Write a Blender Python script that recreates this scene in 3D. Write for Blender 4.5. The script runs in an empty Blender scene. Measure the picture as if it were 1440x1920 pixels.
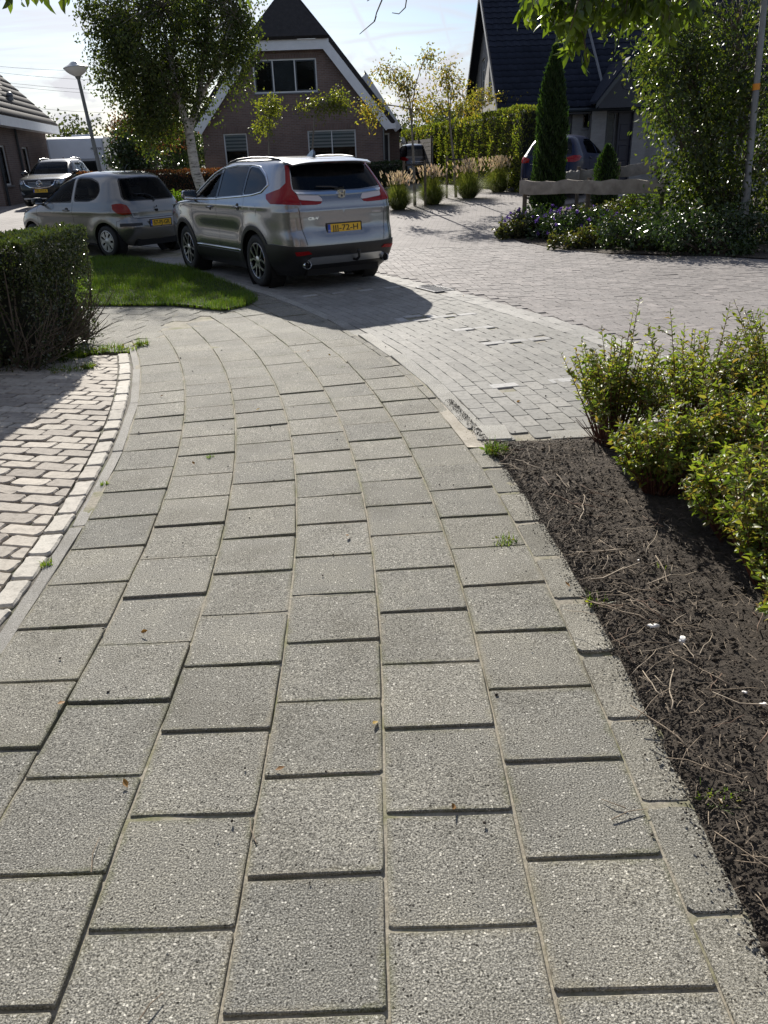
import bpy, bmesh, math, random
import numpy as np
from mathutils import Vector, Matrix, Euler
from mathutils.geometry import delaunay_2d_cdt, tessellate_polygon

random.seed(7)
RNG = np.random.default_rng(11)
R = math.radians
SC = bpy.context.scene
COL = SC.collection

# ------------------------------------------------------------------ camera
CAM_H, CAM_F, CAM_P, CAM_R = 1.45, 1440.0, R(24.713), R(-1.93)
cam_data = bpy.data.cameras.new('camera')
cam = bpy.data.objects.new('camera', cam_data)
COL.objects.link(cam)
cam_data.sensor_fit = 'VERTICAL'
cam_data.sensor_height = 32.0
cam_data.sensor_width = 24.0
cam_data.lens = 24.0
cam_data.clip_start = 0.05
cam_data.clip_end = 3000.0
cam.matrix_world = Matrix.Translation((0, 0, CAM_H)) @ Matrix.Rotation(math.pi / 2 - CAM_P, 4, 'X') @ Matrix.Rotation(CAM_R, 4, 'Z')
SC.camera = cam

# ------------------------------------------------------------------ sky and sun
SUN_EL, SUN_AZ = R(27.0), R(-12.0)          # azimuth measured from +Y towards +X
sun_dir = Vector((math.sin(SUN_AZ) * math.cos(SUN_EL), math.cos(SUN_AZ) * math.cos(SUN_EL), math.sin(SUN_EL)))
sun_data = bpy.data.lights.new('sun', 'SUN')
sun_data.energy = 5.0
sun_data.angle = R(0.53)
sun_data.color = (1.0, 0.945, 0.86)
sun = bpy.data.objects.new('sun', sun_data)
COL.objects.link(sun)
sun.rotation_euler = (-sun_dir).to_track_quat('-Z', 'Y').to_euler()

world = bpy.data.worlds.new('World')
SC.world = world
world.use_nodes = True
def build_world():
    nt = world.node_tree
    N, L = nt.nodes, nt.links
    N.clear()
    def nd(t, **kw):
        n = N.new(t)
        for k, v in kw.items():
            setattr(n, k, v)
        return n
    out = nd('ShaderNodeOutputWorld')
    bg = nd('ShaderNodeBackground')
    bg.inputs['Strength'].default_value = 0.0515
    sky = nd('ShaderNodeTexSky')
    sky.sky_type = 'NISHITA'
    sky.sun_disc = False
    sky.sun_elevation = SUN_EL
    sky.sun_rotation = SUN_AZ
    sky.altitude = 0.0
    sky.air_density = 1.0
    sky.dust_density = 0.5
    sky.ozone_density = 2.0
    tc = nd('ShaderNodeTexCoord')
    sep = nd('ShaderNodeSeparateXYZ')
    L.new(tc.outputs['Generated'], sep.inputs[0])
    def math_(op, a, b=None, c=None, clamp=False):
        m = nd('ShaderNodeMath', operation=op)
        m.use_clamp = clamp
        for i, q in enumerate((a, b, c)):
            if q is None:
                continue
            if isinstance(q, (int, float)):
                m.inputs[i].default_value = q
            else:
                L.new(q, m.inputs[i])
        return m.outputs[0]
    zc = math_('MAXIMUM', math_('ADD', sep.outputs['Z'], 0.10), 0.05)
    px = math_('DIVIDE', sep.outputs['X'], zc)
    py = math_('DIVIDE', sep.outputs['Y'], zc)
    comb = nd('ShaderNodeCombineXYZ')
    L.new(px, comb.inputs[0]); L.new(py, comb.inputs[1])
    # high thin streaks
    mp = nd('ShaderNodeMapping')
    mp.inputs['Rotation'].default_value = (0, 0, R(24))
    mp.inputs['Scale'].default_value = (0.55, 2.4, 1)
    L.new(comb.outputs[0], mp.inputs[0])
    n1 = nd('ShaderNodeTexNoise')
    n1.inputs['Scale'].default_value = 1.0
    n1.inputs['Detail'].default_value = 6
    n1.inputs['Roughness'].default_value = 0.62
    n1.inputs['Distortion'].default_value = 0.5
    L.new(mp.outputs[0], n1.inputs['Vector'])
    r1 = nd('ShaderNodeMapRange')
    r1.inputs['From Min'].default_value = 0.42
    r1.inputs['From Max'].default_value = 0.62
    r1.inputs['To Max'].default_value = 0.7
    L.new(n1.outputs['Fac'], r1.inputs['Value'])
    # low heaped clouds near the horizon
    mp2 = nd('ShaderNodeMapping')
    mp2.inputs['Scale'].default_value = (4.2, 4.2, 10.0)
    mp2.inputs['Location'].default_value = (3.1, 0.6, 0.2)
    L.new(tc.outputs['Generated'], mp2.inputs[0])
    n2 = nd('ShaderNodeTexNoise')
    n2.inputs['Scale'].default_value = 1.6
    n2.inputs['Detail'].default_value = 8
    n2.inputs['Roughness'].default_value = 0.55
    L.new(mp2.outputs[0], n2.inputs['Vector'])
    band = nd('ShaderNodeMapRange')
    band.inputs['From Min'].default_value = 0.21
    band.inputs['From Max'].default_value = 0.05
    band.inputs['To Min'].default_value = -0.16
    band.inputs['To Max'].default_value = 0.055
    L.new(sep.outputs['Z'], band.inputs['Value'])
    c2 = math_('ADD', n2.outputs['Fac'], band.outputs[0])
    r2 = nd('ShaderNodeMapRange')
    r2.inputs['From Min'].default_value = 0.52
    r2.inputs['From Max'].default_value = 0.60
    r2.inputs['To Max'].default_value = 0.95
    L.new(c2, r2.inputs['Value'])
    # contrails: thin arcs along great circles
    fac = math_('MAXIMUM', r1.outputs[0], r2.outputs[0])
    nw = nd('ShaderNodeTexNoise')
    nw.inputs['Scale'].default_value = 14.0
    nw.inputs['Detail'].default_value = 3
    L.new(tc.outputs['Generated'], nw.inputs['Vector'])
    wob = math_('MULTIPLY', math_('SUBTRACT', nw.outputs['Fac'], 0.5), 0.012)
    def pix_dir(u, v):
        x, y = (u - 720) / CAM_F, -(v - 960) / CAM_F
        c, s = math.cos(CAM_R), math.sin(CAM_R)
        X, Y = c * x - s * y, s * x + c * y
        return Vector((X, math.cos(CAM_P) + Y * math.sin(CAM_P), -math.sin(CAM_P) + Y * math.cos(CAM_P))).normalized()
    for (a, b, wd, st) in (((655, 0), (705, 95), 0.0045, 0.75), ((640, 78), (860, 52), 0.004, 0.6),
                           ((770, 8), (900, 32), 0.006, 0.5), ((824, 10), (838, 62), 0.004, 0.7)):
        da, db = pix_dir(*a), pix_dir(*b)
        nrm = da.cross(db).normalized()
        mid = (da + db).normalized()
        half = da.dot(mid)
        d1 = nd('ShaderNodeVectorMath', operation='DOT_PRODUCT')
        d1.inputs[1].default_value = nrm
        L.new(tc.outputs['Generated'], d1.inputs[0])
        d2 = nd('ShaderNodeVectorMath', operation='DOT_PRODUCT')
        d2.inputs[1].default_value = mid
        L.new(tc.outputs['Generated'], d2.inputs[0])
        dist = math_('ABSOLUTE', math_('ADD', d1.outputs['Value'], wob))
        s1 = nd('ShaderNodeMapRange')
        s1.inputs['From Min'].default_value = wd
        s1.inputs['From Max'].default_value = wd * 0.15
        s1.inputs['To Max'].default_value = st
        L.new(dist, s1.inputs['Value'])
        s2 = nd('ShaderNodeMapRange')
        s2.inputs['From Min'].default_value = half - 0.0012
        s2.inputs['From Max'].default_value = half + 0.0006
        L.new(d2.outputs['Value'], s2.inputs['Value'])
        fac = math_('MAXIMUM', fac, math_('MULTIPLY', s1.outputs[0], s2.outputs[0]))
    # clouds are lit by the sky behind and the sun: brighter towards the sun
    ds = nd('ShaderNodeVectorMath', operation='DOT_PRODUCT')
    ds.inputs[1].default_value = sun_dir
    L.new(tc.outputs['Generated'], ds.inputs[0])
    glow = math_('POWER', math_('MAXIMUM', ds.outputs['Value'], 0.0), 12.0)
    cb = math_('ADD', 7.4, math_('MULTIPLY', glow, 3.5))
    cc = nd('ShaderNodeCombineXYZ')
    L.new(cb, cc.inputs[0])
    L.new(math_('MULTIPLY', cb, 1.0), cc.inputs[1])
    L.new(math_('MULTIPLY', cb, 1.06), cc.inputs[2])
    mix = nd('ShaderNodeMix', data_type='RGBA')
    L.new(math_('MINIMUM', fac, 1.0), mix.inputs['Factor'])
    wbm = nd('ShaderNodeMix', data_type='RGBA')
    wbm.blend_type = 'MULTIPLY'
    wbm.inputs['Factor'].default_value = 1.0
    L.new(sky.outputs[0], wbm.inputs['A'])
    wbm.inputs['B'].default_value = (0.90, 0.965, 1.10, 1)
    L.new(wbm.outputs['Result'], mix.inputs['A'])
    L.new(cc.outputs[0], mix.inputs['B'])
    L.new(mix.outputs['Result'], bg.inputs['Color'])
    L.new(bg.outputs[0], out.inputs[0])
build_world()

vs = SC.view_settings
vs.view_transform = 'Standard'
vs.look = 'None'
vs.exposure = 0.82
vs.gamma = 1.0
vs.use_curve_mapping = False
SC.cycles.use_denoising = True
SC.cycles.max_bounces = 8
SC.cycles.transparent_max_bounces = 16
SC.cycles.sample_clamp_indirect = 6.0

# ------------------------------------------------------------------ pixel -> place
def ray(u, v):
    x, y = (u - 720) / CAM_F, -(v - 960) / CAM_F
    c, s = math.cos(CAM_R), math.sin(CAM_R)
    X, Y = c * x - s * y, s * x + c * y
    return (X, math.cos(CAM_P) + Y * math.sin(CAM_P), -math.sin(CAM_P) + Y * math.cos(CAM_P))
def smooth(a, b, t):
    t = min(1.0, max(0.0, (t - a) / (b - a)))
    return t * t * (3 - 2 * t)
def gz(y):                                   # lie of the land: a slight dip at the bays, rising to the gardens
    return -0.06 * smooth(5.0, 9.0, y) + 0.44 * smooth(14.0, 27.0, y)
def gzv(y):
    def sm(a, b):
        t = np.clip((y - a) / (b - a), 0, 1)
        return t * t * (3 - 2 * t)
    return -0.06 * sm(5.0, 9.0) + 0.44 * sm(14.0, 27.0)
def gp(u, v, dz=0.0):                        # where the line of sight meets the ground
    d = ray(u, v)
    z = 0.0
    for _ in range(40):
        t = (z - CAM_H) / d[2]
        z = 0.6 * z + 0.4 * (gz(d[1] * t) + dz)
    return Vector((d[0] * t, d[1] * t, z))
def wp(u, v, Y):                             # the point on that line of sight at depth Y
    d = ray(u, v)
    t = Y / d[1]
    return Vector((d[0] * t, Y, CAM_H + d[2] * t))

# ------------------------------------------------------------------ scene helpers
def setp(o, label=None, cat=None, group=None, kind=None):
    if label: o['label'] = label
    if cat: o['category'] = cat
    if group: o['group'] = group
    if kind: o['kind'] = kind
    return o
def thing(name, label, cat, loc=(0, 0, 0), rotz=0.0, group=None, scale=1.0):
    o = bpy.data.objects.new(name, None)
    o.empty_display_size = 0.2
    COL.objects.link(o)
    o.location = loc
    o.rotation_euler = (0, 0, rotz)
    o.scale = (scale,) * 3
    return setp(o, label, cat, group)
def link(name, me, parent=None, world=False):
    o = bpy.data.objects.new(name, me)
    COL.objects.link(o)
    if parent is not None:
        o.parent = parent
        if world:
            o.location = -Vector(parent.location)
            p = parent.parent
            while p is not None:
                o.location -= Vector(p.location)
                p = p.parent
    return o
def copy_tree(o, parent=None):
    c = o.copy()
    COL.objects.link(c)
    c.parent = parent
    for ch in list(o.children):
        copy_tree(ch, c)
    return c

class MB:
    """collects shapes; build() links them as one mesh object"""
    def __init__(s):
        s.v, s.f, s.m = [], [], []
        s.cur = 0
    def add(s, vs_, fs):
        b = len(s.v)
        s.v.extend([tuple(p) for p in vs_])
        s.f.extend([tuple(i + b for i in f) for f in fs])
        s.m.extend([s.cur] * len(fs))
        return s
    def box(s, c, size, rz=0.0, rx=0.0, ry=0.0, taper=1.0):
        hx, hy, hz = size[0] / 2, size[1] / 2, size[2] / 2
        M = Euler((rx, ry, rz)).to_matrix()
        P = []
        for z, k in ((-hz, 1.0), (hz, taper)):
            for x, y in ((-hx, -hy), (hx, -hy), (hx, hy), (-hx, hy)):
                P.append(Vector(c) + M @ Vector((x * k, y * k, z)))
        return s.add(P, [(3, 2, 1, 0), (4, 5, 6, 7), (0, 1, 5, 4), (1, 2, 6, 5), (2, 3, 7, 6), (3, 0, 4, 7)])
    def bbox(s, c, size, b=0.01, rz=0.0, rx=0.0, ry=0.0):          # box with bevelled edges on top and sides
        hx, hy, hz = size[0] / 2, size[1] / 2, size[2] / 2
        M = Euler((rx, ry, rz)).to_matrix()
        rings = [(-hz, b), (-hz + b, 0), (hz - b, 0), (hz, b)]
        P, F = [], []
        for z, q in rings:
            x, y = hx - q, hy - q
            e = b * 0.6
            ring = [(-x + e, -y), (x - e, -y), (x, -y + e), (x, y - e), (x - e, y), (-x + e, y), (-x, y - e), (-x, -y + e)]
            P += [Vector(c) + M @ Vector((p[0], p[1], z)) for p in ring]
        for k in range(3):
            for i in range(8):
                j = (i + 1) % 8
                F.append((k * 8 + i, k * 8 + j, k * 8 + 8 + j, k * 8 + 8 + i))
        F.append(tuple(range(7, -1, -1)))
        F.append(tuple(range(24, 32)))
        return s.add(P, F)
    def tube(s, pts, rad, n=8, cap=True, squash=None):
        pts = [Vector(p) for p in pts]
        if isinstance(rad, (int, float)):
            rad = [rad] * len(pts)
        P, F = [], []
        up = None
        for i, p in enumerate(pts):
            d = (pts[min(i + 1, len(pts) - 1)] - pts[max(i - 1, 0)])
            if d.length < 1e-9:
                d = Vector((0, 0, 1))
            d.normalize()
            if up is None:
                up = d.orthogonal().normalized()
            up = (up - d * up.dot(d))
            if up.length < 1e-6:
                up = d.orthogonal()
            up.normalize()
            sd = d.cross(up)
            for k in range(n):
                a = 2 * math.pi * k / n
                P.append(p + (up * math.cos(a) + sd * math.sin(a)) * rad[i])
        for i in range(len(pts) - 1):
            for k in range(n):
                j = (k + 1) % n
                F.append((i * n + k, i * n + j, i * n + n + j, i * n + n + k))
        if cap:
            F.append(tuple(range(n - 1, -1, -1)))
            b = (len(pts) - 1) * n
            F.append(tuple(range(b, b + n)))
        return s.add(P, F)
    def lathe(s, prof, n=24, origin=(0, 0, 0), axis='Z', closed=False):
        """prof: list of (r, h) along the axis"""
        P, F = [], []
        for r, h in prof:
            for k in range(n):
                a = 2 * math.pi * k / n
                x, y = r * math.cos(a), r * math.sin(a)
                q = (x, y, h) if axis == 'Z' else ((x, h, y) if axis == 'Y' else (h, x, y))
                P.append(Vector(origin) + Vector(q))
        m = len(prof)
        for i in range(m - 1 + (1 if closed else 0)):
            i2 = (i + 1) % m
            for k in range(n):
                j = (k + 1) % n
                F.append((i * n + k, i * n + j, i2 * n + j, i2 * n + k))
        return s.add(P, F)
    def prism(s, poly, lift, base=None):
        """poly: list of 3-D points (one face, any plane), lift: vector to extrude along"""
        n = len(poly)
        P = [Vector(p) for p in poly]
        lift = Vector(lift)
        P2 = [p + lift for p in P]
        F = [tuple(range(n - 1, -1, -1)), tuple(range(n, 2 * n))]
        for i in range(n):
            j = (i + 1) % n
            F.append((i, j, n + j, n + i))
        return s.add(P + P2, F)
    def mesh(s, name, mats, smooth=False, recalc=True):
        me = bpy.data.meshes.new(name)
        me.from_pydata(s.v, [], s.f)
        for m in (mats if isinstance(mats, (list, tuple)) else [mats]):
            me.materials.append(m)
        if any(s.m):
            me.polygons.foreach_set('material_index', s.m)
        if recalc:
            bm = bmesh.new()
            bm.from_mesh(me)
            bmesh.ops.recalc_face_normals(bm, faces=bm.faces)
            bm.to_mesh(me)
            bm.free()
        if smooth:
            me.shade_smooth()
            if smooth != 'all':
                me.set_sharp_from_angle(angle=R(smooth if smooth is not True else 35))
        me.update()
        return me
    def build(s, name, mats, parent=None, smooth=False, world=False, recalc=True):
        return link(name, s.mesh(name, mats, smooth, recalc), parent, world)

def np_mesh(name, V, F, mat, smooth=False):
    """V (n,3), F (m,k) numpy"""
    me = bpy.data.meshes.new(name)
    V = np.asarray(V, dtype=np.float32)
    F = np.asarray(F, dtype=np.int32)
    k = F.shape[1]
    me.vertices.add(len(V))
    me.vertices.foreach_set('co', V.ravel())
    me.loops.add(F.size)
    me.loops.foreach_set('vertex_index', F.ravel())
    me.polygons.add(len(F))
    me.polygons.foreach_set('loop_start', np.arange(0, F.size, k, dtype=np.int32))
    me.polygons.foreach_set('loop_total', np.full(len(F), k, dtype=np.int32))
    if smooth:
        me.polygons.foreach_set('use_smooth', np.ones(len(F), dtype=bool))
    me.materials.append(mat)
    me.update(calc_edges=True)
    return me

def in_poly(P, poly):
    """vectorised point in polygon"""
    x, y = P[:, 0], P[:, 1]
    ins = np.zeros(len(P), bool)
    n = len(poly)
    for i in range(n):
        x1, y1 = poly[i][:2]
        x2, y2 = poly[(i + 1) % n][:2]
        if y1 == y2:
            continue
        c = ((y1 > y) != (y2 > y)) & (x < (x2 - x1) * (y - y1) / (y2 - y1) + x1)
        ins ^= c
    return ins

# ------------------------------------------------------------------ materials
def M_(name):
    m = bpy.data.materials.new(name)
    m.use_nodes = True
    nt = m.node_tree
    b = nt.nodes['Principled BSDF']
    return m, nt.nodes, nt.links, b
def ramp(N, stops):
    r = N.new('ShaderNodeValToRGB')
    e = r.color_ramp.elements
    while len(e) < len(stops):
        e.new(0.5)
    for q, (p, c) in zip(e, stops):
        q.position = p
        q.color = (*c, 1) if len(c) == 3 else c
    return r
def mixc(N, L, f, a, b, mode='MIX'):
    m = N.new('ShaderNodeMix')
    m.data_type = 'RGBA'
    m.blend_type = mode
    for key, q in (('Factor', f), ('A', a), ('B', b)):
        i = m.inputs[key] if key == 'Factor' else [x for x in m.inputs if x.name == key and x.type == 'RGBA'][0]
        if isinstance(q, (int, float)):
            i.default_value = q
        elif isinstance(q, (tuple, list)):
            i.default_value = (*q, 1) if len(q) == 3 else q
        else:
            L.new(q, i)
    return [o for o in m.outputs if o.type == 'RGBA'][0]
def noise(N, L, scale, detail=4, rough=0.55, coord=None, dist=0.0):
    n = N.new('ShaderNodeTexNoise')
    n.inputs['Scale'].default_value = scale
    n.inputs['Detail'].default_value = detail
    n.inputs['Roughness'].default_value = rough
    n.inputs['Distortion'].default_value = dist
    if coord is not None:
        L.new(coord, n.inputs['Vector'])
    return n
def pos_coord(N):
    return N.new('ShaderNodeNewGeometry').outputs['Position']
def obj_coord(N):
    return N.new('ShaderNodeTexCoord').outputs['Object']
def bump(N, L, b, h, strength=0.3, dist=0.01):
    k = N.new('ShaderNodeBump')
    k.inputs['Strength'].default_value = strength
    k.inputs['Distance'].default_value = dist
    L.new(h, k.inputs['Height'])
    L.new(k.outputs[0], b.inputs['Normal'])
    return k
def rnd_value(N, L):
    """0..1, differs by object and by loose piece of a mesh"""
    g = N.new('ShaderNodeNewGeometry')
    o = N.new('ShaderNodeObjectInfo')
    a = N.new('ShaderNodeMath'); a.operation = 'ADD'
    L.new(g.outputs['Random Per Island'], a.inputs[0])
    L.new(o.outputs['Random'], a.inputs[1])
    f = N.new('ShaderNodeMath'); f.operation = 'FRACT'
    L.new(a.outputs[0], f.inputs[0])
    return f.outputs[0]
def plain(name, col, rough=0.5, metal=0.0, var=0.0, scale=8.0, bmp=0.0, bscale=60.0, spec=0.5, coat=0.0):
    m, N, L, b = M_(name)
    b.inputs['Base Color'].default_value = (*col, 1)
    b.inputs['Roughness'].default_value = rough
    b.inputs['Metallic'].default_value = metal
    b.inputs['Specular IOR Level'].default_value = spec
    if coat:
        b.inputs['Coat Weight'].default_value = coat
        b.inputs['Coat Roughness'].default_value = 0.04
    if var:
        n = noise(N, L, scale, 5, 0.6, obj_coord(N))
        r = ramp(N, [(0.25, tuple(c * (1 - var) for c in col)), (0.75, tuple(min(1, c * (1 + var)) for c in col))])
        L.new(n.outputs['Fac'], r.inputs[0])
        L.new(r.outputs[0], b.inputs['Base Color'])
    if bmp:
        n = noise(N, L, bscale, 4, 0.6, obj_coord(N))
        bump(N, L, b, n.outputs['Fac'], bmp, 0.01)
    return m
def leaf_mat(name, cols, trans=0.45, rough=0.45, gloss=0.5, tcol=None):
    """cols: list of colours picked at random per leaf; light shines through"""
    m, N, L, b = M_(name)
    N.remove(b)
    out = N['Material Output']
    rv = rnd_value(N, L)
    stops = [(i / max(1, len(cols) - 1), c) for i, c in enumerate(cols)]
    r = ramp(N, stops)
    L.new(rv, r.inputs[0])
    n = noise(N, L, 1.7, 2, 0.5, pos_coord(N))
    mul = N.new('ShaderNodeMapRange')
    mul.inputs['From Min'].default_value = 0.3
    mul.inputs['From Max'].default_value = 0.7
    mul.inputs['To Min'].default_value = 0.75
    mul.inputs['To Max'].default_value = 1.25
    L.new(n.outputs['Fac'], mul.inputs['Value'])
    col = mixc(N, L, 1.0, r.outputs[0], mul.outputs[0], 'MULTIPLY')
    p = N.new('ShaderNodeBsdfPrincipled')
    L.new(col, p.inputs['Base Color'])
    p.inputs['Roughness'].default_value = rough
    p.inputs['Specular IOR Level'].default_value = gloss
    t = N.new('ShaderNodeBsdfTranslucent')
    if tcol is None:
        tcol = (1.7, 1.75, 0.55)
    tc_ = mixc(N, L, 1.0, col, tcol, 'MULTIPLY')
    L.new(tc_, t.inputs['Color'])
    mx = N.new('ShaderNodeMixShader')
    mx.inputs[0].default_value = trans
    L.new(p.outputs[0], mx.inputs[1])
    L.new(t.outputs[0], mx.inputs[2])
    L.new(mx.outputs[0], out.inputs['Surface'])
    return m
def glass_mat(name, tint=(0.25, 0.28, 0.3), clear=0.5, rough=0.02):
    m, N, L, b = M_(name)
    out = N['Material Output']
    b.inputs['Base Color'].default_value = (0.004, 0.005, 0.006, 1)
    b.inputs['Roughness'].default_value = rough
    b.inputs['Specular IOR Level'].default_value = 0.55
    t = N.new('ShaderNodeBsdfTransparent')
    t.inputs['Color'].default_value = (*tint, 1)
    f = N.new('ShaderNodeFresnel')
    f.inputs['IOR'].default_value = 1.5
    inv = N.new('ShaderNodeMath'); inv.operation = 'SUBTRACT'
    inv.inputs[0].default_value = 1.0
    L.new(f.outputs[0], inv.inputs[1])
    k = N.new('ShaderNodeMath'); k.operation = 'MULTIPLY'
    k.inputs[1].default_value = clear
    L.new(inv.outputs[0], k.inputs[0])
    mx = N.new('ShaderNodeMixShader')
    L.new(k.outputs[0], mx.inputs[0])
    L.new(b.outputs[0], mx.inputs[1])
    L.new(t.outputs[0], mx.inputs[2])
    L.new(mx.outputs[0], out.inputs['Surface'])
    return m
# ------------------------------------------------------------------ the curved layout: s along the pavement, d across it
ARC_R, ARC_Y0, ARC_X0 = 16.0, 1.8, -0.34
def sdp(s, d):
    if s < 0:
        return (ARC_X0 + d, ARC_Y0 + s, 0.0)
    a = s / ARC_R
    return (ARC_X0 - ARC_R + (ARC_R + d) * math.cos(a), ARC_Y0 + (ARC_R + d) * math.sin(a), a)
def xy_sd(x, y):
    if y < ARC_Y0:
        return y - ARC_Y0, x - ARC_X0
    dx, dy = x - ARC_X0 + ARC_R, y - ARC_Y0
    return ARC_R * math.atan2(dy, dx), math.hypot(dx, dy) - ARC_R
def pix(x, y, z):
    f = (y * math.cos(CAM_P) - (z - CAM_H) * math.sin(CAM_P))
    if f < 0.05:
        return (-9999, -9999)
    X, Y = x / f, (y * math.sin(CAM_P) + (z - CAM_H) * math.cos(CAM_P)) / f
    c, s = math.cos(CAM_R), math.sin(CAM_R)
    return (720 + (c * X + s * Y) * CAM_F, 960 - (-s * X + c * Y) * CAM_F)
def seen(x, y, z=0.0, m=260):
    u, v = pix(x, y, z)
    return -m < u < 1440 + m and -m < v < 1920 + m * 0.6

def fbm(x, y, seed=0, octs=5, f0=1.0, gain=0.55):
    r = np.random.default_rng(seed)
    out = np.zeros_like(x)
    amp, f = 1.0, f0
    for _ in range(octs):
        acc = 0
        for _k in range(5):
            a, p = r.uniform(0, 2 * math.pi, 2)
            ff = f * r.uniform(0.7, 1.4)
            acc = acc + np.sin((x * math.cos(a) + y * math.sin(a)) * ff + p)
        out += amp * acc / 3.2
        amp *= gain
        f *= 2.07
    return out

def sheet(name, poly, dz, mat, step=0.6, parent=None, kind='structure', hfun=None):
    """a ground sheet over the polygon, following the lie of the land"""
    poly = [tuple(p[:2]) for p in poly]
    B = []
    for i in range(len(poly)):
        a, b = Vector(poly[i]), Vector(poly[(i + 1) % len(poly)])
        k = max(1, int((b - a).length / step))
        B += [a.lerp(b, j / k) for j in range(k)]
    xs, ys = [p[0] for p in B], [p[1] for p in B]
    gx, gy = np.meshgrid(np.arange(min(xs) + step * .5, max(xs), step), np.arange(min(ys) + step * .5, max(ys), step))
    P = np.stack([gx.ravel(), gy.ravel()], 1)
    P = P[in_poly(P, poly)]
    Bn = np.array([tuple(b) for b in B])
    if len(P):
        keep = np.ones(len(P), bool)
        for q in Bn:
            keep &= (np.abs(P[:, 0] - q[0]) + np.abs(P[:, 1] - q[1])) > step * 0.35
        P = P[keep]
    allv = [Vector(b) for b in B] + [Vector(p) for p in P.tolist()]
    n = len(B)
    vo, eo, fo, *_ = delaunay_2d_cdt(allv, [(i, (i + 1) % n) for i in range(n)], [], 1, 1e-6)
    V = np.array([(v[0], v[1], 0) for v in vo])
    V[:, 2] = gzv(V[:, 1]) + dz
    if hfun is not None:
        V[:, 2] += hfun(V)
    F = []
    for f in fo:
        a, b, c = f[:3]
        cr = (V[b, 0] - V[a, 0]) * (V[c, 1] - V[a, 1]) - (V[b, 1] - V[a, 1]) * (V[c, 0] - V[a, 0])
        F.append((a, b, c) if cr > 0 else (a, c, b))
    me = np_mesh(name, V, F, mat, smooth=True)
    o = link(name, me, parent)
    if parent is None:
        setp(o, kind=kind)
    return o

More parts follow.
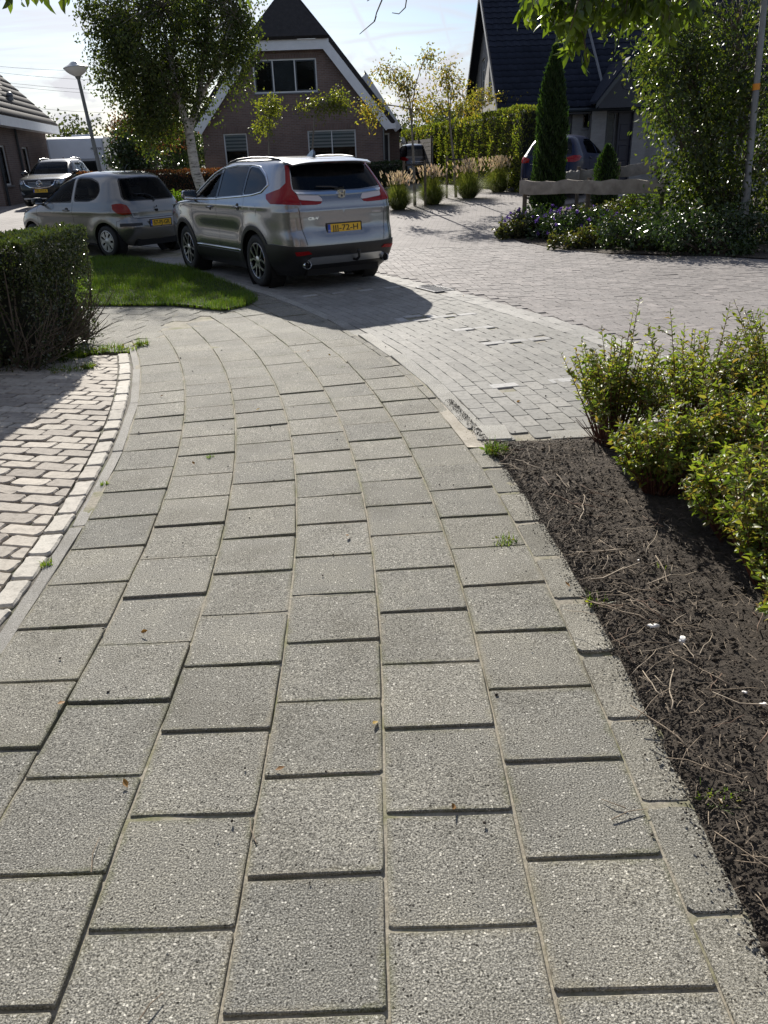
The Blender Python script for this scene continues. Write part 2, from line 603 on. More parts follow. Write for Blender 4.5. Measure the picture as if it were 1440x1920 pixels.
# ---------------- ground materials
def mat_aggregate(name, base, dark, light, sc=210.0, bumps=0.55, varamt=0.16, edge=None):
    """exposed-aggregate concrete: fine stones of mixed greys set in cement; edge = half sizes of the slab for grime along its rim"""
    m, N, L, b = M_(name)
    pc = pos_coord(N)
    g1 = noise(N, L, sc, 2.5, 0.75, pc)
    r = ramp(N, [(0.33, dark), (0.44, tuple(x * 0.66 for x in base)), (0.52, base), (0.60, tuple((x + y) / 2 for x, y in zip(base, light))), (0.70, light)])
    L.new(g1.outputs['Fac'], r.inputs[0])
    # scattered single pebbles, some white, some dark
    v = N.new('ShaderNodeTexVoronoi')
    v.inputs['Scale'].default_value = sc * 0.62
    L.new(pc, v.inputs['Vector'])
    sx = N.new('ShaderNodeSeparateColor')
    L.new(v.outputs['Color'], sx.inputs[0])
    core = N.new('ShaderNodeMath'); core.operation = 'LESS_THAN'; core.inputs[1].default_value = 0.42
    L.new(v.outputs['Distance'], core.inputs[0])
    def pick(th, op):
        q = N.new('ShaderNodeMath'); q.operation = op; q.inputs[1].default_value = th
        L.new(sx.outputs[0], q.inputs[0])
        w = N.new('ShaderNodeMath'); w.operation = 'MULTIPLY'
        L.new(q.outputs[0], w.inputs[0]); L.new(core.outputs[0], w.inputs[1])
        return w.outputs[0]
    c1 = mixc(N, L, pick(0.965, 'GREATER_THAN'), r.outputs[0], tuple(min(0.8, x * 1.15) for x in light))
    c1 = mixc(N, L, pick(0.03, 'LESS_THAN'), c1, tuple(x * 1.6 for x in dark))
    nb = noise(N, L, 2.6, 6, 0.65, pc)
    rr = ramp(N, [(0.28, (0.76, 0.75, 0.72)), (0.5, (1, 1, 1)), (0.72, (1.17, 1.16, 1.12))])
    L.new(nb.outputs['Fac'], rr.inputs[0])
    c2 = mixc(N, L, 1.0, c1, rr.outputs[0], 'MULTIPLY')
    rv = rnd_value(N, L)
    mr = ramp(N, [(0.0, (1 - varamt,) * 3), (0.5, (1, 0.99, 0.97)), (1.0, (1 + varamt, 1 + varamt * 0.9, 1 + varamt * 0.75))])
    L.new(rv, mr.inputs[0])
    c3 = mixc(N, L, 1.0, c2, mr.outputs[0], 'MULTIPLY')
    # pale blotches of cement and sand
    st = noise(N, L, 7.0, 7, 0.72, pc)
    rs = ramp(N, [(0.62, (0, 0, 0)), (0.78, (0.45, 0.45, 0.45))])
    L.new(st.outputs['Fac'], rs.inputs[0])
    c4 = mixc(N, L, rs.outputs[0], c3, tuple(x * 1.45 for x in base))
    if edge:
        oc = obj_coord(N)
        sp = N.new('ShaderNodeSeparateXYZ'); L.new(oc, sp.inputs[0])
        def dist(o, h):
            a_ = N.new('ShaderNodeMath'); a_.operation = 'ABSOLUTE'; L.new(o, a_.inputs[0])
            s_ = N.new('ShaderNodeMath'); s_.operation = 'SUBTRACT'; s_.inputs[0].default_value = h; L.new(a_.outputs[0], s_.inputs[1])
            return s_.outputs[0]
        mn = N.new('ShaderNodeMath'); mn.operation = 'MINIMUM'
        L.new(dist(sp.outputs['X'], edge[0]), mn.inputs[0]); L.new(dist(sp.outputs['Y'], edge[1]), mn.inputs[1])
        wob = noise(N, L, 22.0, 5, 0.7, pc)
        md = N.new('ShaderNodeMath'); md.operation = 'MULTIPLY_ADD'; md.inputs[1].default_value = -0.06
        L.new(wob.outputs['Fac'], md.inputs[0]); L.new(mn.outputs[0], md.inputs[2])
        er = N.new('ShaderNodeMapRange')
        er.inputs['From Min'].default_value = -0.012
        er.inputs['From Max'].default_value = -0.034
        er.inputs['To Max'].default_value = 0.5
        L.new(md.outputs[0], er.inputs['Value'])
        pick2 = noise(N, L, 1.9, 3, 0.6, pc)
        gr = ramp(N, [(0.42, (0.30, 0.27, 0.20)), (0.58, (0.115, 0.12, 0.05))])
        L.new(pick2.outputs['Fac'], gr.inputs[0])
        c4 = mixc(N, L, er.outputs[0], c4, gr.outputs[0])
    L.new(c4, b.inputs['Base Color'])
    b.inputs['Roughness'].default_value = 0.85
    b.inputs['Specular IOR Level'].default_value = 0.18
    nh = noise(N, L, sc * 0.8, 3, 0.7, pc)
    bump(N, L, b, nh.outputs['Fac'], bumps, 0.006)
    return m
def mat_brick(name, cols, rough=0.75, bstr=0.5, grit=140.0, var=0.1):
    m, N, L, b = M_(name)
    pc = pos_coord(N)
    rv = rnd_value(N, L)
    r = ramp(N, [(i / (len(cols) - 1), c) for i, c in enumerate(cols)])
    L.new(rv, r.inputs[0])
    n = noise(N, L, 26.0, 6, 0.7, pc)
    rr = ramp(N, [(0.28, (0.62, 0.61, 0.6)), (0.5, (1, 1, 1)), (0.75, (1.2, 1.19, 1.17))])
    L.new(n.outputs['Fac'], rr.inputs[0])
    c = mixc(N, L, 1.0, r.outputs[0], rr.outputs[0], 'MULTIPLY')
    n3 = noise(N, L, 1.1, 4, 0.6, pc)
    r3 = ramp(N, [(0.3, (0.85, 0.85, 0.85)), (0.7, (1.12, 1.12, 1.12))])
    L.new(n3.outputs['Fac'], r3.inputs[0])
    c = mixc(N, L, 1.0, c, r3.outputs[0], 'MULTIPLY')
    L.new(c, b.inputs['Base Color'])
    b.inputs['Roughness'].default_value = max(rough, 0.8)
    b.inputs['Specular IOR Level'].default_value = 0.2
    n2 = noise(N, L, grit, 4, 0.65, pc)
    bump(N, L, b, n2.outputs['Fac'], bstr, 0.004)
    return m
def mat_sand(name, a, b_, c, moss=0.5):
    m, N, L, b = M_(name)
    pc = pos_coord(N)
    n = noise(N, L, 90, 5, 0.7, pc)
    r = ramp(N, [(0.3, a), (0.7, b_)])
    L.new(n.outputs['Fac'], r.inputs[0])
    n2 = noise(N, L, 4.5, 5, 0.65, pc)
    r2 = ramp(N, [(0.5, (0, 0, 0)), (0.64, (moss, moss, moss))])
    L.new(n2.outputs['Fac'], r2.inputs[0])
    col = mixc(N, L, r2.outputs[0], r.outputs[0], c)
    L.new(col, b.inputs['Base Color'])
    b.inputs['Roughness'].default_value = 0.95
    bump(N, L, b, n.outputs['Fac'], 0.7, 0.004)
    return m
m_tile = mat_aggregate('aggregate_tile', (0.228, 0.222, 0.194), (0.02, 0.019, 0.016), (0.52, 0.505, 0.45), sc=235.0, bumps=0.95, varamt=0.09, edge=(0.1545, 0.1485))
m_tile2 = mat_aggregate('aggregate_tile_b', (0.235, 0.227, 0.195), (0.023, 0.021, 0.018), (0.52, 0.505, 0.45), sc=250.0, bumps=0.9, varamt=0.09, edge=(0.1545, 0.1485))
m_tile3 = mat_aggregate('aggregate_cut_tile', (0.235, 0.226, 0.192), (0.03, 0.028, 0.023), (0.48, 0.465, 0.41), sc=245.0, bumps=0.7, varamt=0.15)
m_kerb = mat_aggregate('kerb_concrete', (0.33, 0.325, 0.30), (0.15, 0.145, 0.13), (0.5, 0.49, 0.46), sc=320.0, bumps=0.4)
m_strip = mat_aggregate('edging_concrete', (0.27, 0.265, 0.245), (0.13, 0.12, 0.11), (0.38, 0.37, 0.35), sc=300.0, bumps=0.35)
m_joint = mat_sand('joint_sand', (0.16, 0.145, 0.115), (0.38, 0.345, 0.27), (0.13, 0.135, 0.05), 0.8)
m_joint_drive = mat_sand('joint_sand_dark', (0.05, 0.045, 0.038), (0.16, 0.145, 0.115), (0.07, 0.085, 0.03), 0.8)
m_sandpatch = mat_sand('bare_sand', (0.28, 0.25, 0.2), (0.46, 0.42, 0.35), (0.2, 0.18, 0.13), 0.4)
m_drivebrick = mat_brick('drive_brick', [(0.33, 0.295, 0.25), (0.41, 0.375, 0.32), (0.28, 0.25, 0.215), (0.45, 0.41, 0.35)], bstr=0.6, grit=110)
m_edgebrick = mat_brick('edge_brick', [(0.34, 0.315, 0.27), (0.42, 0.395, 0.345), (0.49, 0.465, 0.41), (0.37, 0.34, 0.295)], bstr=0.55, grit=110)
m_baybrick = mat_brick('bay_brick', [(0.225, 0.22, 0.202), (0.275, 0.268, 0.245), (0.245, 0.24, 0.222), (0.30, 0.29, 0.265)], bstr=0.5, grit=170)
m_roadbrick = mat_brick('road_brick', [(0.19, 0.175, 0.168), (0.25, 0.232, 0.222), (0.215, 0.20, 0.192), (0.275, 0.252, 0.24)], bstr=0.5, grit=150)
m_whitebrick = mat_brick('white_brick', [(0.34, 0.335, 0.32), (0.42, 0.415, 0.40)], bstr=0.3)
m_gutter = mat_brick('gutter_stone', [(0.29, 0.282, 0.262), (0.325, 0.316, 0.293), (0.36, 0.35, 0.325)], bstr=0.4, grit=200)
def mat_road_far():
    m, N, L, b = M_('road_brick_far')
    pc = pos_coord(N)
    mp = N.new('ShaderNodeMapping')
    mp.inputs['Rotation'].default_value = (0, 0, R(8))
    L.new(pc, mp.inputs[0])
    br = N.new('ShaderNodeTexBrick')
    br.inputs['Scale'].default_value = 1.0
    br.inputs['Brick Width'].default_value = 0.21
    br.inputs['Row Height'].default_value = 0.105
    br.inputs['Mortar Size'].default_value = 0.006
    br.inputs['Color1'].default_value = (0.20, 0.183, 0.176, 1)
    br.inputs['Color2'].default_value = (0.265, 0.245, 0.234, 1)
    br.inputs['Mortar'].default_value = (0.10, 0.09, 0.08, 1)
    L.new(mp.outputs[0], br.inputs['Vector'])
    n = noise(N, L, 0.8, 5, 0.6, pc)
    r = ramp(N, [(0.3, (0.8, 0.8, 0.8)), (0.7, (1.15, 1.15, 1.15))])
    L.new(n.outputs['Fac'], r.inputs[0])
    c = mixc(N, L, 1.0, br.outputs['Color'], r.outputs[0], 'MULTIPLY')
    L.new(c, b.inputs['Base Color'])
    b.inputs['Roughness'].default_value = 0.85
    b.inputs['Specular IOR Level'].default_value = 0.2
    bump(N, L, b, br.outputs['Fac'], -0.6, 0.008)
    return m
m_roadfar = mat_road_far()
def mat_soil(name, a, c, sc=40.0, bs=1.0):
    m, N, L, b = M_(name)
    pc = pos_coord(N)
    n = noise(N, L, sc, 8, 0.75, pc)
    r = ramp(N, [(0.3, a), (0.75, c)])
    L.new(n.outputs['Fac'], r.inputs[0])
    L.new(r.outputs[0], b.inputs['Base Color'])
    b.inputs['Roughness'].default_value = 0.95
    b.inputs['Specular IOR Level'].default_value = 0.2
    n2 = noise(N, L, sc * 2.5, 8, 0.8, pc)
    bump(N, L, b, n2.outputs['Fac'], bs, 0.02)
    return m
m_soil = mat_soil('dark_soil', (0.032, 0.027, 0.022), (0.165, 0.138, 0.112))
m_earth = mat_soil('earth', (0.03, 0.028, 0.016), (0.09, 0.08, 0.045), 12.0, 0.6)
m_turf = mat_soil('turf_base', (0.02, 0.03, 0.01), (0.05, 0.07, 0.02), 30.0, 0.8)
m_stick = plain('dry_stick', (0.23, 0.18, 0.125), 0.8, var=0.45, scale=40, bmp=0.4, bscale=200)
m_stick2 = plain('bark_twig', (0.16, 0.10, 0.065), 0.8, var=0.4, scale=40)

# ---------------- big sheets
gys = [-30, 0, 4, 5, 6, 7, 8, 9, 12, 14, 16, 18, 20, 22, 24, 26, 28, 30, 40, 60, 120, 300, 700, 1400]
gxs = [-900, -300, -60, -20, 0, 20, 60, 300, 900]
GV = [(x, y, gz(y) - 0.12) for y in gys for x in gxs]
GF = [(j * 9 + i, j * 9 + i + 1, j * 9 + 10 + i, j * 9 + 9 + i) for j in range(len(gys) - 1) for i in range(8)]
setp(link('ground', np_mesh('ground', GV, GF, m_earth)), kind='structure')

# ---------------- laying pieces
def piece_mesh(name, size, th, mat, bev=0.004, wob=0.0015, seed=0, n_side=2, crn=0.006):
    """a stone slab: slightly uneven outline, worn corners, bevelled top edge; top at z = 0"""
    r = random.Random(seed)
    hx, hy = size[0] / 2, size[1] / 2
    ring = []
    corners = [(-hx, -hy), (hx, -hy), (hx, hy), (-hx, hy)]
    for i in range(4):
        a, b = Vector(corners[i]), Vector(corners[(i + 1) % 4])
        d = (b - a).normalized()
        c0 = crn * r.uniform(0.6, 1.8)
        c1 = crn * r.uniform(0.6, 1.8)
        pts = [a + d * c0] + [a.lerp(b, k / n_side) for k in range(1, n_side)] + [b - d * c1]
        nr = Vector((d.y, -d.x))
        ring += [p + nr * r.uniform(-wob, wob * 0.4) for p in pts]
    n = len(ring)
    V, F = [], []
    for z, q in ((-th, 0.0), (-bev, 0.0), (0.0, bev)):
        for p in ring:
            k = 1 - q / max(abs(p.x), abs(p.y))
            V.append((p.x * k, p.y * k, z + (r.uniform(-0.0006, 0.0006) if z == 0 else 0)))
    for k in range(2):
        for i in range(n):
            j = (i + 1) % n
            F.append((k * n + i, k * n + j, k * n + n + j, k * n + n + i))
    F.append(tuple(range(2 * n, 3 * n)))
    me = bpy.data.meshes.new(name)
    me.from_pydata(V, [], F)
    me.materials.append(mat)
    me.update()
    return me
def lay(parent, name, meshes, places, limit=300, tilt=0.4, jz=0.0008, stuff_name=None, bias=0.0):
    """places: (x, y, rot, dz); the ones that show largest become parts, the rest one joined part"""
    pl = [p for p in places if seen(p[0], p[1])]
    def size_key(p):
        u, v = pix(p[0], p[1], 0)
        off = 0 if (0 <= u <= 1440 and 0 <= v <= 1920) else 50
        return off + p[0] ** 2 * 0.2 + p[1] ** 2 * 0.05 + p[1]
    pl.sort(key=size_key)
    rest_v, rest_f = [], []
    nb = 0
    r = random.Random(len(pl))
    for i, p in enumerate(pl):
        me = meshes[r.randrange(len(meshes))]
        t1, t2 = R(r.gauss(bias, tilt)), R(r.gauss(0, tilt))
        z = gz(p[1]) + p[3] + r.uniform(-jz, jz)
        if len(p) > 4:
            t1, t2 = R(p[4]), R(p[5])
        if i < limit:
            o = bpy.data.objects.new(name, me)
            COL.objects.link(o)
            o.parent = parent
            o.location = (p[0], p[1], z)
            o.rotation_euler = (t1, t2, p[2] + R(r.gauss(0, 0.35)))
        else:
            M = Euler((t1, t2, p[2])).to_matrix()
            Mn = np.array(M)
            V = np.empty(len(me.vertices) * 3, np.float32)
            me.vertices.foreach_get('co', V)
            V = V.reshape(-1, 3) @ Mn.T + np.array([p[0], p[1], z])
            rest_v.append(V)
            for f in me.polygons:
                rest_f.append(tuple(k + nb for k in f.vertices))
            nb += len(V)
    if rest_v:
        me = bpy.data.meshes.new(stuff_name or name + 's')
        me.from_pydata(np.concatenate(rest_v).tolist(), [], rest_f)
        me.materials.append(meshes[0].materials[0])
        me.update()
        o = link(stuff_name or name + 's', me, parent)
        o['kind'] = 'stuff'

# ---------------- the pavement of square slabs

PW, PL_ = 0.316, 0.306
def sd_poly(pts, seg=0.4):
    out = []
    for i in range(len(pts)):
        (s0, d0), (s1, d1) = pts[i], pts[(i + 1) % len(pts)]
        k = max(1, int(math.hypot(s1 - s0, d1 - d0) / seg))
        for j in range(k):
            t = j / k
            x, y, _ = sdp(s0 + (s1 - s0) * t, d0 + (d1 - d0) * t)
            out.append((x, y))
    return out
road = sheet('road', [(14, 2.0), (3.4, 2.0)] + [sdp(q, 3.06)[:2] for q in np.arange(2.0, 18.01, 0.4)] + [sdp(18.0, 1.13)[:2], (-9.2, 15.2), (-45, 17), (-45, 60), (14, 60)], -0.009, m_roadfar, step=0.8)
sidewalk = sheet('sidewalk', sd_poly([(-2.2, -1.0), (5.6, -0.98), (7.6, -0.2), (8.0, 1.0), (2.1, 1.06), (-2.2, 1.1)]), -0.0085, m_joint, step=0.045, hfun=lambda V: np.clip(fbm(V[:, 0], V[:, 1], 33, 4, 7.0) * 0.0042, -0.006, 0.0072))
tile_meshes = [piece_mesh('paving_tile', (PW - 0.007, PL_ - 0.0105), 0.04, m_tile if k % 3 else m_tile2, 0.0025, 0.0014, k, 4, 0.004) for k in range(8)]
def s_end(d):
    # the slabs end where the lawn and the cross path begin
    return float(np.interp(d, [-0.95, -0.63, -0.32, 0.0, 0.3, 0.6, 0.95, 1.1], [5.35, 6.35, 6.62, 6.8, 6.95, 7.35, 8.2, 8.6]))
col_phase = [2.89 - ARC_Y0, 2.47 - ARC_Y0, 2.02 - ARC_Y0, 1.22 - ARC_Y0, 1.39 - ARC_Y0, 1.245 - ARC_Y0]
places = []
for c in range(6):
    d = -0.948 + PW * (c + 0.5)
    ph = col_phase[c] % PL_
    k = -8
    while True:
        s = ph + (k + 0.5) * PL_
        if s > 0:
            s *= ARC_R / (ARC_R + d)
        if s > s_end(d):
            break
        k += 1
        x, y, a = sdp(s, d)
        rd = random.Random(c * 991 + k)
        p = (x, y, a, rd.uniform(-0.0035, 0.0035))
        # slabs heaved up by roots
        if c == 5 and abs(s - 1.75) < 0.16:
            p = (x, y, a, 0.006, 1.9, -1.1)
        if c == 5 and abs(s - 4.0) < 0.16:
            p = (x, y, a, 0.008, 2.6, -1.8)
        if c == 4 and abs(s - 3.9) < 0.16:
            p = (x, y, a, 0.004, 1.2, 0.6)
        places.append(p)
lay(sidewalk, 'paving_tile', tile_meshes, places, 300, 0.22, 0.0015, bias=-0.2)
# half slabs along the bed, then along the kerb
half_meshes = [piece_mesh('half_tile', (0.118, PL_ - 0.012), 0.04, m_tile3, 0.0035, 0.002, 40 + k, 3, 0.01) for k in range(4)]
thin_meshes = [piece_mesh('cut_tile', (0.056, PL_ - 0.012), 0.04, m_tile3, 0.003, 0.002, 50 + k, 3, 0.006) for k in range(3)]
places, places2 = [], []
k = -6
while True:
    s = (1.40 - ARC_Y0) % PL_ + (k + 0.5) * PL_
    k += 1
    if s > 8.3:
        break
    if s < 2.0:
        x, y, a = sdp(s, 0.948 + 0.0615)
        places.append((x, y, a, random.uniform(-0.004, 0.001)))
    elif not (2.1 < s < 2.75):
        x, y, a = sdp(s, 0.948 + 0.03)
        places2.append((x, y, a, random.uniform(-0.004, 0.0)))
lay(sidewalk, 'half_tile', half_meshes, places, 300, 0.4)
lay(sidewalk, 'cut_tile', thin_meshes, places2, 300, 0.4)
# flat kerb stones between slabs and parking bays
kerb_meshes = [piece_mesh('kerb_stone', (0.118, 0.985), 0.12, m_kerb, 0.006, 0.003, 60 + k, 6, 0.008) for k in range(3)]
kerb_sheet = sheet('kerb', sd_poly([(2.2, 1.012), (16.5, 1.012), (16.5, 1.135), (2.2, 1.135)]), -0.018, m_joint_drive, step=0.5)
places = []
s = 2.32
while s < 16:
    x, y, a = sdp(s + 0.49, 1.073)
    places.append((x, y, a, 0.001))
    s += 0.995 * 16 / 17.07
lay(kerb_sheet, 'kerb_stone', kerb_meshes, places, 300, 0.15)
# edging strip along the brick drive
strip_meshes = [piece_mesh('edging_strip', (0.056, 0.98), 0.1, m_strip, 0.004, 0.002, 70 + k, 8, 0.006) for k in range(3)]
places = []
s = -1.6
while s < 5.0:
    x, y, a = sdp(s + 0.49, -0.979)
    places.append((x, y, a, -0.002))
    s += 0.99 * (16 / 15.02 if s > 0 else 1)
lay(sidewalk, 'edging_strip', strip_meshes, places, 300, 0.2)

# ---------------- the cross path behind the hedge
path_poly = [(-9, 6.9), (-2.0, 6.82), (-1.85, 7.3), (-1.75, 7.85), (-1.6, 8.2), (-1.45, 8.5), (-1.4, 8.72), (-1.4, 9.2), (-2.4, 9.9), (-3.5, 10.2), (-9, 10.4)]
side_path = sheet('side_path', path_poly, -0.0125, m_joint, step=0.5)
pm = [piece_mesh('paving_tile', (0.302, 0.297), 0.04, m_tile, 0.0035, 0.0016, 80 + k, 3, 0.008) for k in range(4)]
places = []
ang = R(-17)
ca, sa = math.cos(ang), math.sin(ang)
inner = np.array([])
for i in range(-30, 14):
    for j in range(-12, 16):
        lx, ly = (i + 0.5 * (j % 2)) * 0.31, j * 0.306
        x, y = -2.6 + lx * ca - ly * sa, 8.0 + lx * sa + ly * ca
        if in_poly(np.array([(x, y)]), path_poly)[0]:
            s, d = xy_sd(x, y)
            if d > -0.95 and s < s_end(d) + 0.17:
                continue
            places.append((x, y, ang, -0.004))
lay(side_path, 'paving_tile', pm, places, 300, 0.3)

# ---------------- brick drive on the left
drive = sheet('driveway', sd_poly([(-1.8, -1.0), (5.35, -1.0), (5.45, -3.2), (4.6, -6.0), (-1.8, -6.0)]), -0.0145, m_joint_drive, step=0.5)
eb = [piece_mesh('edge_brick', (0.095, 0.194), 0.06, m_edgebrick, 0.008, 0.006, 90 + k, 4, 0.010) for k in range(7)]
places = []
s = -0.6
while s < 5.3:
    x, y, a = sdp(s + 0.1, -1.066)
    places.append((x, y, a, random.uniform(-0.003, 0.004)))
    s += 0.207 * (16 / 14.93 if s > 0 else 1)
lay(drive, 'edge_brick', eb, places, 300, 1.3)
db = [piece_mesh('brick', (0.2015, 0.097), 0.06, m_drivebrick, 0.006, 0.0045, 100 + k, 3, 0.012) for k in range(9)]
places = []
cuts = []
ang = R(-13)
ca, sa = math.cos(ang), math.sin(ang)
for i in range(-30, 24):
    for j in range(-46, 40):
        lx, ly = (i + 0.5 * (j % 2) + 0.06 * math.sin(j * 3.1)) * 0.209, j * 0.1035
        x, y = -2.2 + lx * ca - ly * sa, 4.3 + lx * sa + ly * ca
        s, d = xy_sd(x, y)
        if -1.6 < s < 5.3 and -5.0 < d < -1.228:
            places.append((x, y, ang, random.uniform(-0.003, 0.003)))
        elif -1.6 < s < 5.3 and -1.228 <= d < -1.03:
            cuts.append((x, y, s))
lay(drive, 'brick', db, places, 300, 1.7, stuff_name='bricks')
# bricks cut along the edge row
for ci, (x, y, s) in enumerate(cuts):
    if not seen(x, y):
        continue
    me = db[ci % len(db)].copy()
    bm = bmesh.new(); bm.from_mesh(me)
    ex, ey, ea = sdp(s, -1.120)
    no = Vector((math.cos(ea), math.sin(ea), 0))
    Mi = Matrix.Rotation(-ang, 4, 'Z')
    co = Mi @ Vector((ex - x, ey - y, 0))
    nn = Mi @ no
    bmesh.ops.bisect_plane(bm, geom=bm.verts[:] + bm.edges[:] + bm.faces[:], plane_co=co, plane_no=nn, clear_outer=True)
    bmesh.ops.holes_fill(bm, edges=[e for e in bm.edges if e.is_boundary])
    if len(bm.faces) < 4 or max((v.co.x for v in bm.verts), default=0) - min((v.co.x for v in bm.verts), default=0) < 0.03:
        bm.free(); bpy.data.meshes.remove(me)
        continue
    bm.to_mesh(me); bm.free()
    o = link('cut_brick', me, drive)
    o.location = (x, y, gz(y) + random.uniform(-0.003, 0.002)); o.rotation_euler = (0, 0, ang)

# ---------------- parking bays
bay = sheet('parking_bay', sd_poly([(2.05, 1.135), (18, 1.135), (18, 2.76), (2.05, 2.76)]), -0.008, m_joint, step=0.4)
bb = [piece_mesh('brick', (0.1042, 0.2042), 0.06, m_baybrick, 0.003, 0.0012, 130 + k, 2, 0.006) for k in range(7)]
wb = [piece_mesh('white_brick', (0.0995, 0.199), 0.06, m_whitebrick, 0.004, 0.002, 140 + k, 2, 0.006) for k in range(3)]
wb2 = [piece_mesh('white_brick', (0.199, 0.0995), 0.06, m_whitebrick, 0.004, 0.002, 145 + k, 2, 0.006) for k in range(3)]
places, white = [], []
for c in range(15):
    d = 1.135 + 0.0535 + c * 0.1075
    for k in range(75):
        s = 2.2 + (k * 0.2075 + (0.104 if c % 2 else 0)) * ARC_R / (ARC_R + d)
        x, y, a = sdp(s, d)
        if y > 14.6:
            continue
        places.append((x, y, a, random.uniform(-0.0015, 0.0012)))
# painted markers lie a few millimetres proud of the bricks
for (s, d0, d1) in ((7.57, 1.35, 1.51), (7.54, 1.71, 1.9), (7.52, 2.08, 2.27), (7.5, 2.46, 2.62), (3.1, 1.43, 1.62), (3.1, 1.86, 2.06),
                    (5.62, 2.08, 2.27), (5.62, 2.3, 2.49), (4.95, 1.9, 2.09), (4.95, 2.12, 2.3), (4.32, 1.88, 2.07), (4.32, 2.1, 2.29), (4.32, 2.32, 2.51)):
    x, y, a = sdp(s, (d0 + d1) / 2)
    white.append((x, y, a + R(1.5), 0.003))
for d in (1.68, 2.03):
    x, y, a = sdp(5.66, d)
    white.append((x, y, a + R(90), 0.003))
for d in (1.86,):
    for s in (5.55, 5.78):
        x, y, a = sdp(s, d)
        white.append((x, y, a, 0.003))
WHITE = [(w[0], w[1]) for w in white]
def near_white(x, y):
    return any(abs(x - a) < 0.07 and abs(y - b) < 0.07 for a, b in WHITE)
lay(bay, 'brick', bb, [p for p in places if not near_white(p[0], p[1])], 300, 0.3, stuff_name='bricks')
lay(bay, 'white_brick', wb2, white, 300, 0.2)
# light gutter stones along the bays
gut = sheet('gutter', sd_poly([(2.2, 2.755), (18, 2.755), (18, 3.06), (2.2, 3.06)]), -0.0155, m_joint, step=0.4)
gm = [piece_mesh('gutter_stone', (0.145, 0.297), 0.06, m_gutter, 0.004, 0.002, 150 + k, 2, 0.006) for k in range(4)]
places = []
for c in range(2):
    for k in range(55):
        s = 2.3 + (k * 0.304 + 0.15 * c) * 16 / 18.9
        x, y, a = sdp(s, 2.832 + c * 0.151)
        if 6.86 < s < 7.42:
            continue
        places.append((x, y, a, -0.001 - 0.003 * c))
lay(gut, 'gutter_stone', gm, places, 300, 0.3)
# drain grate let into the gutter
gx, gy, ga = sdp(7.14, 2.93)
gr = thing('drain_grate', 'small iron drain grate set into the pale gutter beside the parking bay', 'drain', (gx, gy, gz(gy)), ga)
m_iron = plain('cast_iron', (0.11, 0.11, 0.115), 0.45, 0.6, var=0.3, scale=30, bmp=0.3)
m_black = plain('black_void', (0.006, 0.006, 0.006), 0.9)
b_ = MB(); b_.bbox((-0.135, 0, -0.02), (0.03, 0.5, 0.05), 0.004); b_.bbox((0.135, 0, -0.02), (0.03, 0.5, 0.05), 0.004)
b_.bbox((0, -0.235, -0.021), (0.24, 0.03, 0.05), 0.004); b_.bbox((0, 0.235, -0.021), (0.24, 0.03, 0.05), 0.004)
b_.build('frame', m_iron, gr)
for k in range(9):
    q = MB(); q.bbox((0, -0.19 + k * 0.0475, -0.02), (0.24, 0.022, 0.035), 0.003)
    q.build('bar', m_iron, gr)
q = MB(); q.box((0, 0, -0.06), (0.26, 0.46, 0.01)); q.build('pit', m_black, gr)

# ---------------- herringbone bricks of the road
rb = [piece_mesh('brick', (0.205, 0.1008), 0.05, m_roadbrick, 0.003, 0.0012, 160 + k, 2, 0.007) for k in range(7)]
places = []
ang = R(7)
ca, sa = math.cos(ang), math.sin(ang)
w = 0.1045
for i in range(-70, 110):
    for j in range(-60, 130):
        t = (i + j) % 4
        if t == 0:
            lx, ly, rr = (i + 1) * w, (j + 0.5) * w, 0.0
        elif t == 2:
            lx, ly, rr = (i + 0.5) * w, (j + 1) * w, math.pi / 2
        else:
            continue
        x, y = 1.5 + lx * ca - ly * sa, 5.0 + lx * sa + ly * ca
        if y > 14.8 or y < 3.0 or x < -6 or x > 8.2:
            continue
        s, d = xy_sd(x, y)
        if d < 3.11:
            continue
        places.append((x, y, ang + rr, random.uniform(-0.0022, 0.0018)))
lay(road, 'brick', rb, places, 300, 0.45, stuff_name='bricks')

# ---------------- the planted bed on the right
def bed_height(V):
    x, y = V[:, 0], V[:, 1]
    d = np.array([xy_sd(a, b)[1] for a, b in zip(x, y)])
    edge = np.clip((d - 1.065 + fbm(x, y, 2, 3, 30.0) * 0.006) / 0.12, 0, 1)
    far = np.clip((4.05 - y) / 0.2, 0, 1)
    lump = fbm(x, y, 5, 5, 9.0, 0.6) * 0.011 + np.abs(fbm(x, y, 9, 3, 60.0, 0.6)) * 0.007
    return edge * far * (0.010 + lump) + (edge * 0.016 - 0.012)
bed_poly = sd_poly([(-1.6, 1.05), (2.08, 1.075)], 0.3)[:-1]
bed_poly = [sdp(s, 1.05 + 0.003 * math.sin(s * 7) + 0.004 * math.sin(s * 19 + 1) + 0.003 * math.sin(s * 41))[:2] for s in np.linspace(-1.7, 2.08, 160)]
bed_poly += [(1.1, 4.0), (2.6, 4.12), (4.4, 4.4), (4.4, 0.0)]
bed = sheet('planting_bed', bed_poly, 0.004, m_soil, step=0.028, hfun=bed_height)
bare = sheet('sand_patch', [sdp(s, d)[:2] for s, d in ((2.06, 0.95), (2.75, 0.95), (2.8, 1.01), (2.3, 1.03), (2.12, 1.12), (2.02, 1.06))], -0.004, m_sandpatch, step=0.05,
             hfun=lambda V: fbm(V[:, 0], V[:, 1], 3, 4, 30, .6) * 0.003)
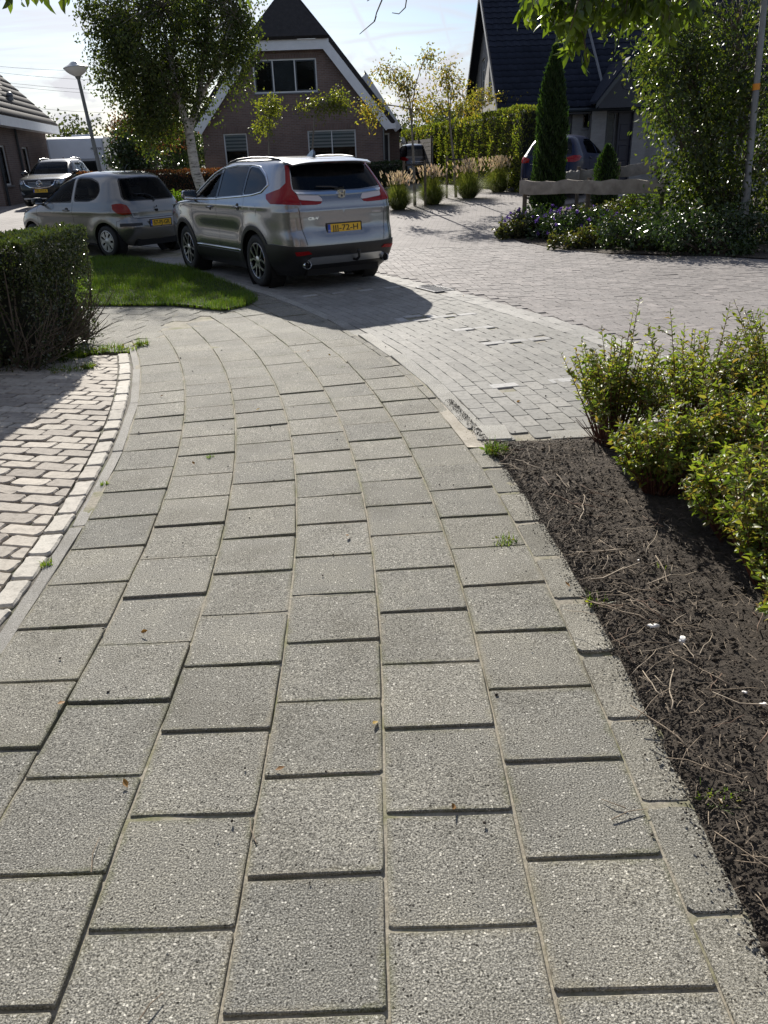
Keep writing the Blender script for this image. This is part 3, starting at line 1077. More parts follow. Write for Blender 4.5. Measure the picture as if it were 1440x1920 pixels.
# stone row closing the bay against the bed
m_st = [piece_mesh('edge_slab', (0.3, 0.14), 0.05, m_kerb, 0.005, 0.003, 170 + k, 3, 0.008) for k in range(3)]
lay(bay, 'edge_slab', m_st, [(1.2 + 0.31 * k - 0.1, 4.13 + 0.012 * k, R(2), 0.0) for k in range(0, 10)], 300, 0.4)
x, y, a = sdp(2.22, 1.12)
lay(bay, 'edge_slab', [piece_mesh('edge_slab', (0.2, 0.26), 0.05, m_kerb, 0.005, 0.004, 175, 3, 0.012)], [(x + 0.02, y + 0.03, a + R(-8), 0.004)], 300, 0.4)
# ------------------------------------------------------------------ cars
def pchip(xs, ys):
    xs, ys = np.array(xs, float), np.array(ys, float)
    h = np.diff(xs); dl = np.diff(ys) / h
    m = np.zeros(len(xs))
    m[0], m[-1] = dl[0], dl[-1]
    for i in range(1, len(xs) - 1):
        if dl[i - 1] * dl[i] <= 0:
            m[i] = 0
        else:
            w1, w2 = 2 * h[i] + h[i - 1], h[i] + 2 * h[i - 1]
            m[i] = (w1 + w2) / (w1 / dl[i - 1] + w2 / dl[i])
    def f(x):
        x = np.clip(np.asarray(x, float), xs[0], xs[-1])
        i = np.clip(np.searchsorted(xs, x) - 1, 0, len(xs) - 2)
        t = (x - xs[i]) / h[i]
        t2, t3 = t * t, t * t * t
        return (2 * t3 - 3 * t2 + 1) * ys[i] + (t3 - 2 * t2 + t) * h[i] * m[i] + (-2 * t3 + 3 * t2) * ys[i + 1] + (t3 - t2) * h[i] * m[i + 1]
    return f

class Shell:
    """car body: at every height the plan is a rounded box; three charts (rear, side, front) unfold its left half"""
    def __init__(s, table, n=7.0, bumpf=None):
        z, xr, xf, w = zip(*table)
        s.z0, s.z1 = z[0], z[-1]
        s.xr, s.xf, s.w = pchip(z, xr), pchip(z, xf), pchip(z, w)
        s.n = n
        s.k = 0.5 ** (1.0 / n)
        s.bumpf = bumpf
        s.LR, s.LS, s.LF = 0.9, 4.4, 0.9
        zz = np.linspace(s.z0, s.z1, 1500)
        g = np.sqrt(np.gradient(zz) ** 2 + np.gradient(s.w(zz)) ** 2 + 0.15 * np.gradient(s.xf(zz)) ** 2 + 0.15 * np.gradient(s.xr(zz)) ** 2)
        s.zz, s.vv = zz, np.concatenate([[0], np.cumsum(g[1:])])
        s.V = s.vv[-1]
        s.T = s.LR + s.LS + s.LF
    def v_of(s, z): return np.interp(z, s.zz, s.vv)
    def z_of(s, v): return np.interp(v, s.vv, s.zz)
    def dom(s, kind, q, z):
        """chart point -> (t, v)"""
        z = min(max(z, s.z0), s.z1)
        xc, a, w = (s.xr(z) + s.xf(z)) / 2, (s.xf(z) - s.xr(z)) / 2, s.w(z)
        if kind == 'r':
            t = min(abs(q) / w, s.k) / s.k * s.LR
        elif kind == 'f':
            t = s.T - min(abs(q) / w, s.k) / s.k * s.LF
        else:
            X = min(max((q - xc) / a, -s.k), s.k)
            t = s.LR + (X + s.k) / (2 * s.k) * s.LS
        return (float(t), float(s.v_of(z)))
    def pos(s, t, v):
        t, v = np.asarray(t, float), np.asarray(v, float)
        z = s.z_of(v)
        xc, a, w = (s.xr(z) + s.xf(z)) / 2, (s.xf(z) - s.xr(z)) / 2, s.w(z)
        n, k = s.n, s.k
        Yr = np.clip(t / s.LR, 0, 1) * k
        Xs = np.clip((t - s.LR) / s.LS, 0, 1) * 2 * k - k
        Yf = np.clip((s.T - t) / s.LF, 0, 1) * k
        rear, front = t < s.LR, t > s.LR + s.LS
        X = np.where(rear, -(1 - Yr ** n) ** (1 / n), np.where(front, (1 - Yf ** n) ** (1 / n), Xs))
        Y = np.where(rear, Yr, np.where(front, Yf, np.maximum(1 - np.abs(Xs) ** n, 0) ** (1 / n)))
        P = np.stack([xc + a * X, w * Y, z], -1)
        if s.bumpf is not None:
            P = s.bumpf(P)
        return P
    def nrm(s, t, v):
        e = 0.004
        t = np.asarray(t, float); v = np.asarray(v, float)
        t0, t1 = np.clip(t - e, 0, s.T), np.clip(t + e, 0, s.T)
        v0, v1 = np.clip(v - e, 0, s.V), np.clip(v + e, 0, s.V)
        a = s.pos(t1, v) - s.pos(t0, v)
        b = s.pos(t, v1) - s.pos(t, v0)
        n = np.cross(b, a)
        n /= np.maximum(np.linalg.norm(n, axis=-1, keepdims=True), 1e-9)
        return n
    def at(s, kind, q, z, off=0.0):
        t, v = s.dom(kind, q, z)
        p = s.pos(t, v) + s.nrm(t, v) * off
        if kind in 'rf' and q < 0:
            p = p * np.array([1, -1, 1])
        return Vector(p.tolist())
    def rp(s, y, z, off=0.0): return s.at('r', y, z, off)

def densify(poly, step=0.045):
    out = []
    for i in range(len(poly)):
        (k0, q0, z0), (k1, q1, z1) = poly[i], poly[(i + 1) % len(poly)]
        if k0 != k1:
            out.append(poly[i])
            continue
        m = max(1, int(math.hypot(q1 - q0, z1 - z0) / step))
        out += [(k0, q0 + (q1 - q0) * j / m, z0 + (z1 - z0) * j / m) for j in range(m)]
    return out
def rnd_poly(pts, r=0.04, seg=4):
    """round the corners of a 2-D polygon"""
    out = []
    n = len(pts)
    for i in range(n):
        p0, p1, p2 = Vector(pts[i - 1]), Vector(pts[i]), Vector(pts[(i + 1) % n])
        a, b = (p0 - p1), (p2 - p1)
        q = min(r, a.length * 0.45, b.length * 0.45)
        A, B = p1 + a.normalized() * q, p1 + b.normalized() * q
        for k in range(seg + 1):
            t = k / seg
            out.append(tuple((1 - t) ** 2 * A + 2 * t * (1 - t) * p1 + t * t * B))
    return out
def S(pts, r=0.0): return [('s', *p) for p in (rnd_poly(pts, r) if r else pts)]
def RR(pts, r=0.0): return [('r', *p) for p in (rnd_poly(pts, r) if r else pts)]
def FF(pts, r=0.0): return [('f', *p) for p in (rnd_poly(pts, r) if r else pts)]
def arch(x, z, r, zmin, seg=22):
    a0 = math.asin(max(-1, (zmin - z) / r))
    pts = [(x + r * math.cos(a0 + (math.pi - 2 * a0) * k / seg), z + r * math.sin(a0 + (math.pi - 2 * a0) * k / seg)) for k in range(seg + 1)]
    return pts

def car_body(root, sh, regions, paint, body_name='body', grid=0.06):
    """regions: (name, polygon, material or None, offset, mode) in order of priority; mode 'pair' = one object on each side,
    'one' = both halves joined, 'drop' = hole"""
    polys = []
    pts, edges = [], []
    def add_loop(loop):
        b = len(pts)
        pts.extend(loop)
        edges.extend([(b + i, b + (i + 1) % len(loop)) for i in range(len(loop))])
    add_loop([(0, 0)] + [(t, 0) for t in np.arange(0.08, sh.T - 0.02, 0.08)] + [(sh.T, 0)] + [(sh.T, v) for v in np.arange(0.07, sh.V - 0.02, 0.07)] + [(sh.T, sh.V)]
             + [(t, sh.V) for t in np.arange(sh.T - 0.08, 0.02, -0.08)] + [(0, sh.V)] + [(0, v) for v in np.arange(sh.V - 0.07, 0.02, -0.07)])
    for (name, poly, m, off, mode) in regions:
        d = [sh.dom(*p) for p in densify(poly)]
        e = [d[0]]
        for p in d[1:]:
            if math.hypot(p[0] - e[-1][0], p[1] - e[-1][1]) > 1e-4:
                e.append(p)
        if math.hypot(e[0][0] - e[-1][0], e[0][1] - e[-1][1]) < 1e-4:
            e.pop()
        polys.append(e)
        add_loop(e)
    C = np.array(pts)
    gt, gv = np.meshgrid(np.arange(grid * .5, sh.T, grid), np.arange(grid * .45, sh.V, grid * 0.8))
    Gd = np.stack([gt.ravel(), gv.ravel()], 1)
    keep = np.ones(len(Gd), bool)
    for i in range(0, len(C), 200):
        dd = np.hypot(Gd[:, None, 0] - C[None, i:i + 200, 0], Gd[:, None, 1] - C[None, i:i + 200, 1]).min(1)
        keep &= dd > grid * 0.42
    Gd = Gd[keep]
    vo, eo, fo, *_ = delaunay_2d_cdt([Vector(p) for p in pts] + [Vector(p) for p in Gd.tolist()], edges, [], 1, 1e-5)
    D = np.array([tuple(v) for v in vo])
    tri = np.array([f[:3] for f in fo if len(f) == 3])
    a, b, c = D[tri[:, 0]], D[tri[:, 1]], D[tri[:, 2]]
    area = (b[:, 0] - a[:, 0]) * (c[:, 1] - a[:, 1]) - (b[:, 1] - a[:, 1]) * (c[:, 0] - a[:, 0])
    tri[area > 0] = tri[area > 0][:, ::-1]
    tri = tri[np.abs(area) > 1e-10]
    cen = D[tri].mean(1)
    owner = np.full(len(tri), -1)
    for i in range(len(polys) - 1, -1, -1):
        owner[in_poly(cen, polys[i])] = i
    P = sh.pos(D[:, 0], D[:, 1])
    # centre line exactly on the plane of symmetry
    mid = (D[:, 0] < 1e-6) | (D[:, 0] > sh.T - 1e-6)
    P[mid, 1] = 0
    Nn = sh.nrm(D[:, 0], D[:, 1])
    Nn[mid, 1] = 0
    Nn /= np.maximum(np.linalg.norm(Nn, axis=1, keepdims=True), 1e-9)
    out = {}
    def make(name, ids, mat, off, side, parent):
        T = tri[ids]
        used, inv = np.unique(T, return_inverse=True)
        T2 = inv.reshape(-1, 3)
        V, Nv = P[used] + Nn[used] * off, Nn[used]
        Vs, Fs, Ns = [], [], []
        base = 0
        for sg in ((1,) if side == 1 else ((-1,) if side == -1 else (1, -1))):
            m = np.array([1, sg, 1])
            Vq, Nq = V * m, Nv * m
            F = T2 if sg == 1 else T2[:, ::-1]
            Vs.append(Vq); Ns.append(Nq[F].reshape(-1, 3)); Fs.append(F + base)
            base += len(Vq)
            if abs(off) > 1e-4:                       # close the step round the border
                ed = {}
                for f in F.tolist():
                    for k in range(3):
                        e = (f[k], f[(k + 1) % 3])
                        if (e[1], e[0]) in ed:
                            del ed[(e[1], e[0])]
                        else:
                            ed[e] = 1
                es = [e for e in ed if not (abs(Vq[e[0]][1]) < 1e-6 and abs(Vq[e[1]][1]) < 1e-6)]
                if es:
                    E_ = np.array(es)
                    A, B = Vq[E_[:, 0]], Vq[E_[:, 1]]
                    dn = (off + 0.012) if off > 0 else off
                    A2, B2 = A - Nq[E_[:, 0]] * dn, B - Nq[E_[:, 1]] * dn
                    k = len(E_)
                    Vs.append(np.concatenate([A, B, A2, B2]))
                    ar = np.arange(k)
                    F1 = np.stack([ar, ar + 2 * k, ar + k], 1) + base
                    F2 = np.stack([ar + k, ar + 2 * k, ar + 3 * k], 1) + base
                    FF_ = np.concatenate([F1, F2])
                    fn = np.cross(A2 - A, B - A)
                    fn /= np.maximum(np.linalg.norm(fn, axis=1, keepdims=True), 1e-9)
                    Fs.append(FF_)
                    Ns.append(np.repeat(np.concatenate([fn, fn]), 3, axis=0))
                    base += 4 * k
        me = np_mesh(name, np.concatenate(Vs), np.concatenate(Fs), mat, smooth=True)
        me.normals_split_custom_set(np.concatenate(Ns).tolist())
        return link(name, me, parent)
    body = make(body_name, owner == -1, paint, 0.0, 0, root)
    for i, (name, poly, m, off, mode) in enumerate(regions):
        ids = owner == i
        if m is None or not ids.any():
            continue
        if mode == 'pair':
            out[name] = (make(name, ids, m, off, 1, root), make(name, ids, m, off, -1, root))
        else:
            out[name] = make(name, ids, m, off, 0, root)
    return body, out

def surf_tube(sh, pts, r, n=6, off=0.0, mirror=False, step=0.05, squash=False):
    P = []
    for i in range(len(pts) - 1):
        (k0, q0, z0), (k1, q1, z1) = pts[i], pts[i + 1]
        m = max(1, int(math.hypot(q1 - q0, z1 - z0) / step))
        P += [sh.at(k0 if k0 == k1 else k1, q0 + (q1 - q0) * j / m, z0 + (z1 - z0) * j / m, off) for j in range(m)]
    P.append(sh.at(*pts[-1], off))
    if mirror:
        P = [Vector((p.x, -p.y, p.z)) for p in P]
    b = MB()
    b.tube(P, r, n)
    return b

def text_mesh(name, body, size, mat, depth=0.002, bold=0.0, extr=True):
    cu = bpy.data.curves.new(name, 'FONT')
    cu.body = body
    cu.size = size
    cu.align_x = 'CENTER'
    cu.align_y = 'CENTER'
    cu.offset = bold
    cu.extrude = depth / 2
    cu.resolution_u = 3
    o = bpy.data.objects.new(name, cu)
    COL.objects.link(o)
    dg = bpy.context.evaluated_depsgraph_get()
    me = bpy.data.meshes.new_from_object(o.evaluated_get(dg))
    bpy.data.objects.remove(o)
    bpy.data.curves.remove(cu)
    me.materials.clear()
    me.materials.append(mat)
    me.name = name
    return me

# ---------------- car materials
def car_paint(name, col, metal=0.75, rough=0.32, flake=0.06, coat=1.0):
    m, N, L, b = M_(name)
    b.inputs['Base Color'].default_value = (*col, 1)
    b.inputs['Metallic'].default_value = metal
    b.inputs['Roughness'].default_value = rough
    b.inputs['Specular IOR Level'].default_value = 0.5 if coat > 0.9 else 0.15
    b.inputs['Coat Weight'].default_value = coat
    b.inputs['Coat Roughness'].default_value = 0.03
    oc = obj_coord(N)
    n = noise(N, L, 900.0, 2, 0.5, oc)
    mr = N.new('ShaderNodeMapRange')
    mr.inputs['To Min'].default_value = rough - flake
    mr.inputs['To Max'].default_value = rough + flake
    L.new(n.outputs['Fac'], mr.inputs['Value'])
    L.new(mr.outputs[0], b.inputs['Roughness'])
    # thin road dust low down, in patches
    sp = N.new('ShaderNodeSeparateXYZ')
    L.new(oc, sp.inputs[0])
    n2 = noise(N, L, 5.0, 6, 0.7, oc)
    dz = N.new('ShaderNodeMapRange')
    dz.inputs['From Min'].default_value = 0.2
    dz.inputs['From Max'].default_value = 0.9
    dz.inputs['To Min'].default_value = 0.22
    dz.inputs['To Max'].default_value = 0.05
    L.new(sp.outputs['Z'], dz.inputs['Value'])
    mu = N.new('ShaderNodeMath'); mu.operation = 'MULTIPLY'
    L.new(dz.outputs[0], mu.inputs[0]); L.new(n2.outputs['Fac'], mu.inputs[1])
    c = mixc(N, L, mu.outputs[0], col, tuple(0.6 * q + 0.05 for q in col))
    L.new(c, b.inputs['Base Color'])
    return m
m_silver = car_paint('silver_paint', (0.27, 0.28, 0.295), 0.88, 0.25)
m_beige = car_paint('beige_silver_paint', (0.235, 0.23, 0.215), 0.8, 0.3)
m_darkpaint = car_paint('charcoal_paint', (0.010, 0.014, 0.016), 0.15, 0.28, coat=0.6)
m_bluepaint = car_paint('blue_paint', (0.002, 0.006, 0.034), 0.0, 0.35, coat=0.25)
m_blackpaint = car_paint('black_paint', (0.008, 0.009, 0.011), 0.3, 0.22)
m_privacy = glass_mat('privacy_glass', (0.14, 0.15, 0.16), 0.5)
m_carglass = glass_mat('car_glass', (0.82, 0.87, 0.86), 0.92)
m_clad = plain('black_cladding', (0.012, 0.012, 0.013), 0.42, bmp=0.15, bscale=400)
m_trimblack = plain('gloss_black_trim', (0.006, 0.006, 0.007), 0.12)
m_chrome = plain('chrome', (0.75, 0.76, 0.78), 0.10, 1.0)
m_satin = plain('satin_silver', (0.42, 0.43, 0.44), 0.35, 0.9)
m_alloy = plain('alloy', (0.52, 0.53, 0.55), 0.28, 0.95)
m_tyre = plain('tyre_rubber', (0.014, 0.014, 0.014), 0.72, bmp=0.2, bscale=90)
m_under = plain('underbody', (0.008, 0.008, 0.008), 0.9)
m_seat = plain('seat_cloth', (0.035, 0.035, 0.04), 0.9, bmp=0.2, bscale=200)
def lamp_red(name, a, b_):
    m, N, L, b = M_(name)
    oc = obj_coord(N)
    wv = N.new('ShaderNodeTexWave')
    wv.bands_direction = 'Z'
    wv.inputs['Scale'].default_value = 26.0
    L.new(oc, wv.inputs['Vector'])
    c = mixc(N, L, wv.outputs['Fac'], a, b_)
    L.new(c, b.inputs['Base Color'])
    b.inputs['Roughness'].default_value = 0.08
    b.inputs['Specular IOR Level'].default_value = 0.35
    return m
m_lampred = lamp_red('lamp_red', (0.30, 0.004, 0.006), (0.17, 0.002, 0.003))
m_lampor = lamp_red('lamp_orange_red', (0.27, 0.03, 0.01), (0.20, 0.012, 0.007))
m_lampclear = plain('lamp_clear', (0.62, 0.56, 0.55), 0.15, 0.0, coat=1.0)
m_headlamp = plain('head_lamp', (0.35, 0.37, 0.39), 0.08, 0.7, coat=1.0)
m_plateyel = plain('plate_yellow', (0.78, 0.46, 0.015), 0.4, var=0.06, scale=20)
m_platetxt = plain('plate_black', (0.01, 0.01, 0.01), 0.5)
m_plateblue = plain('plate_blue', (0.01, 0.06, 0.42), 0.4)
m_platewhite = plain('plate_white', (0.8, 0.8, 0.8), 0.5)
m_mirrorglass = plain('mirror_glass', (0.7, 0.75, 0.8), 0.03, 1.0)

def number_plate(root, sh, z, x=None, text='JJJ-72-H', facing=-1, w=0.52, h=0.11, tiltdeg=0.0, frame=True):
    """plate on the rear (facing -1) or front (+1) of a car; local x is forward"""
    t = MB()
    t.bbox((0, 0, 0), (w, h, 0.006), 0.0025)
    pl = t.build('number_plate', m_plateyel, root)
    if x is None:
        x = (sh.rp(0.0, z).x - 0.014) if facing < 0 else (sh.at('f', 0.0, z).x + 0.012)
    # plate face: local z -> outward
    if facing < 0:
        Mx = Matrix(((0, 0, -1), (-1, 0, 0), (0, 1, 0)))
    else:
        Mx = Matrix(((0, 0, 1), (1, 0, 0), (0, 1, 0)))
    Mx = Mx @ Matrix.Rotation(R(tiltdeg), 3, 'X')
    pl.matrix_local = Matrix.Translation((x, 0, z)) @ Mx.to_4x4()
    f = MB()
    for c, s_ in (((0, -h / 2 - 0.008, -0.001), (w + 0.03, 0.018, 0.012)), ((0, h / 2 + 0.006, -0.001), (w + 0.03, 0.010, 0.012)),
                  ((-w / 2 - 0.008, 0, -0.001), (0.014, h + 0.02, 0.0115)), ((w / 2 + 0.008, 0, -0.001), (0.014, h + 0.02, 0.0115))):
        f.box(c, s_)
    link('plate_frame', f.mesh('plate_frame', m_clad), pl)
    bl = MB(); bl.box((-w / 2 + 0.022, 0, 0.0035), (0.04, h - 0.006, 0.003))
    link('blue_band', bl.mesh('blue_band', m_plateblue), pl)
    nl = text_mesh('country_letters', 'NL', 0.032, m_platewhite, 0.001)
    o = link('country_letters', nl, pl); o.location = (-w / 2 + 0.022, -h * 0.24, 0.0056)
    tm = text_mesh('plate_lettering', text, h * 0.92, m_platetxt, 0.0012, 0.0008)
    o = link('plate_lettering', tm, pl); o.location = (0.018, -0.001, 0.0042)
    wid = max(v.co.x for v in tm.vertices) - min(v.co.x for v in tm.vertices)
    o.scale = ((w - 0.11) / wid, 1.0, 1.0)
    return pl

def wheel(root, x, y, r, wd, rim_fn, rr, side, steer=0.0):
    t = MB()
    hw = wd / 2
    prof = [(rr, -hw * 0.55), (rr + 0.012, -hw * 0.9), (rr + (r - rr) * 0.55, -hw), (r - 0.03, -hw * 0.93), (r - 0.006, -hw * 0.72), (r, -hw * 0.4), (r, hw * 0.4),
            (r - 0.006, hw * 0.72), (r - 0.03, hw * 0.93), (r - (r - rr) * 0.45, hw), (rr + 0.012, hw * 0.9), (rr, hw * 0.55)]
    t.lathe(prof, 36, axis='Y', closed=True)
    w_ = t.build('wheel', m_tyre, root, smooth=50)
    w_.location = (x, y, r)
    w_.rotation_euler = (0, 0, (0 if side > 0 else math.pi) + steer)
    b = MB()
    b.lathe([(0.001, hw * 0.15), (rr * 0.98, hw * 0.15), (rr + 0.004, hw * 0.88), (rr - 0.012, hw * 0.90), (rr - 0.02, hw * 0.6)], 32, axis='Y')
    link('rim_barrel', b.mesh('rim_barrel', m_trimblack, smooth=40), w_)
    rim_fn(w_, rr, hw)
    return w_
def rim_five(w_, rr, hw):
    """five forked bright spokes over black"""
    for k in range(5):
        a = 2 * math.pi * k / 5 + 0.3
        b = MB()
        def P(rad, da, y): return (rad * math.cos(a + da), y, rad * math.sin(a + da))
        for sg in (-1, 1):
            q = [(0.055, 0.12 * sg), (rr * 0.48, 0.06 * sg), (rr * 0.95, 0.30 * sg), (rr * 0.98, 0.44 * sg), (rr * 0.55, 0.26 * sg), (0.06, 0.42 * sg)]
            b.prism([P(r_, d_, hw * (0.72 + 0.14 * r_ / rr)) for r_, d_ in q], (0, 0.014, 0))
        link('spoke', b.mesh('spoke', m_alloy), w_)
    h = MB(); h.lathe([(0.001, hw * 0.93), (0.035, hw * 0.92), (0.062, hw * 0.86), (0.068, hw * 0.5)], 20, axis='Y')
    link('hub_cap', h.mesh('hub_cap', m_alloy, smooth=40), w_)
    e = MB(); e.lathe([(rr - 0.016, hw * 0.82), (rr + 0.004, hw * 0.91), (rr + 0.008, hw * 0.86)], 36, axis='Y')
    link('rim_edge', e.mesh('rim_edge', m_alloy, smooth=60), w_)
def rim_cover(w_, rr, hw):
    """silver plastic wheel cover with seven wide spokes"""
    h = MB()
    h.lathe([(0.001, hw * 0.9), (0.07, hw * 0.88), (0.085, hw * 0.78)], 24, axis='Y')
    link('hub_cap', h.mesh('hub_cap', m_satin, smooth=40), w_)
    for k in range(7):
        a = 2 * math.pi * k / 7
        b = MB()
        q = [(0.06, -0.34), (rr * 0.60, -0.26), (rr * 0.96, -0.34), (rr * 0.96, 0.34), (rr * 0.60, 0.26), (0.06, 0.34)]
        b.prism([(r_ * math.cos(a + d_), hw * (0.80 - 0.05 * r_ / rr), r_ * math.sin(a + d_)) for r_, d_ in q], (0, 0.012, 0))
        link('spoke', b.mesh('spoke', m_satin), w_)
    e = MB(); e.lathe([(rr * 0.9, hw * 0.78), (rr * 0.95, hw * 0.88), (rr + 0.006, hw * 0.93), (rr + 0.012, hw * 0.86)], 32, axis='Y')
    link('rim_edge', e.mesh('rim_edge', m_satin, smooth=60), w_)
def rim_simple(w_, rr, hw):
    for k in range(5):
        a = 2 * math.pi * k / 5
        b = MB()
        q = [(0.03, -0.6), (rr * 0.97, -0.2), (rr * 0.97, 0.2), (0.03, 0.6)]
        b.prism([(r_ * math.cos(a + d_), hw * 0.8, r_ * math.sin(a + d_)) for r_, d_ in q], (0, 0.014, 0))
        link('spoke', b.mesh('spoke', m_alloy), w_)
    e = MB(); e.lathe([(rr * 0.95, hw * 0.8), (rr + 0.006, hw * 0.9), (rr + 0.01, hw * 0.84)], 28, axis='Y')
    link('rim_edge', e.mesh('rim_edge', m_alloy, smooth=60), w_)

def mirror(root, x, z, y, mat, s=1.0):
    for sg in (1, -1):
        b = MB()
        P = []
        for (dx, k) in ((-0.055 * s, 0.97), (0.0, 1.0), (0.06 * s, 0.85), (0.11 * s, 0.4)):
            P.append((dx, k))
        n = 12
        V, F = [], []
        for dx, k in P:
            for i in range(n):
                a = 2 * math.pi * i / n
                cy, cz = math.copysign(abs(math.cos(a)) ** 0.6, math.cos(a)), math.copysign(abs(math.sin(a)) ** 0.6, math.sin(a))
                V.append((x + dx, sg * (y + 0.115 * s * (1 + cy * k) - 0.0), z + 0.075 * s * (1 + cz * k)))
        for j in range(3):
            for i in range(n):
                i2 = (i + 1) % n
                F.append((j * n + i, j * n + i2, j * n + n + i2, j * n + n + i))
        F += [tuple(range(n - 1, -1, -1)), tuple(range(3 * n, 4 * n))]
        b.add(V, F)
        m = b.build('mirror', mat, root, smooth=50)
        g = MB(); g.bbox((x - 0.057 * s, sg * (y + 0.115 * s), z + 0.075 * s), (0.006, 0.18 * s, 0.115 * s), 0.002)
        link('mirror_glass', g.mesh('mirror_glass', m_mirrorglass), m)
        f = MB(); f.bbox((x + 0.01, sg * (y - 0.015), z + 0.01), (0.09 * s, 0.09 * s, 0.05 * s), 0.012)
        link('mirror_foot', f.mesh('mirror_foot', m_clad), m)
def handle(root, sh, x, z, mat, lw=0.19):
    for sg in (1, -1):
        p = sh.at('s', x, z)
        b = MB()
        b.bbox((p.x, sg * (p.y + 0.022), p.z), (lw, 0.022, 0.03), 0.009)
        b.bbox((p.x - lw * 0.36, sg * (p.y + 0.006), p.z), (0.03, 0.03, 0.022), 0.004)
        b.bbox((p.x + lw * 0.36, sg * (p.y + 0.006), p.z), (0.03, 0.03, 0.022), 0.004)
        h = b.build('door_handle', mat, root, smooth=40)
        c = MB(); c.lathe([(0.001, 0.003), (0.048, 0.003), (0.05, -0.01)], 16, axis='Y', origin=(p.x - 0.01, 0, p.z))
        for i, v in enumerate(c.v):
            c.v[i] = (v[0], sg * (p.y + v[1] - 0.001), v[2])
        link('handle_cup', c.mesh('handle_cup', m_clad), h)
def seats(root, xs, wy=0.36, zt=1.12, zh=1.3):
    for x in xs:
        for sg in (1, -1):
            b = MB()
            b.bbox((x, sg * wy, zt - 0.3), (0.14, 0.46, 0.62), 0.05, ry=R(-10))
            s_ = b.build('seat', m_seat, root, smooth=40)
            h = MB(); h.bbox((x - 0.06, sg * wy, zh - 0.06), (0.09, 0.26, 0.17), 0.04)
            h.tube([(x - 0.03, sg * wy + 0.05, zt - 0.06), (x - 0.05, sg * wy + 0.05, zh - 0.1)], 0.008, 6)
            h.tube([(x - 0.03, sg * wy - 0.05, zt - 0.06), (x - 0.05, sg * wy - 0.05, zh - 0.1)], 0.008, 6)
            link('headrest', h.mesh('headrest', m_seat, smooth=40), s_)
def underbody(root, sh, wb, r, zt=0.75, wy=0.62):
    L0, L1 = float(sh.xr(0.4)), float(sh.xf(0.4))
    b = MB()
    b.box(((L0 + L1) / 2, 0, 0.19 + 0.1), (L1 - L0 - 0.16, wy * 2 - 0.1, 0.2))
    b.box((0, 0, 0.305), (wb - 2 * r - 0.16, wy * 2 + 0.36, 0.21))
    b.box(((L0 + L1) / 2, 0, 0.56), (L1 - L0 - 0.6, wy * 2 - 0.06, 0.34))
    b.build('underbody', m_under, root)
    f = MB(); f.box((-0.1, 0, zt), (2.6, 1.25, 0.03)); f.build('cabin_floor', m_under, root)
def seam(pts, w=0.007):
    """thin strip along a polyline in a side or rear chart"""
    k = pts[0][0]
    P = [Vector(p[1:]) for p in pts]
    L_, R_ = [], []
    for i, p in enumerate(P):
        d = (P[min(i + 1, len(P) - 1)] - P[max(0, i - 1)]).normalized()
        n = Vector((-d.y, d.x)) * w / 2
        L_.append(p + n); R_.append(p - n)
    return [(k, *q) for q in L_] + [(k, *q) for q in reversed(R_)]

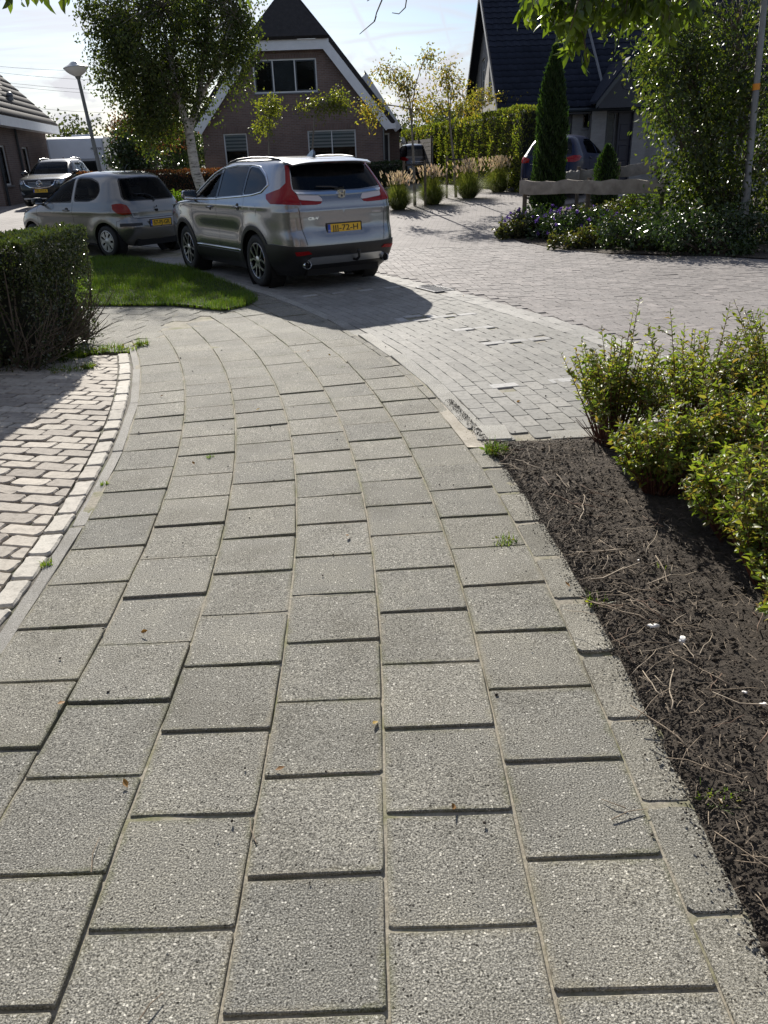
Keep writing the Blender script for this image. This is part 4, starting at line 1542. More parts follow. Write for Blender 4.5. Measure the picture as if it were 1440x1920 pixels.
# ---------------- the silver crossover in the nearest bay
def build_crossover():
    T = [(0.20, -2.06, 2.05, 0.80), (0.30, -2.18, 2.18, 0.865), (0.42, -2.26, 2.25, 0.895), (0.56, -2.30, 2.28, 0.912), (0.68, -2.285, 2.28, 0.918), (0.80, -2.25, 2.26, 0.922),
         (0.92, -2.245, 2.21, 0.925), (1.00, -2.24, 2.10, 0.922), (1.06, -2.235, 1.80, 0.915), (1.11, -2.225, 1.40, 0.905), (1.16, -2.20, 1.12, 0.890), (1.22, -2.165, 0.98, 0.862), (1.30, -2.11, 0.83, 0.822),
         (1.42, -2.02, 0.58, 0.765), (1.52, -1.94, 0.32, 0.712), (1.585, -1.86, 0.10, 0.665), (1.63, -1.74, -0.10, 0.60), (1.655, -1.55, -0.30, 0.50), (1.668, -1.25, -0.5, 0.35), (1.674, -0.95, -0.72, 0.12)]
    def bf(P):
        x, y, z = P[..., 0], P[..., 1], P[..., 2]
        # shoulder line and flared arches
        y = y + 0.012 * np.exp(-((z - 1.06) / 0.035) ** 2) * np.clip((1.9 - np.abs(x)) * 3, 0, 1) * (y > 0.4)
        y = y - 0.020 * np.exp(-((z - 0.72) / 0.12) ** 2) * np.clip((1.0 - np.abs(x + 0.05)) * 2.5, 0, 1) * (y > 0.4)
        for cx in (1.33, -1.33):
            q = np.hypot(x - cx, z - 0.36)
            y = y + 0.022 * np.exp(-((q - 0.44) / 0.13) ** 2) * (y > 0.4)
        # tailgate: shallow hollow round the plate, crease under the lamps
        hol = np.exp(-((z - 0.78) / 0.10) ** 2) * np.clip((0.46 - np.abs(y)) * 6, 0, 1) * (x < -1.9)
        x = x + 0.022 * hol
        x = x - 0.012 * np.exp(-((z - 1.0) / 0.03) ** 2) * (x < -1.9)
        return np.stack([x, y, z], -1)
    sh = Shell(T, 8.5, bf)
    root = thing('parked_car', 'silver crossover with chrome tailgate strip and tall red lamps parked at the lawn corner', 'car')
    z0 = sh.z0
    reg = []
    for cx in (1.33, -1.33):
        reg.append(('hole', S(arch(cx, 0.35, 0.415, z0)), None, 0, 'drop'))
    win_f = rnd_poly([(0.93, 1.135), (0.60, 1.325), (0.30, 1.455), (0.02, 1.525), (-0.03, 1.155)], 0.03)
    win_r = rnd_poly([(-0.11, 1.16), (-0.06, 1.532), (-0.5, 1.565), (-0.88, 1.562), (-0.93, 1.20)], 0.03)
    win_q = rnd_poly([(-0.99, 1.205), (-0.95, 1.56), (-1.25, 1.535), (-1.50, 1.44), (-1.64, 1.335), (-1.52, 1.255), (-1.28, 1.22)], 0.06)
    reg.append(('front_side_window', [('s', *p) for p in win_f], m_carglass, -0.005, 'pair'))
    reg.append(('rear_side_window', [('s', *p) for p in win_r], m_privacy, -0.005, 'pair'))
    reg.append(('quarter_window', [('s', *p) for p in win_q], m_privacy, -0.005, 'pair'))
    reg.append(('door_pillar', S([(-0.025, 1.135), (0.03, 1.53), (-0.07, 1.54), (-0.115, 1.145)]), m_trimblack, -0.002, 'pair'))
    reg.append(('rear_pillar', S([(-0.925, 1.185), (-0.875, 1.57), (-0.955, 1.57), (-0.995, 1.19)]), m_trimblack, -0.002, 'pair'))
    # tail lamps: upright beside the glass, foot running over the corner and on to the tailgate
    reg.append(('tail_lamp', [('r', 0.675, 1.275), ('r', 0.660, 1.34), ('r', 0.592, 1.53), ('r', 0.585, 1.56), ('r', 0.625, 1.555), ('r', 0.668, 1.45), ('r', 0.71, 1.35), ('s', -1.965, 1.28), ('s', -1.82, 1.245), ('s', -1.70, 1.215),
                              ('s', -1.74, 1.165), ('s', -1.87, 1.105), ('r', 0.80, 1.10), ('r', 0.625, 1.085), ('r', 0.64, 1.20), ('r', 0.66, 1.24)], m_lampred, 0.006, 'pair'))
    reg.append(('tailgate_lamp', RR([(0.615, 1.085), (0.63, 1.15), (0.60, 1.14), (0.40, 1.12), (0.31, 1.115), (0.335, 1.09), (0.40, 1.08)]), m_lampred, 0.005, 'pair'))
    reg.append(('reverse_lamp', RR([(0.63, 1.155), (0.638, 1.205), (0.34, 1.185), (0.30, 1.14), (0.31, 1.12), (0.40, 1.126), (0.60, 1.146)]), m_lampclear, 0.005, 'pair'))
    reg.append(('chrome_strip', RR([(0, 1.185), (0.30, 1.19), (0.64, 1.21), (0.655, 1.238), (0.3, 1.222), (0, 1.225)]), m_chrome, 0.016, 'one'))
    reg.append(('rear_window', RR([(0, 1.245), (0.32, 1.245), (0.662, 1.272), (0.648, 1.34), (0.582, 1.53), (0.5, 1.555), (0, 1.565)]), m_privacy, -0.004, 'one'))
    reg.append(('windscreen', FF([(0, 1.19), (0.70, 1.18), (0.60, 1.52), (0.52, 1.585), (0, 1.60)]), m_carglass, -0.004, 'one'))
    # lower bumper and sills in black
    reg.append(('rear_reflector', RR([(0.76, 0.52), (0.60, 0.525), (0.55, 0.49), (0.74, 0.475)]), m_lampred, 0.03, 'pair'))
    reg.append(('skid_plate', RR([(0, 0.345), (0.55, 0.35), (0.62, 0.40), (0.55, 0.44), (0, 0.435)]), m_satin, 0.028, 'one'))
    reg.append(('rear_bumper', [('r', 0.0, 0.575), ('r', 0.5, 0.575), ('r', 0.8, 0.585), ('s', -1.86, 0.605), ('s', -1.72, 0.60), ('s', -1.66, 0.52), ('s', -1.66, z0), ('r', 0.8, z0), ('r', 0, z0)], m_clad, 0.016, 'one'))
    for cx in (1.33, -1.33):
        reg.append(('wheel_arch_trim', S(arch(cx, 0.35, 0.475, z0)), m_clad, 0.012, 'pair'))
    reg.append(('sill', S([(-0.95, z0), (0.95, z0), (0.95, 0.42), (-0.95, 0.43)]), m_clad, 0.012, 'pair'))
    reg.append(('front_bumper', [('s', 1.78, z0), ('s', 1.78, 0.40), ('f', 0.8, 0.40), ('f', 0, 0.42), ('f', 0, z0)], m_clad, 0.01, 'one'))
    reg.append(('grille', FF([(0, 0.66), (0.48, 0.68), (0.55, 0.86), (0, 0.86)]), m_trimblack, 0.004, 'one'))
    reg.append(('head_lamp', [('f', 0.58, 0.78), ('f', 0.60, 0.90), ('s', 1.85, 0.95), ('s', 1.78, 0.90), ('s', 1.95, 0.82)], m_headlamp, 0.005, 'pair'))
    # gaps between panels
    gaps = [seam([('s', -0.075, 0.44), ('s', -0.075, 1.14)]), seam([('s', 0.90, 0.44), ('s', 0.93, 0.75), ('s', 0.93, 1.10)]),
            seam([('s', -0.90, 0.66), ('s', -1.02, 0.86), ('s', -1.06, 1.02), ('s', -1.03, 1.20)]),
            seam([('r', 0.60, 0.59), ('r', 0.645, 0.80), ('r', 0.665, 1.05)], 0.009)]
    for g in gaps:
        reg.append(('panel_gap', g, m_trimblack, -0.004, 'pair'))
    reg.append(('fuel_flap', S([(-1.28, 0.945), (-1.46, 0.945), (-1.46, 1.09), (-1.25, 1.09)], 0.03), m_silver, 0.003, 'pair'))
    body, parts = car_body(root, sh, reg, m_silver, grid=0.055)
    # bright line round the side windows
    for mir in (False, True):
        surf_tube(sh, [('s', 0.99, 1.115), ('s', 0.62, 1.335), ('s', 0.32, 1.467), ('s', 0.02, 1.54), ('s', -0.5, 1.58), ('s', -1.0, 1.575), ('s', -1.28, 1.55), ('s', -1.53, 1.452), ('s', -1.675, 1.335),
                       ('s', -1.54, 1.24), ('s', -1.28, 1.203), ('s', -0.95, 1.18), ('s', 0.0, 1.13), ('s', 0.93, 1.112)], 0.011, 6, 0.004, mir).build('window_trim', m_chrome, root, smooth='all')
        surf_tube(sh, [('s', 0.86, 0.455), ('s', -0.86, 0.465)], 0.010, 6, 0.012, mir).build('sill_trim', m_chrome, root, smooth='all')
        # roof rails
        P = [Vector((x, (0.60 - 0.02 * abs(x + 0.7)) * (-1 if mir else 1), zz_)) for x, zz_ in
             ((0.10, 1.585), (-0.02, 1.618), (-0.3, 1.652), (-0.8, 1.668), (-1.3, 1.66), (-1.58, 1.64), (-1.70, 1.615))]
        b = MB(); b.tube(P, [0.010, 0.015, 0.016, 0.016, 0.016, 0.015, 0.010], 8)
        b.build('roof_rail', m_clad, root, smooth='all')
    # spoiler over the rear window
    b = MB()
    ys = np.linspace(-0.62, 0.62, 15)
    V, F = [], []
    for y in ys:
        e = 1 - (abs(y) / 0.62) ** 4
        V += [(-1.74, y, 1.632 - 0.02 * (1 - e)), (-1.92 - 0.03 * e, y, 1.622 - 0.025 * (1 - e)), (-2.03 - 0.05 * e, y * 0.97, 1.595 - 0.03 * (1 - e)), (-2.02 - 0.045 * e, y * 0.97, 1.578 - 0.03 * (1 - e)), (-1.86, y * 0.97, 1.565)]
    n = 5
    for i in range(len(ys) - 1):
        for k in range(n - 1):
            F.append((i * n + k, i * n + n + k, i * n + n + k + 1, i * n + k + 1))
    F += [tuple(range(n)), tuple(range(len(V) - 1, len(V) - 1 - n, -1))]
    b.add(V, F)
    sp = b.build('spoiler', m_silver, root, smooth=40)
    b = MB(); b.box((-2.062, 0, 1.586), (0.012, 0.34, 0.012)); link('brake_light', b.mesh('brake_light', m_lampred), sp)
    # fin aerial
    b = MB()
    b.prism([(-1.34, 0.0, 1.66), (-1.52, 0.0, 1.655), (-1.54, 0.0, 1.70), (-1.515, 0.0, 1.745), (-1.47, 0.0, 1.735)], (0, 0.03, 0))
    for i, v in enumerate(b.v):
        k = (1.75 - v[2]) / 0.09
        b.v[i] = (v[0], (v[1] - 0.015) * (0.5 + k * 1.1), v[2])
    b.build('fin_aerial', m_silver, root)
    # emblem: chrome frame with the letter
    p = sh.rp(0, 1.19, 0.02)
    em = MB()
    def ring2(pts_o, pts_i, d=0.014):
        n_ = len(pts_o)
        V = []
        for (y, z), off in [(q, 0) for q in pts_o] + [(q, 0) for q in pts_i]:
            V.append((p.x - d, y, p.z + z))
        V += [(p.x + 0.02, v[1], v[2]) for v in V]
        F = []
        for i in range(n_):
            j = (i + 1) % n_
            F += [(i, j, n_ + j, n_ + i), (2 * n_ + i, 2 * n_ + j, j, i), (n_ + i, n_ + j, 3 * n_ + j, 3 * n_ + i)]
        em.add(V, F)
    o_ = rnd_poly([(-0.066, 0.045), (0.066, 0.045), (0.050, -0.05), (-0.050, -0.05)], 0.02, 3)
    i_ = rnd_poly([(-0.056, 0.036), (0.056, 0.036), (0.042, -0.041), (-0.042, -0.041)], 0.016, 3)
    ring2(o_, i_)
    for sg in (-1, 1):
        em.prism([(p.x - 0.012, sg * 0.050, p.z + 0.036), (p.x - 0.012, sg * 0.030, p.z + 0.036), (p.x - 0.012, sg * 0.020, p.z + 0.0), (p.x - 0.012, sg * 0.018, p.z - 0.041), (p.x - 0.012, sg * 0.036, p.z - 0.041), (p.x - 0.012, sg * 0.037, p.z)], (0.03, 0, 0))
    em.prism([(p.x - 0.012, -0.03, p.z + 0.008), (p.x - 0.012, 0.03, p.z + 0.008), (p.x - 0.012, 0.03, p.z - 0.008), (p.x - 0.012, -0.03, p.z - 0.008)], (0.03, 0, 0))
    em.build('emblem', m_chrome, root)
    for txt, y, z, sz in (('CR-V', 0.47, 0.915, 0.048), ('HYBRID', -0.52, 0.95, 0.028)):
        me = text_mesh('badge_lettering', txt, sz, m_chrome, 0.006, 0.001)
        o = link('badge_lettering', me, root)
        q = sh.rp(abs(y), z)
        nn = Vector(sh.nrm(*sh.dom('r', abs(y), z)).tolist())
        if y < 0:
            nn.y = -nn.y
            q.y = -abs(q.y)
        zx = Vector((0, -1, 0)); zx = (zx - nn * zx.dot(nn)).normalized()
        M = Matrix((zx, nn.cross(zx), nn)).transposed()
        o.matrix_local = Matrix.Translation(q + nn * 0.003) @ M.to_4x4()
        o.scale = (1.45, 1, 1)
    number_plate(root, sh, 0.775, None, 'JJJ-72-H', -1, tiltdeg=-4)
    # wiper
    b = MB()
    b.tube([sh.rp(0.02, 1.262, 0.012), sh.rp(0.12, 1.275, 0.02), sh.rp(0.34, 1.29, 0.016)], [0.014, 0.010, 0.006], 6)
    b.bbox(tuple(sh.rp(0.0, 1.258, 0.008)), (0.03, 0.16, 0.035), 0.01)
    b.build('rear_wiper', m_trimblack, root, smooth=40)
    # exhaust tips, tow ball
    for sg in (1, -1):
        b = MB()
        b.lathe([(0.036, 0.12), (0.05, 0.10), (0.055, -0.05), (0.05, -0.06), (0.044, -0.05), (0.042, 0.08)], 20, origin=(-2.24, sg * 0.62, 0.345), axis='X')
        b.build('exhaust_tip', m_chrome, root, smooth=40)
        b = MB(); b.lathe([(0.001, 0.0), (0.042, 0.0)], 16, origin=(-2.24, sg * 0.62, 0.345), axis='X'); b.build('exhaust_pipe', m_black, root)
    b = MB()
    b.tube([(-2.1, -0.12, 0.36), (-2.34, -0.12, 0.36), (-2.40, -0.12, 0.40), (-2.40, -0.12, 0.45)], 0.018, 8)
    b.lathe([(0.001, 0.50), (0.016, 0.497), (0.026, 0.48), (0.024, 0.46), (0.014, 0.445)], 14, origin=(-2.40, -0.12, 0))
    b.build('tow_ball', m_clad, root, smooth=50)
    handle(root, sh, 0.16, 1.02, m_silver); handle(root, sh, -0.86, 1.045, m_silver)
    mirror(root, 0.80, 1.10, 0.87, m_silver, 1.05)
    seats(root, (0.15, -0.75), 0.38, 1.12, 1.34)
    for x in (1.33, -1.33):
        for sg in (1, -1):
            wheel(root, x, sg * 0.80, 0.355, 0.235, rim_five, 0.235, sg)
    underbody(root, sh, 2.66, 0.42)
    for sg in (1, -1):
        for x in (1.33, -1.33):
            b = MB(); b.lathe([(0.43, sg * 0.66), (0.43, sg * 0.89)], 28, origin=(x, 0, 0.35), axis='Y')
            b.build('wheel_well', m_under, root, recalc=False)
    return root

# ---------------- the small beige hatchback
def build_hatchback():
    T = [(0.20, -1.60, 1.60, 0.70), (0.30, -1.72, 1.74, 0.775), (0.42, -1.80, 1.80, 0.805), (0.52, -1.82, 1.815, 0.815), (0.60, -1.805, 1.80, 0.82), (0.70, -1.765, 1.74, 0.822), (0.78, -1.75, 1.64, 0.822),
         (0.85, -1.735, 1.46, 0.815), (0.91, -1.715, 1.22, 0.80), (0.96, -1.69, 1.02, 0.785), (1.02, -1.655, 0.88, 0.762), (1.12, -1.59, 0.70, 0.718), (1.24, -1.51, 0.46, 0.662), (1.34, -1.44, 0.22, 0.61), (1.41, -1.36, 0.0, 0.555),
         (1.455, -1.24, -0.18, 0.49), (1.485, -1.05, -0.35, 0.38), (1.50, -0.8, -0.5, 0.22), (1.504, -0.68, -0.6, 0.08)]
    def bf(P):
        x, y, z = P[..., 0], P[..., 1], P[..., 2]
        for cx in (1.185, -1.185):
            q = np.hypot(x - cx, z - 0.29)
            y = y + 0.02 * np.exp(-((q - 0.37) / 0.12) ** 2) * (y > 0.35)
        y = y + 0.012 * np.exp(-((z - 0.80) / 0.05) ** 2) * (y > 0.35)
        x = x - 0.015 * np.exp(-((z - 0.52) / 0.10) ** 2) * (x < -1.4) - 0.010 * np.exp(-((z - 0.78) / 0.03) ** 2) * (x < -1.4)
        return np.stack([x, y, z], -1)
    sh = Shell(T, 5.5, bf)
    root = thing('parked_car', 'small beige-silver three-door hatchback with rear wiper parked ahead of the silver crossover', 'car')
    z0 = sh.z0
    reg = []
    for cx in (1.185, -1.185):
        reg.append(('hole', S(arch(cx, 0.29, 0.335, z0)), None, 0, 'drop'))
    wf = rnd_poly([(0.88, 0.965), (0.62, 1.16), (0.34, 1.31), (0.08, 1.375), (-0.22, 1.385), (-0.22, 0.985)], 0.035)
    wq = rnd_poly([(-0.34, 1.0), (-0.33, 1.385), (-0.72, 1.375), (-0.98, 1.30), (-1.06, 1.16), (-0.98, 1.045), (-0.78, 1.0)], 0.07)
    reg.append(('door_window', [('s', *p) for p in wf], m_carglass, -0.005, 'pair'))
    reg.append(('quarter_window', [('s', *p) for p in wq], m_carglass, -0.005, 'pair'))
    reg.append(('window_seal', S([(0.96, 0.945), (0.66, 1.18), (0.36, 1.335), (0.08, 1.402), (-0.25, 1.41), (-0.25, 0.965)], 0.03), m_trimblack, -0.002, 'pair'))
    reg.append(('quarter_seal', S([(-0.31, 0.98), (-0.30, 1.41), (-0.73, 1.398), (-1.0, 1.32), (-1.085, 1.16), (-1.0, 1.03), (-0.79, 0.98)], 0.08), m_trimblack, -0.002, 'pair'))
    reg.append(('rear_window', RR(rnd_poly([(-0.1, 1.0), (0.575, 1.01), (0.545, 1.13), (0.475, 1.345), (-0.1, 1.37)], 0.05)[4:][::1]), m_carglass, -0.004, 'one') if False else
               ('rear_window', RR([(0, 0.995), (0.50, 1.0), (0.575, 1.02), (0.585, 1.06), (0.49, 1.32), (0.45, 1.355), (0, 1.372)]), m_carglass, -0.004, 'one'))
    reg.append(('rear_window_seal', RR([(0, 0.975), (0.52, 0.98), (0.60, 1.005), (0.61, 1.06), (0.51, 1.33), (0.465, 1.372), (0, 1.39)]), m_trimblack, -0.001, 'one'))
    reg.append(('tail_lamp', [('r', 0.56, 0.765), ('r', 0.565, 0.83), ('r', 0.60, 0.915), ('r', 0.66, 0.945), ('s', -1.50, 0.945), ('s', -1.42, 0.93), ('s', -1.44, 0.85), ('s', -1.52, 0.785), ('r', 0.69, 0.755)], m_lampor, 0.008, 'pair'))
    reg.append(('bumper_strip', [('s', -1.56, 0.545), ('r', 0.73, 0.55), ('r', 0.43, 0.555), ('r', 0.42, 0.60), ('r', 0.73, 0.605), ('s', -1.56, 0.60)], m_clad, 0.012, 'pair'))
    reg.append(('windscreen', FF([(0, 0.99), (0.62, 0.98), (0.55, 1.25), (0.44, 1.40), (0, 1.43)]), m_carglass, -0.004, 'one'))
    reg.append(('head_lamp', [('f', 0.52, 0.66), ('f', 0.50, 0.76), ('s', 1.50, 0.80), ('s', 1.42, 0.74)], m_headlamp, 0.006, 'pair'))
    reg.append(('lower_grille', FF([(0, 0.32), (0.5, 0.32), (0.45, 0.46), (0, 0.46)]), m_trimblack, -0.005, 'one'))
    for g in (seam([('s', 0.82, 0.34), ('s', 0.90, 0.55), ('s', 0.90, 0.95)]), seam([('s', -0.28, 0.34), ('s', -0.28, 0.98)]), seam([('s', -0.28, 0.335), ('s', 0.82, 0.335)]),
              seam([('r', 0.55, 0.70), ('r', 0.56, 0.78)], 0.008), seam([('r', 0.0, 0.675), ('r', 0.45, 0.68), ('r', 0.60, 0.70)], 0.010), seam([('s', -1.60, 0.66), ('s', -1.50, 0.64), ('s', -1.48, 0.4)])):
        reg.append(('panel_gap', g, m_trimblack, -0.005, 'pair'))
    reg.append(('fuel_flap', S([(-1.24, 0.80), (-1.40, 0.80), (-1.40, 0.93), (-1.22, 0.93)], 0.03), m_beige, 0.003, 'pair'))
    car_body(root, sh, reg, m_beige, grid=0.055)
    number_plate(root, sh, 0.585, None, '57-PJ-GR', -1, w=0.50, tiltdeg=3)
    b = MB()
    b.tube([sh.rp(-0.02, 0.96, 0.012), sh.rp(-0.03, 1.0, 0.03), sh.rp(0.10, 1.07, 0.03)], [0.016, 0.012, 0.009], 6)
    for i, v in enumerate(b.v): b.v[i] = (v[0], v[1], v[2])
    b.tube([sh.rp(0.04, 1.045, 0.03), sh.rp(0.16, 1.08, 0.024), sh.rp(0.36, 1.085, 0.02)], 0.008, 6)
    b.build('rear_wiper', m_trimblack, root, smooth=40)
    # tailgate handle, emblem dots, aerial
    p = sh.rp(0.0, 0.80, 0.008)
    b = MB(); b.bbox((p.x, 0.0, p.z), (0.02, 0.07, 0.045), 0.006); b.tube([(p.x - 0.005, 0.01, p.z + 0.05), (p.x - 0.004, -0.015, p.z + 0.075)], 0.010, 6)
    b.build('tailgate_lock', m_trimblack, root)
    me = text_mesh('badge_lettering', 'YARIS', 0.05, m_chrome, 0.005, 0.001)
    o = link('badge_lettering', me, root)
    q = sh.rp(0.46, 0.86); q.y = -q.y
    o.matrix_local = Matrix.Translation(q + Vector((-0.006, 0, 0))) @ Matrix(((0, 0, -1), (-1, 0, 0), (0, 1, 0))).to_4x4() @ Matrix.Rotation(R(-12), 4, 'Y')
    b = MB(); b.tube([(-0.98, 0, 1.49), (-1.02, 0, 1.53)], 0.012, 8); b.tube([(-1.02, 0, 1.53), (-1.10, 0, 1.60)], 0.006, 6)
    b.build('aerial', m_trimblack, root)
    handle(root, sh, -0.10, 0.83, m_beige, 0.17)
    mirror(root, 0.70, 0.93, 0.79, m_clad, 0.9)
    seats(root, (0.05, -0.75), 0.33, 1.0, 1.2)
    # dashboard and steering wheel seen through the glass
    b = MB(); b.bbox((0.78, 0, 0.86), (0.4, 1.3, 0.18), 0.06); b.build('dashboard', m_seat, root, smooth=40)
    b = MB(); b.lathe([(0.165, -0.014), (0.185, 0.0), (0.165, 0.014), (0.15, 0.0)], 24, axis='X', closed=True, origin=(0.5, 0.33, 0.97)); b.build('steering_wheel', m_seat, root, smooth=60)
    for x in (1.185, -1.185):
        for sg in (1, -1):
            wheel(root, x, sg * 0.735, 0.285, 0.165, rim_cover, 0.185, sg)
            b = MB(); b.lathe([(0.345, sg * 0.6), (0.345, sg * 0.79)], 28, origin=(x, 0, 0.29), axis='Y')
            b.build('wheel_well', m_under, root, recalc=False)
    underbody(root, sh, 2.37, 0.335, 0.70, 0.55)
    return root

# ---------------- the dark crossover facing us
def build_dark_suv():
    T = [(0.20, -2.05, 2.08, 0.78), (0.30, -2.18, 2.20, 0.86), (0.45, -2.25, 2.27, 0.90), (0.60, -2.27, 2.29, 0.915), (0.75, -2.25, 2.28, 0.92), (0.88, -2.22, 2.24, 0.92), (0.96, -2.20, 2.16, 0.918), (1.02, -2.18, 1.9, 0.91),
         (1.07, -2.16, 1.5, 0.90), (1.12, -2.12, 1.15, 0.89), (1.20, -2.05, 0.98, 0.86), (1.32, -1.95, 0.76, 0.80), (1.46, -1.84, 0.46, 0.735), (1.56, -1.75, 0.2, 0.675), (1.62, -1.62, 0.0, 0.60), (1.655, -1.4, -0.25, 0.46), (1.67, -1.0, -0.5, 0.25), (1.674, -0.8, -0.65, 0.1)]
    sh = Shell(T, 6.5)
    root = thing('parked_car', 'dark green-grey crossover facing the street with winged round grille emblem', 'car')
    z0 = sh.z0
    reg = []
    for cx in (1.35, -1.35):
        reg.append(('hole', S(arch(cx, 0.35, 0.41, z0)), None, 0, 'drop'))
    reg.append(('windscreen', FF([(0, 1.145), (0.735, 1.15), (0.60, 1.52), (0.56, 1.555), (0, 1.575)]), m_carglass, -0.004, 'one'))
    reg.append(('front_side_window', S([(0.90, 1.16), (0.40, 1.44), (0.05, 1.54), (0.0, 1.17)], 0.03), m_privacy, -0.004, 'pair'))
    reg.append(('rear_side_window', S([(-0.08, 1.17), (-0.04, 1.55), (-0.85, 1.56), (-0.95, 1.19)], 0.03), m_privacy, -0.004, 'pair'))
    reg.append(('quarter_window', S([(-1.02, 1.2), (-0.95, 1.55), (-1.35, 1.5), (-1.5, 1.26)], 0.03), m_privacy, -0.004, 'pair'))
    reg.append(('grille_surround', FF([(0, 0.655), (0.36, 0.69), (0.52, 0.78), (0.60, 0.935), (0.575, 0.94), (0.50, 0.80), (0.35, 0.712), (0, 0.678)]), m_chrome, 0.012, 'one'))
    reg.append(('grille', FF([(0, 0.678), (0.35, 0.712), (0.50, 0.80), (0.57, 0.93), (0, 0.935)]), m_trimblack, -0.006, 'one'))
    reg.append(('head_lamp', [('f', 0.60, 0.82), ('f', 0.62, 0.93), ('s', 1.82, 0.99), ('s', 1.75, 0.955), ('s', 1.98, 0.84), ('f', 0.72, 0.80)], m_headlamp, 0.006, 'pair'))
    reg.append(('fog_lamp', FF([(0.60, 0.44), (0.80, 0.47), (0.80, 0.58), (0.66, 0.54)]), m_headlamp, 0.004, 'pair'))
    reg.append(('front_bumper', [('s', 1.82, z0), ('s', 1.82, 0.34), ('f', 0.8, 0.36), ('f', 0.55, 0.44), ('f', 0, 0.46), ('f', 0, z0)], m_clad, 0.01, 'one'))
    for cx in (1.35, -1.35):
        reg.append(('wheel_arch_trim', S(arch(cx, 0.35, 0.47, z0)), m_clad, 0.012, 'pair'))
    reg.append(('sill', S([(-0.95, z0), (0.95, z0), (0.95, 0.40), (-0.95, 0.40)]), m_clad, 0.012, 'pair'))
    car_body(root, sh, reg, m_darkpaint, grid=0.07)
    p = sh.at('f', 0, 0.81, 0.02)
    for k in range(4):
        z = 0.73 + k * 0.045
        b = MB(); b.tube([sh.at('f', y, z, 0.004) for y in np.linspace(-0.42, 0.42, 9)], 0.007, 5); b.build('grille_bar', m_satin, root)
    b = MB(); b.lathe([(0.085, 0.0), (0.1, 0.012), (0.115, 0.0), (0.1, -0.01)], 24, origin=tuple(p), axis='X', closed=True)
    b.tube([(p.x + 0.005, -0.09, p.z + 0.03), (p.x + 0.012, -0.045, p.z + 0.02), (p.x + 0.014, 0, p.z - 0.04), (p.x + 0.012, 0.045, p.z + 0.02), (p.x + 0.005, 0.09, p.z + 0.03)], 0.014, 6)
    b.build('emblem', m_chrome, root, smooth=50)
    b = MB(); b.box((sh.at('f', 0, 0.30).x + 0.012, 0, 0.315), (0.03, 1.35, 0.05)); b.build('skid_plate', m_satin, root)
    number_plate(root, sh, 0.575, None, 'HB-197-K', 1)
    mirror(root, 0.78, 1.10, 0.87, m_blackpaint, 1.1)
    for sg in (1, -1):
        P = [Vector((x, sg * 0.60, z)) for x, z in ((0.0, 1.60), (-0.2, 1.68), (-0.8, 1.70), (-1.4, 1.68), (-1.6, 1.62))]
        b = MB(); b.tube(P, 0.018, 6); b.build('roof_rail', m_satin, root, smooth='all')
    b = MB(); b.tube([(-1.2, 0, 1.66), (-1.3, 0, 1.74), (-1.33, 0, 1.66)], [0.02, 0.008, 0.02], 6); b.build('fin_aerial', m_blackpaint, root)
    seats(root, (0.2, -0.75), 0.38, 1.12, 1.32)
    b = MB(); b.bbox((0.85, 0, 1.06), (0.4, 1.4, 0.12), 0.05); b.build('dashboard', m_seat, root, smooth=40)
    for x in (1.35, -1.35):
        for sg in (1, -1):
            wheel(root, x, sg * 0.80, 0.355, 0.23, rim_simple, 0.225, sg)
    underbody(root, sh, 2.7, 0.41)
    return root

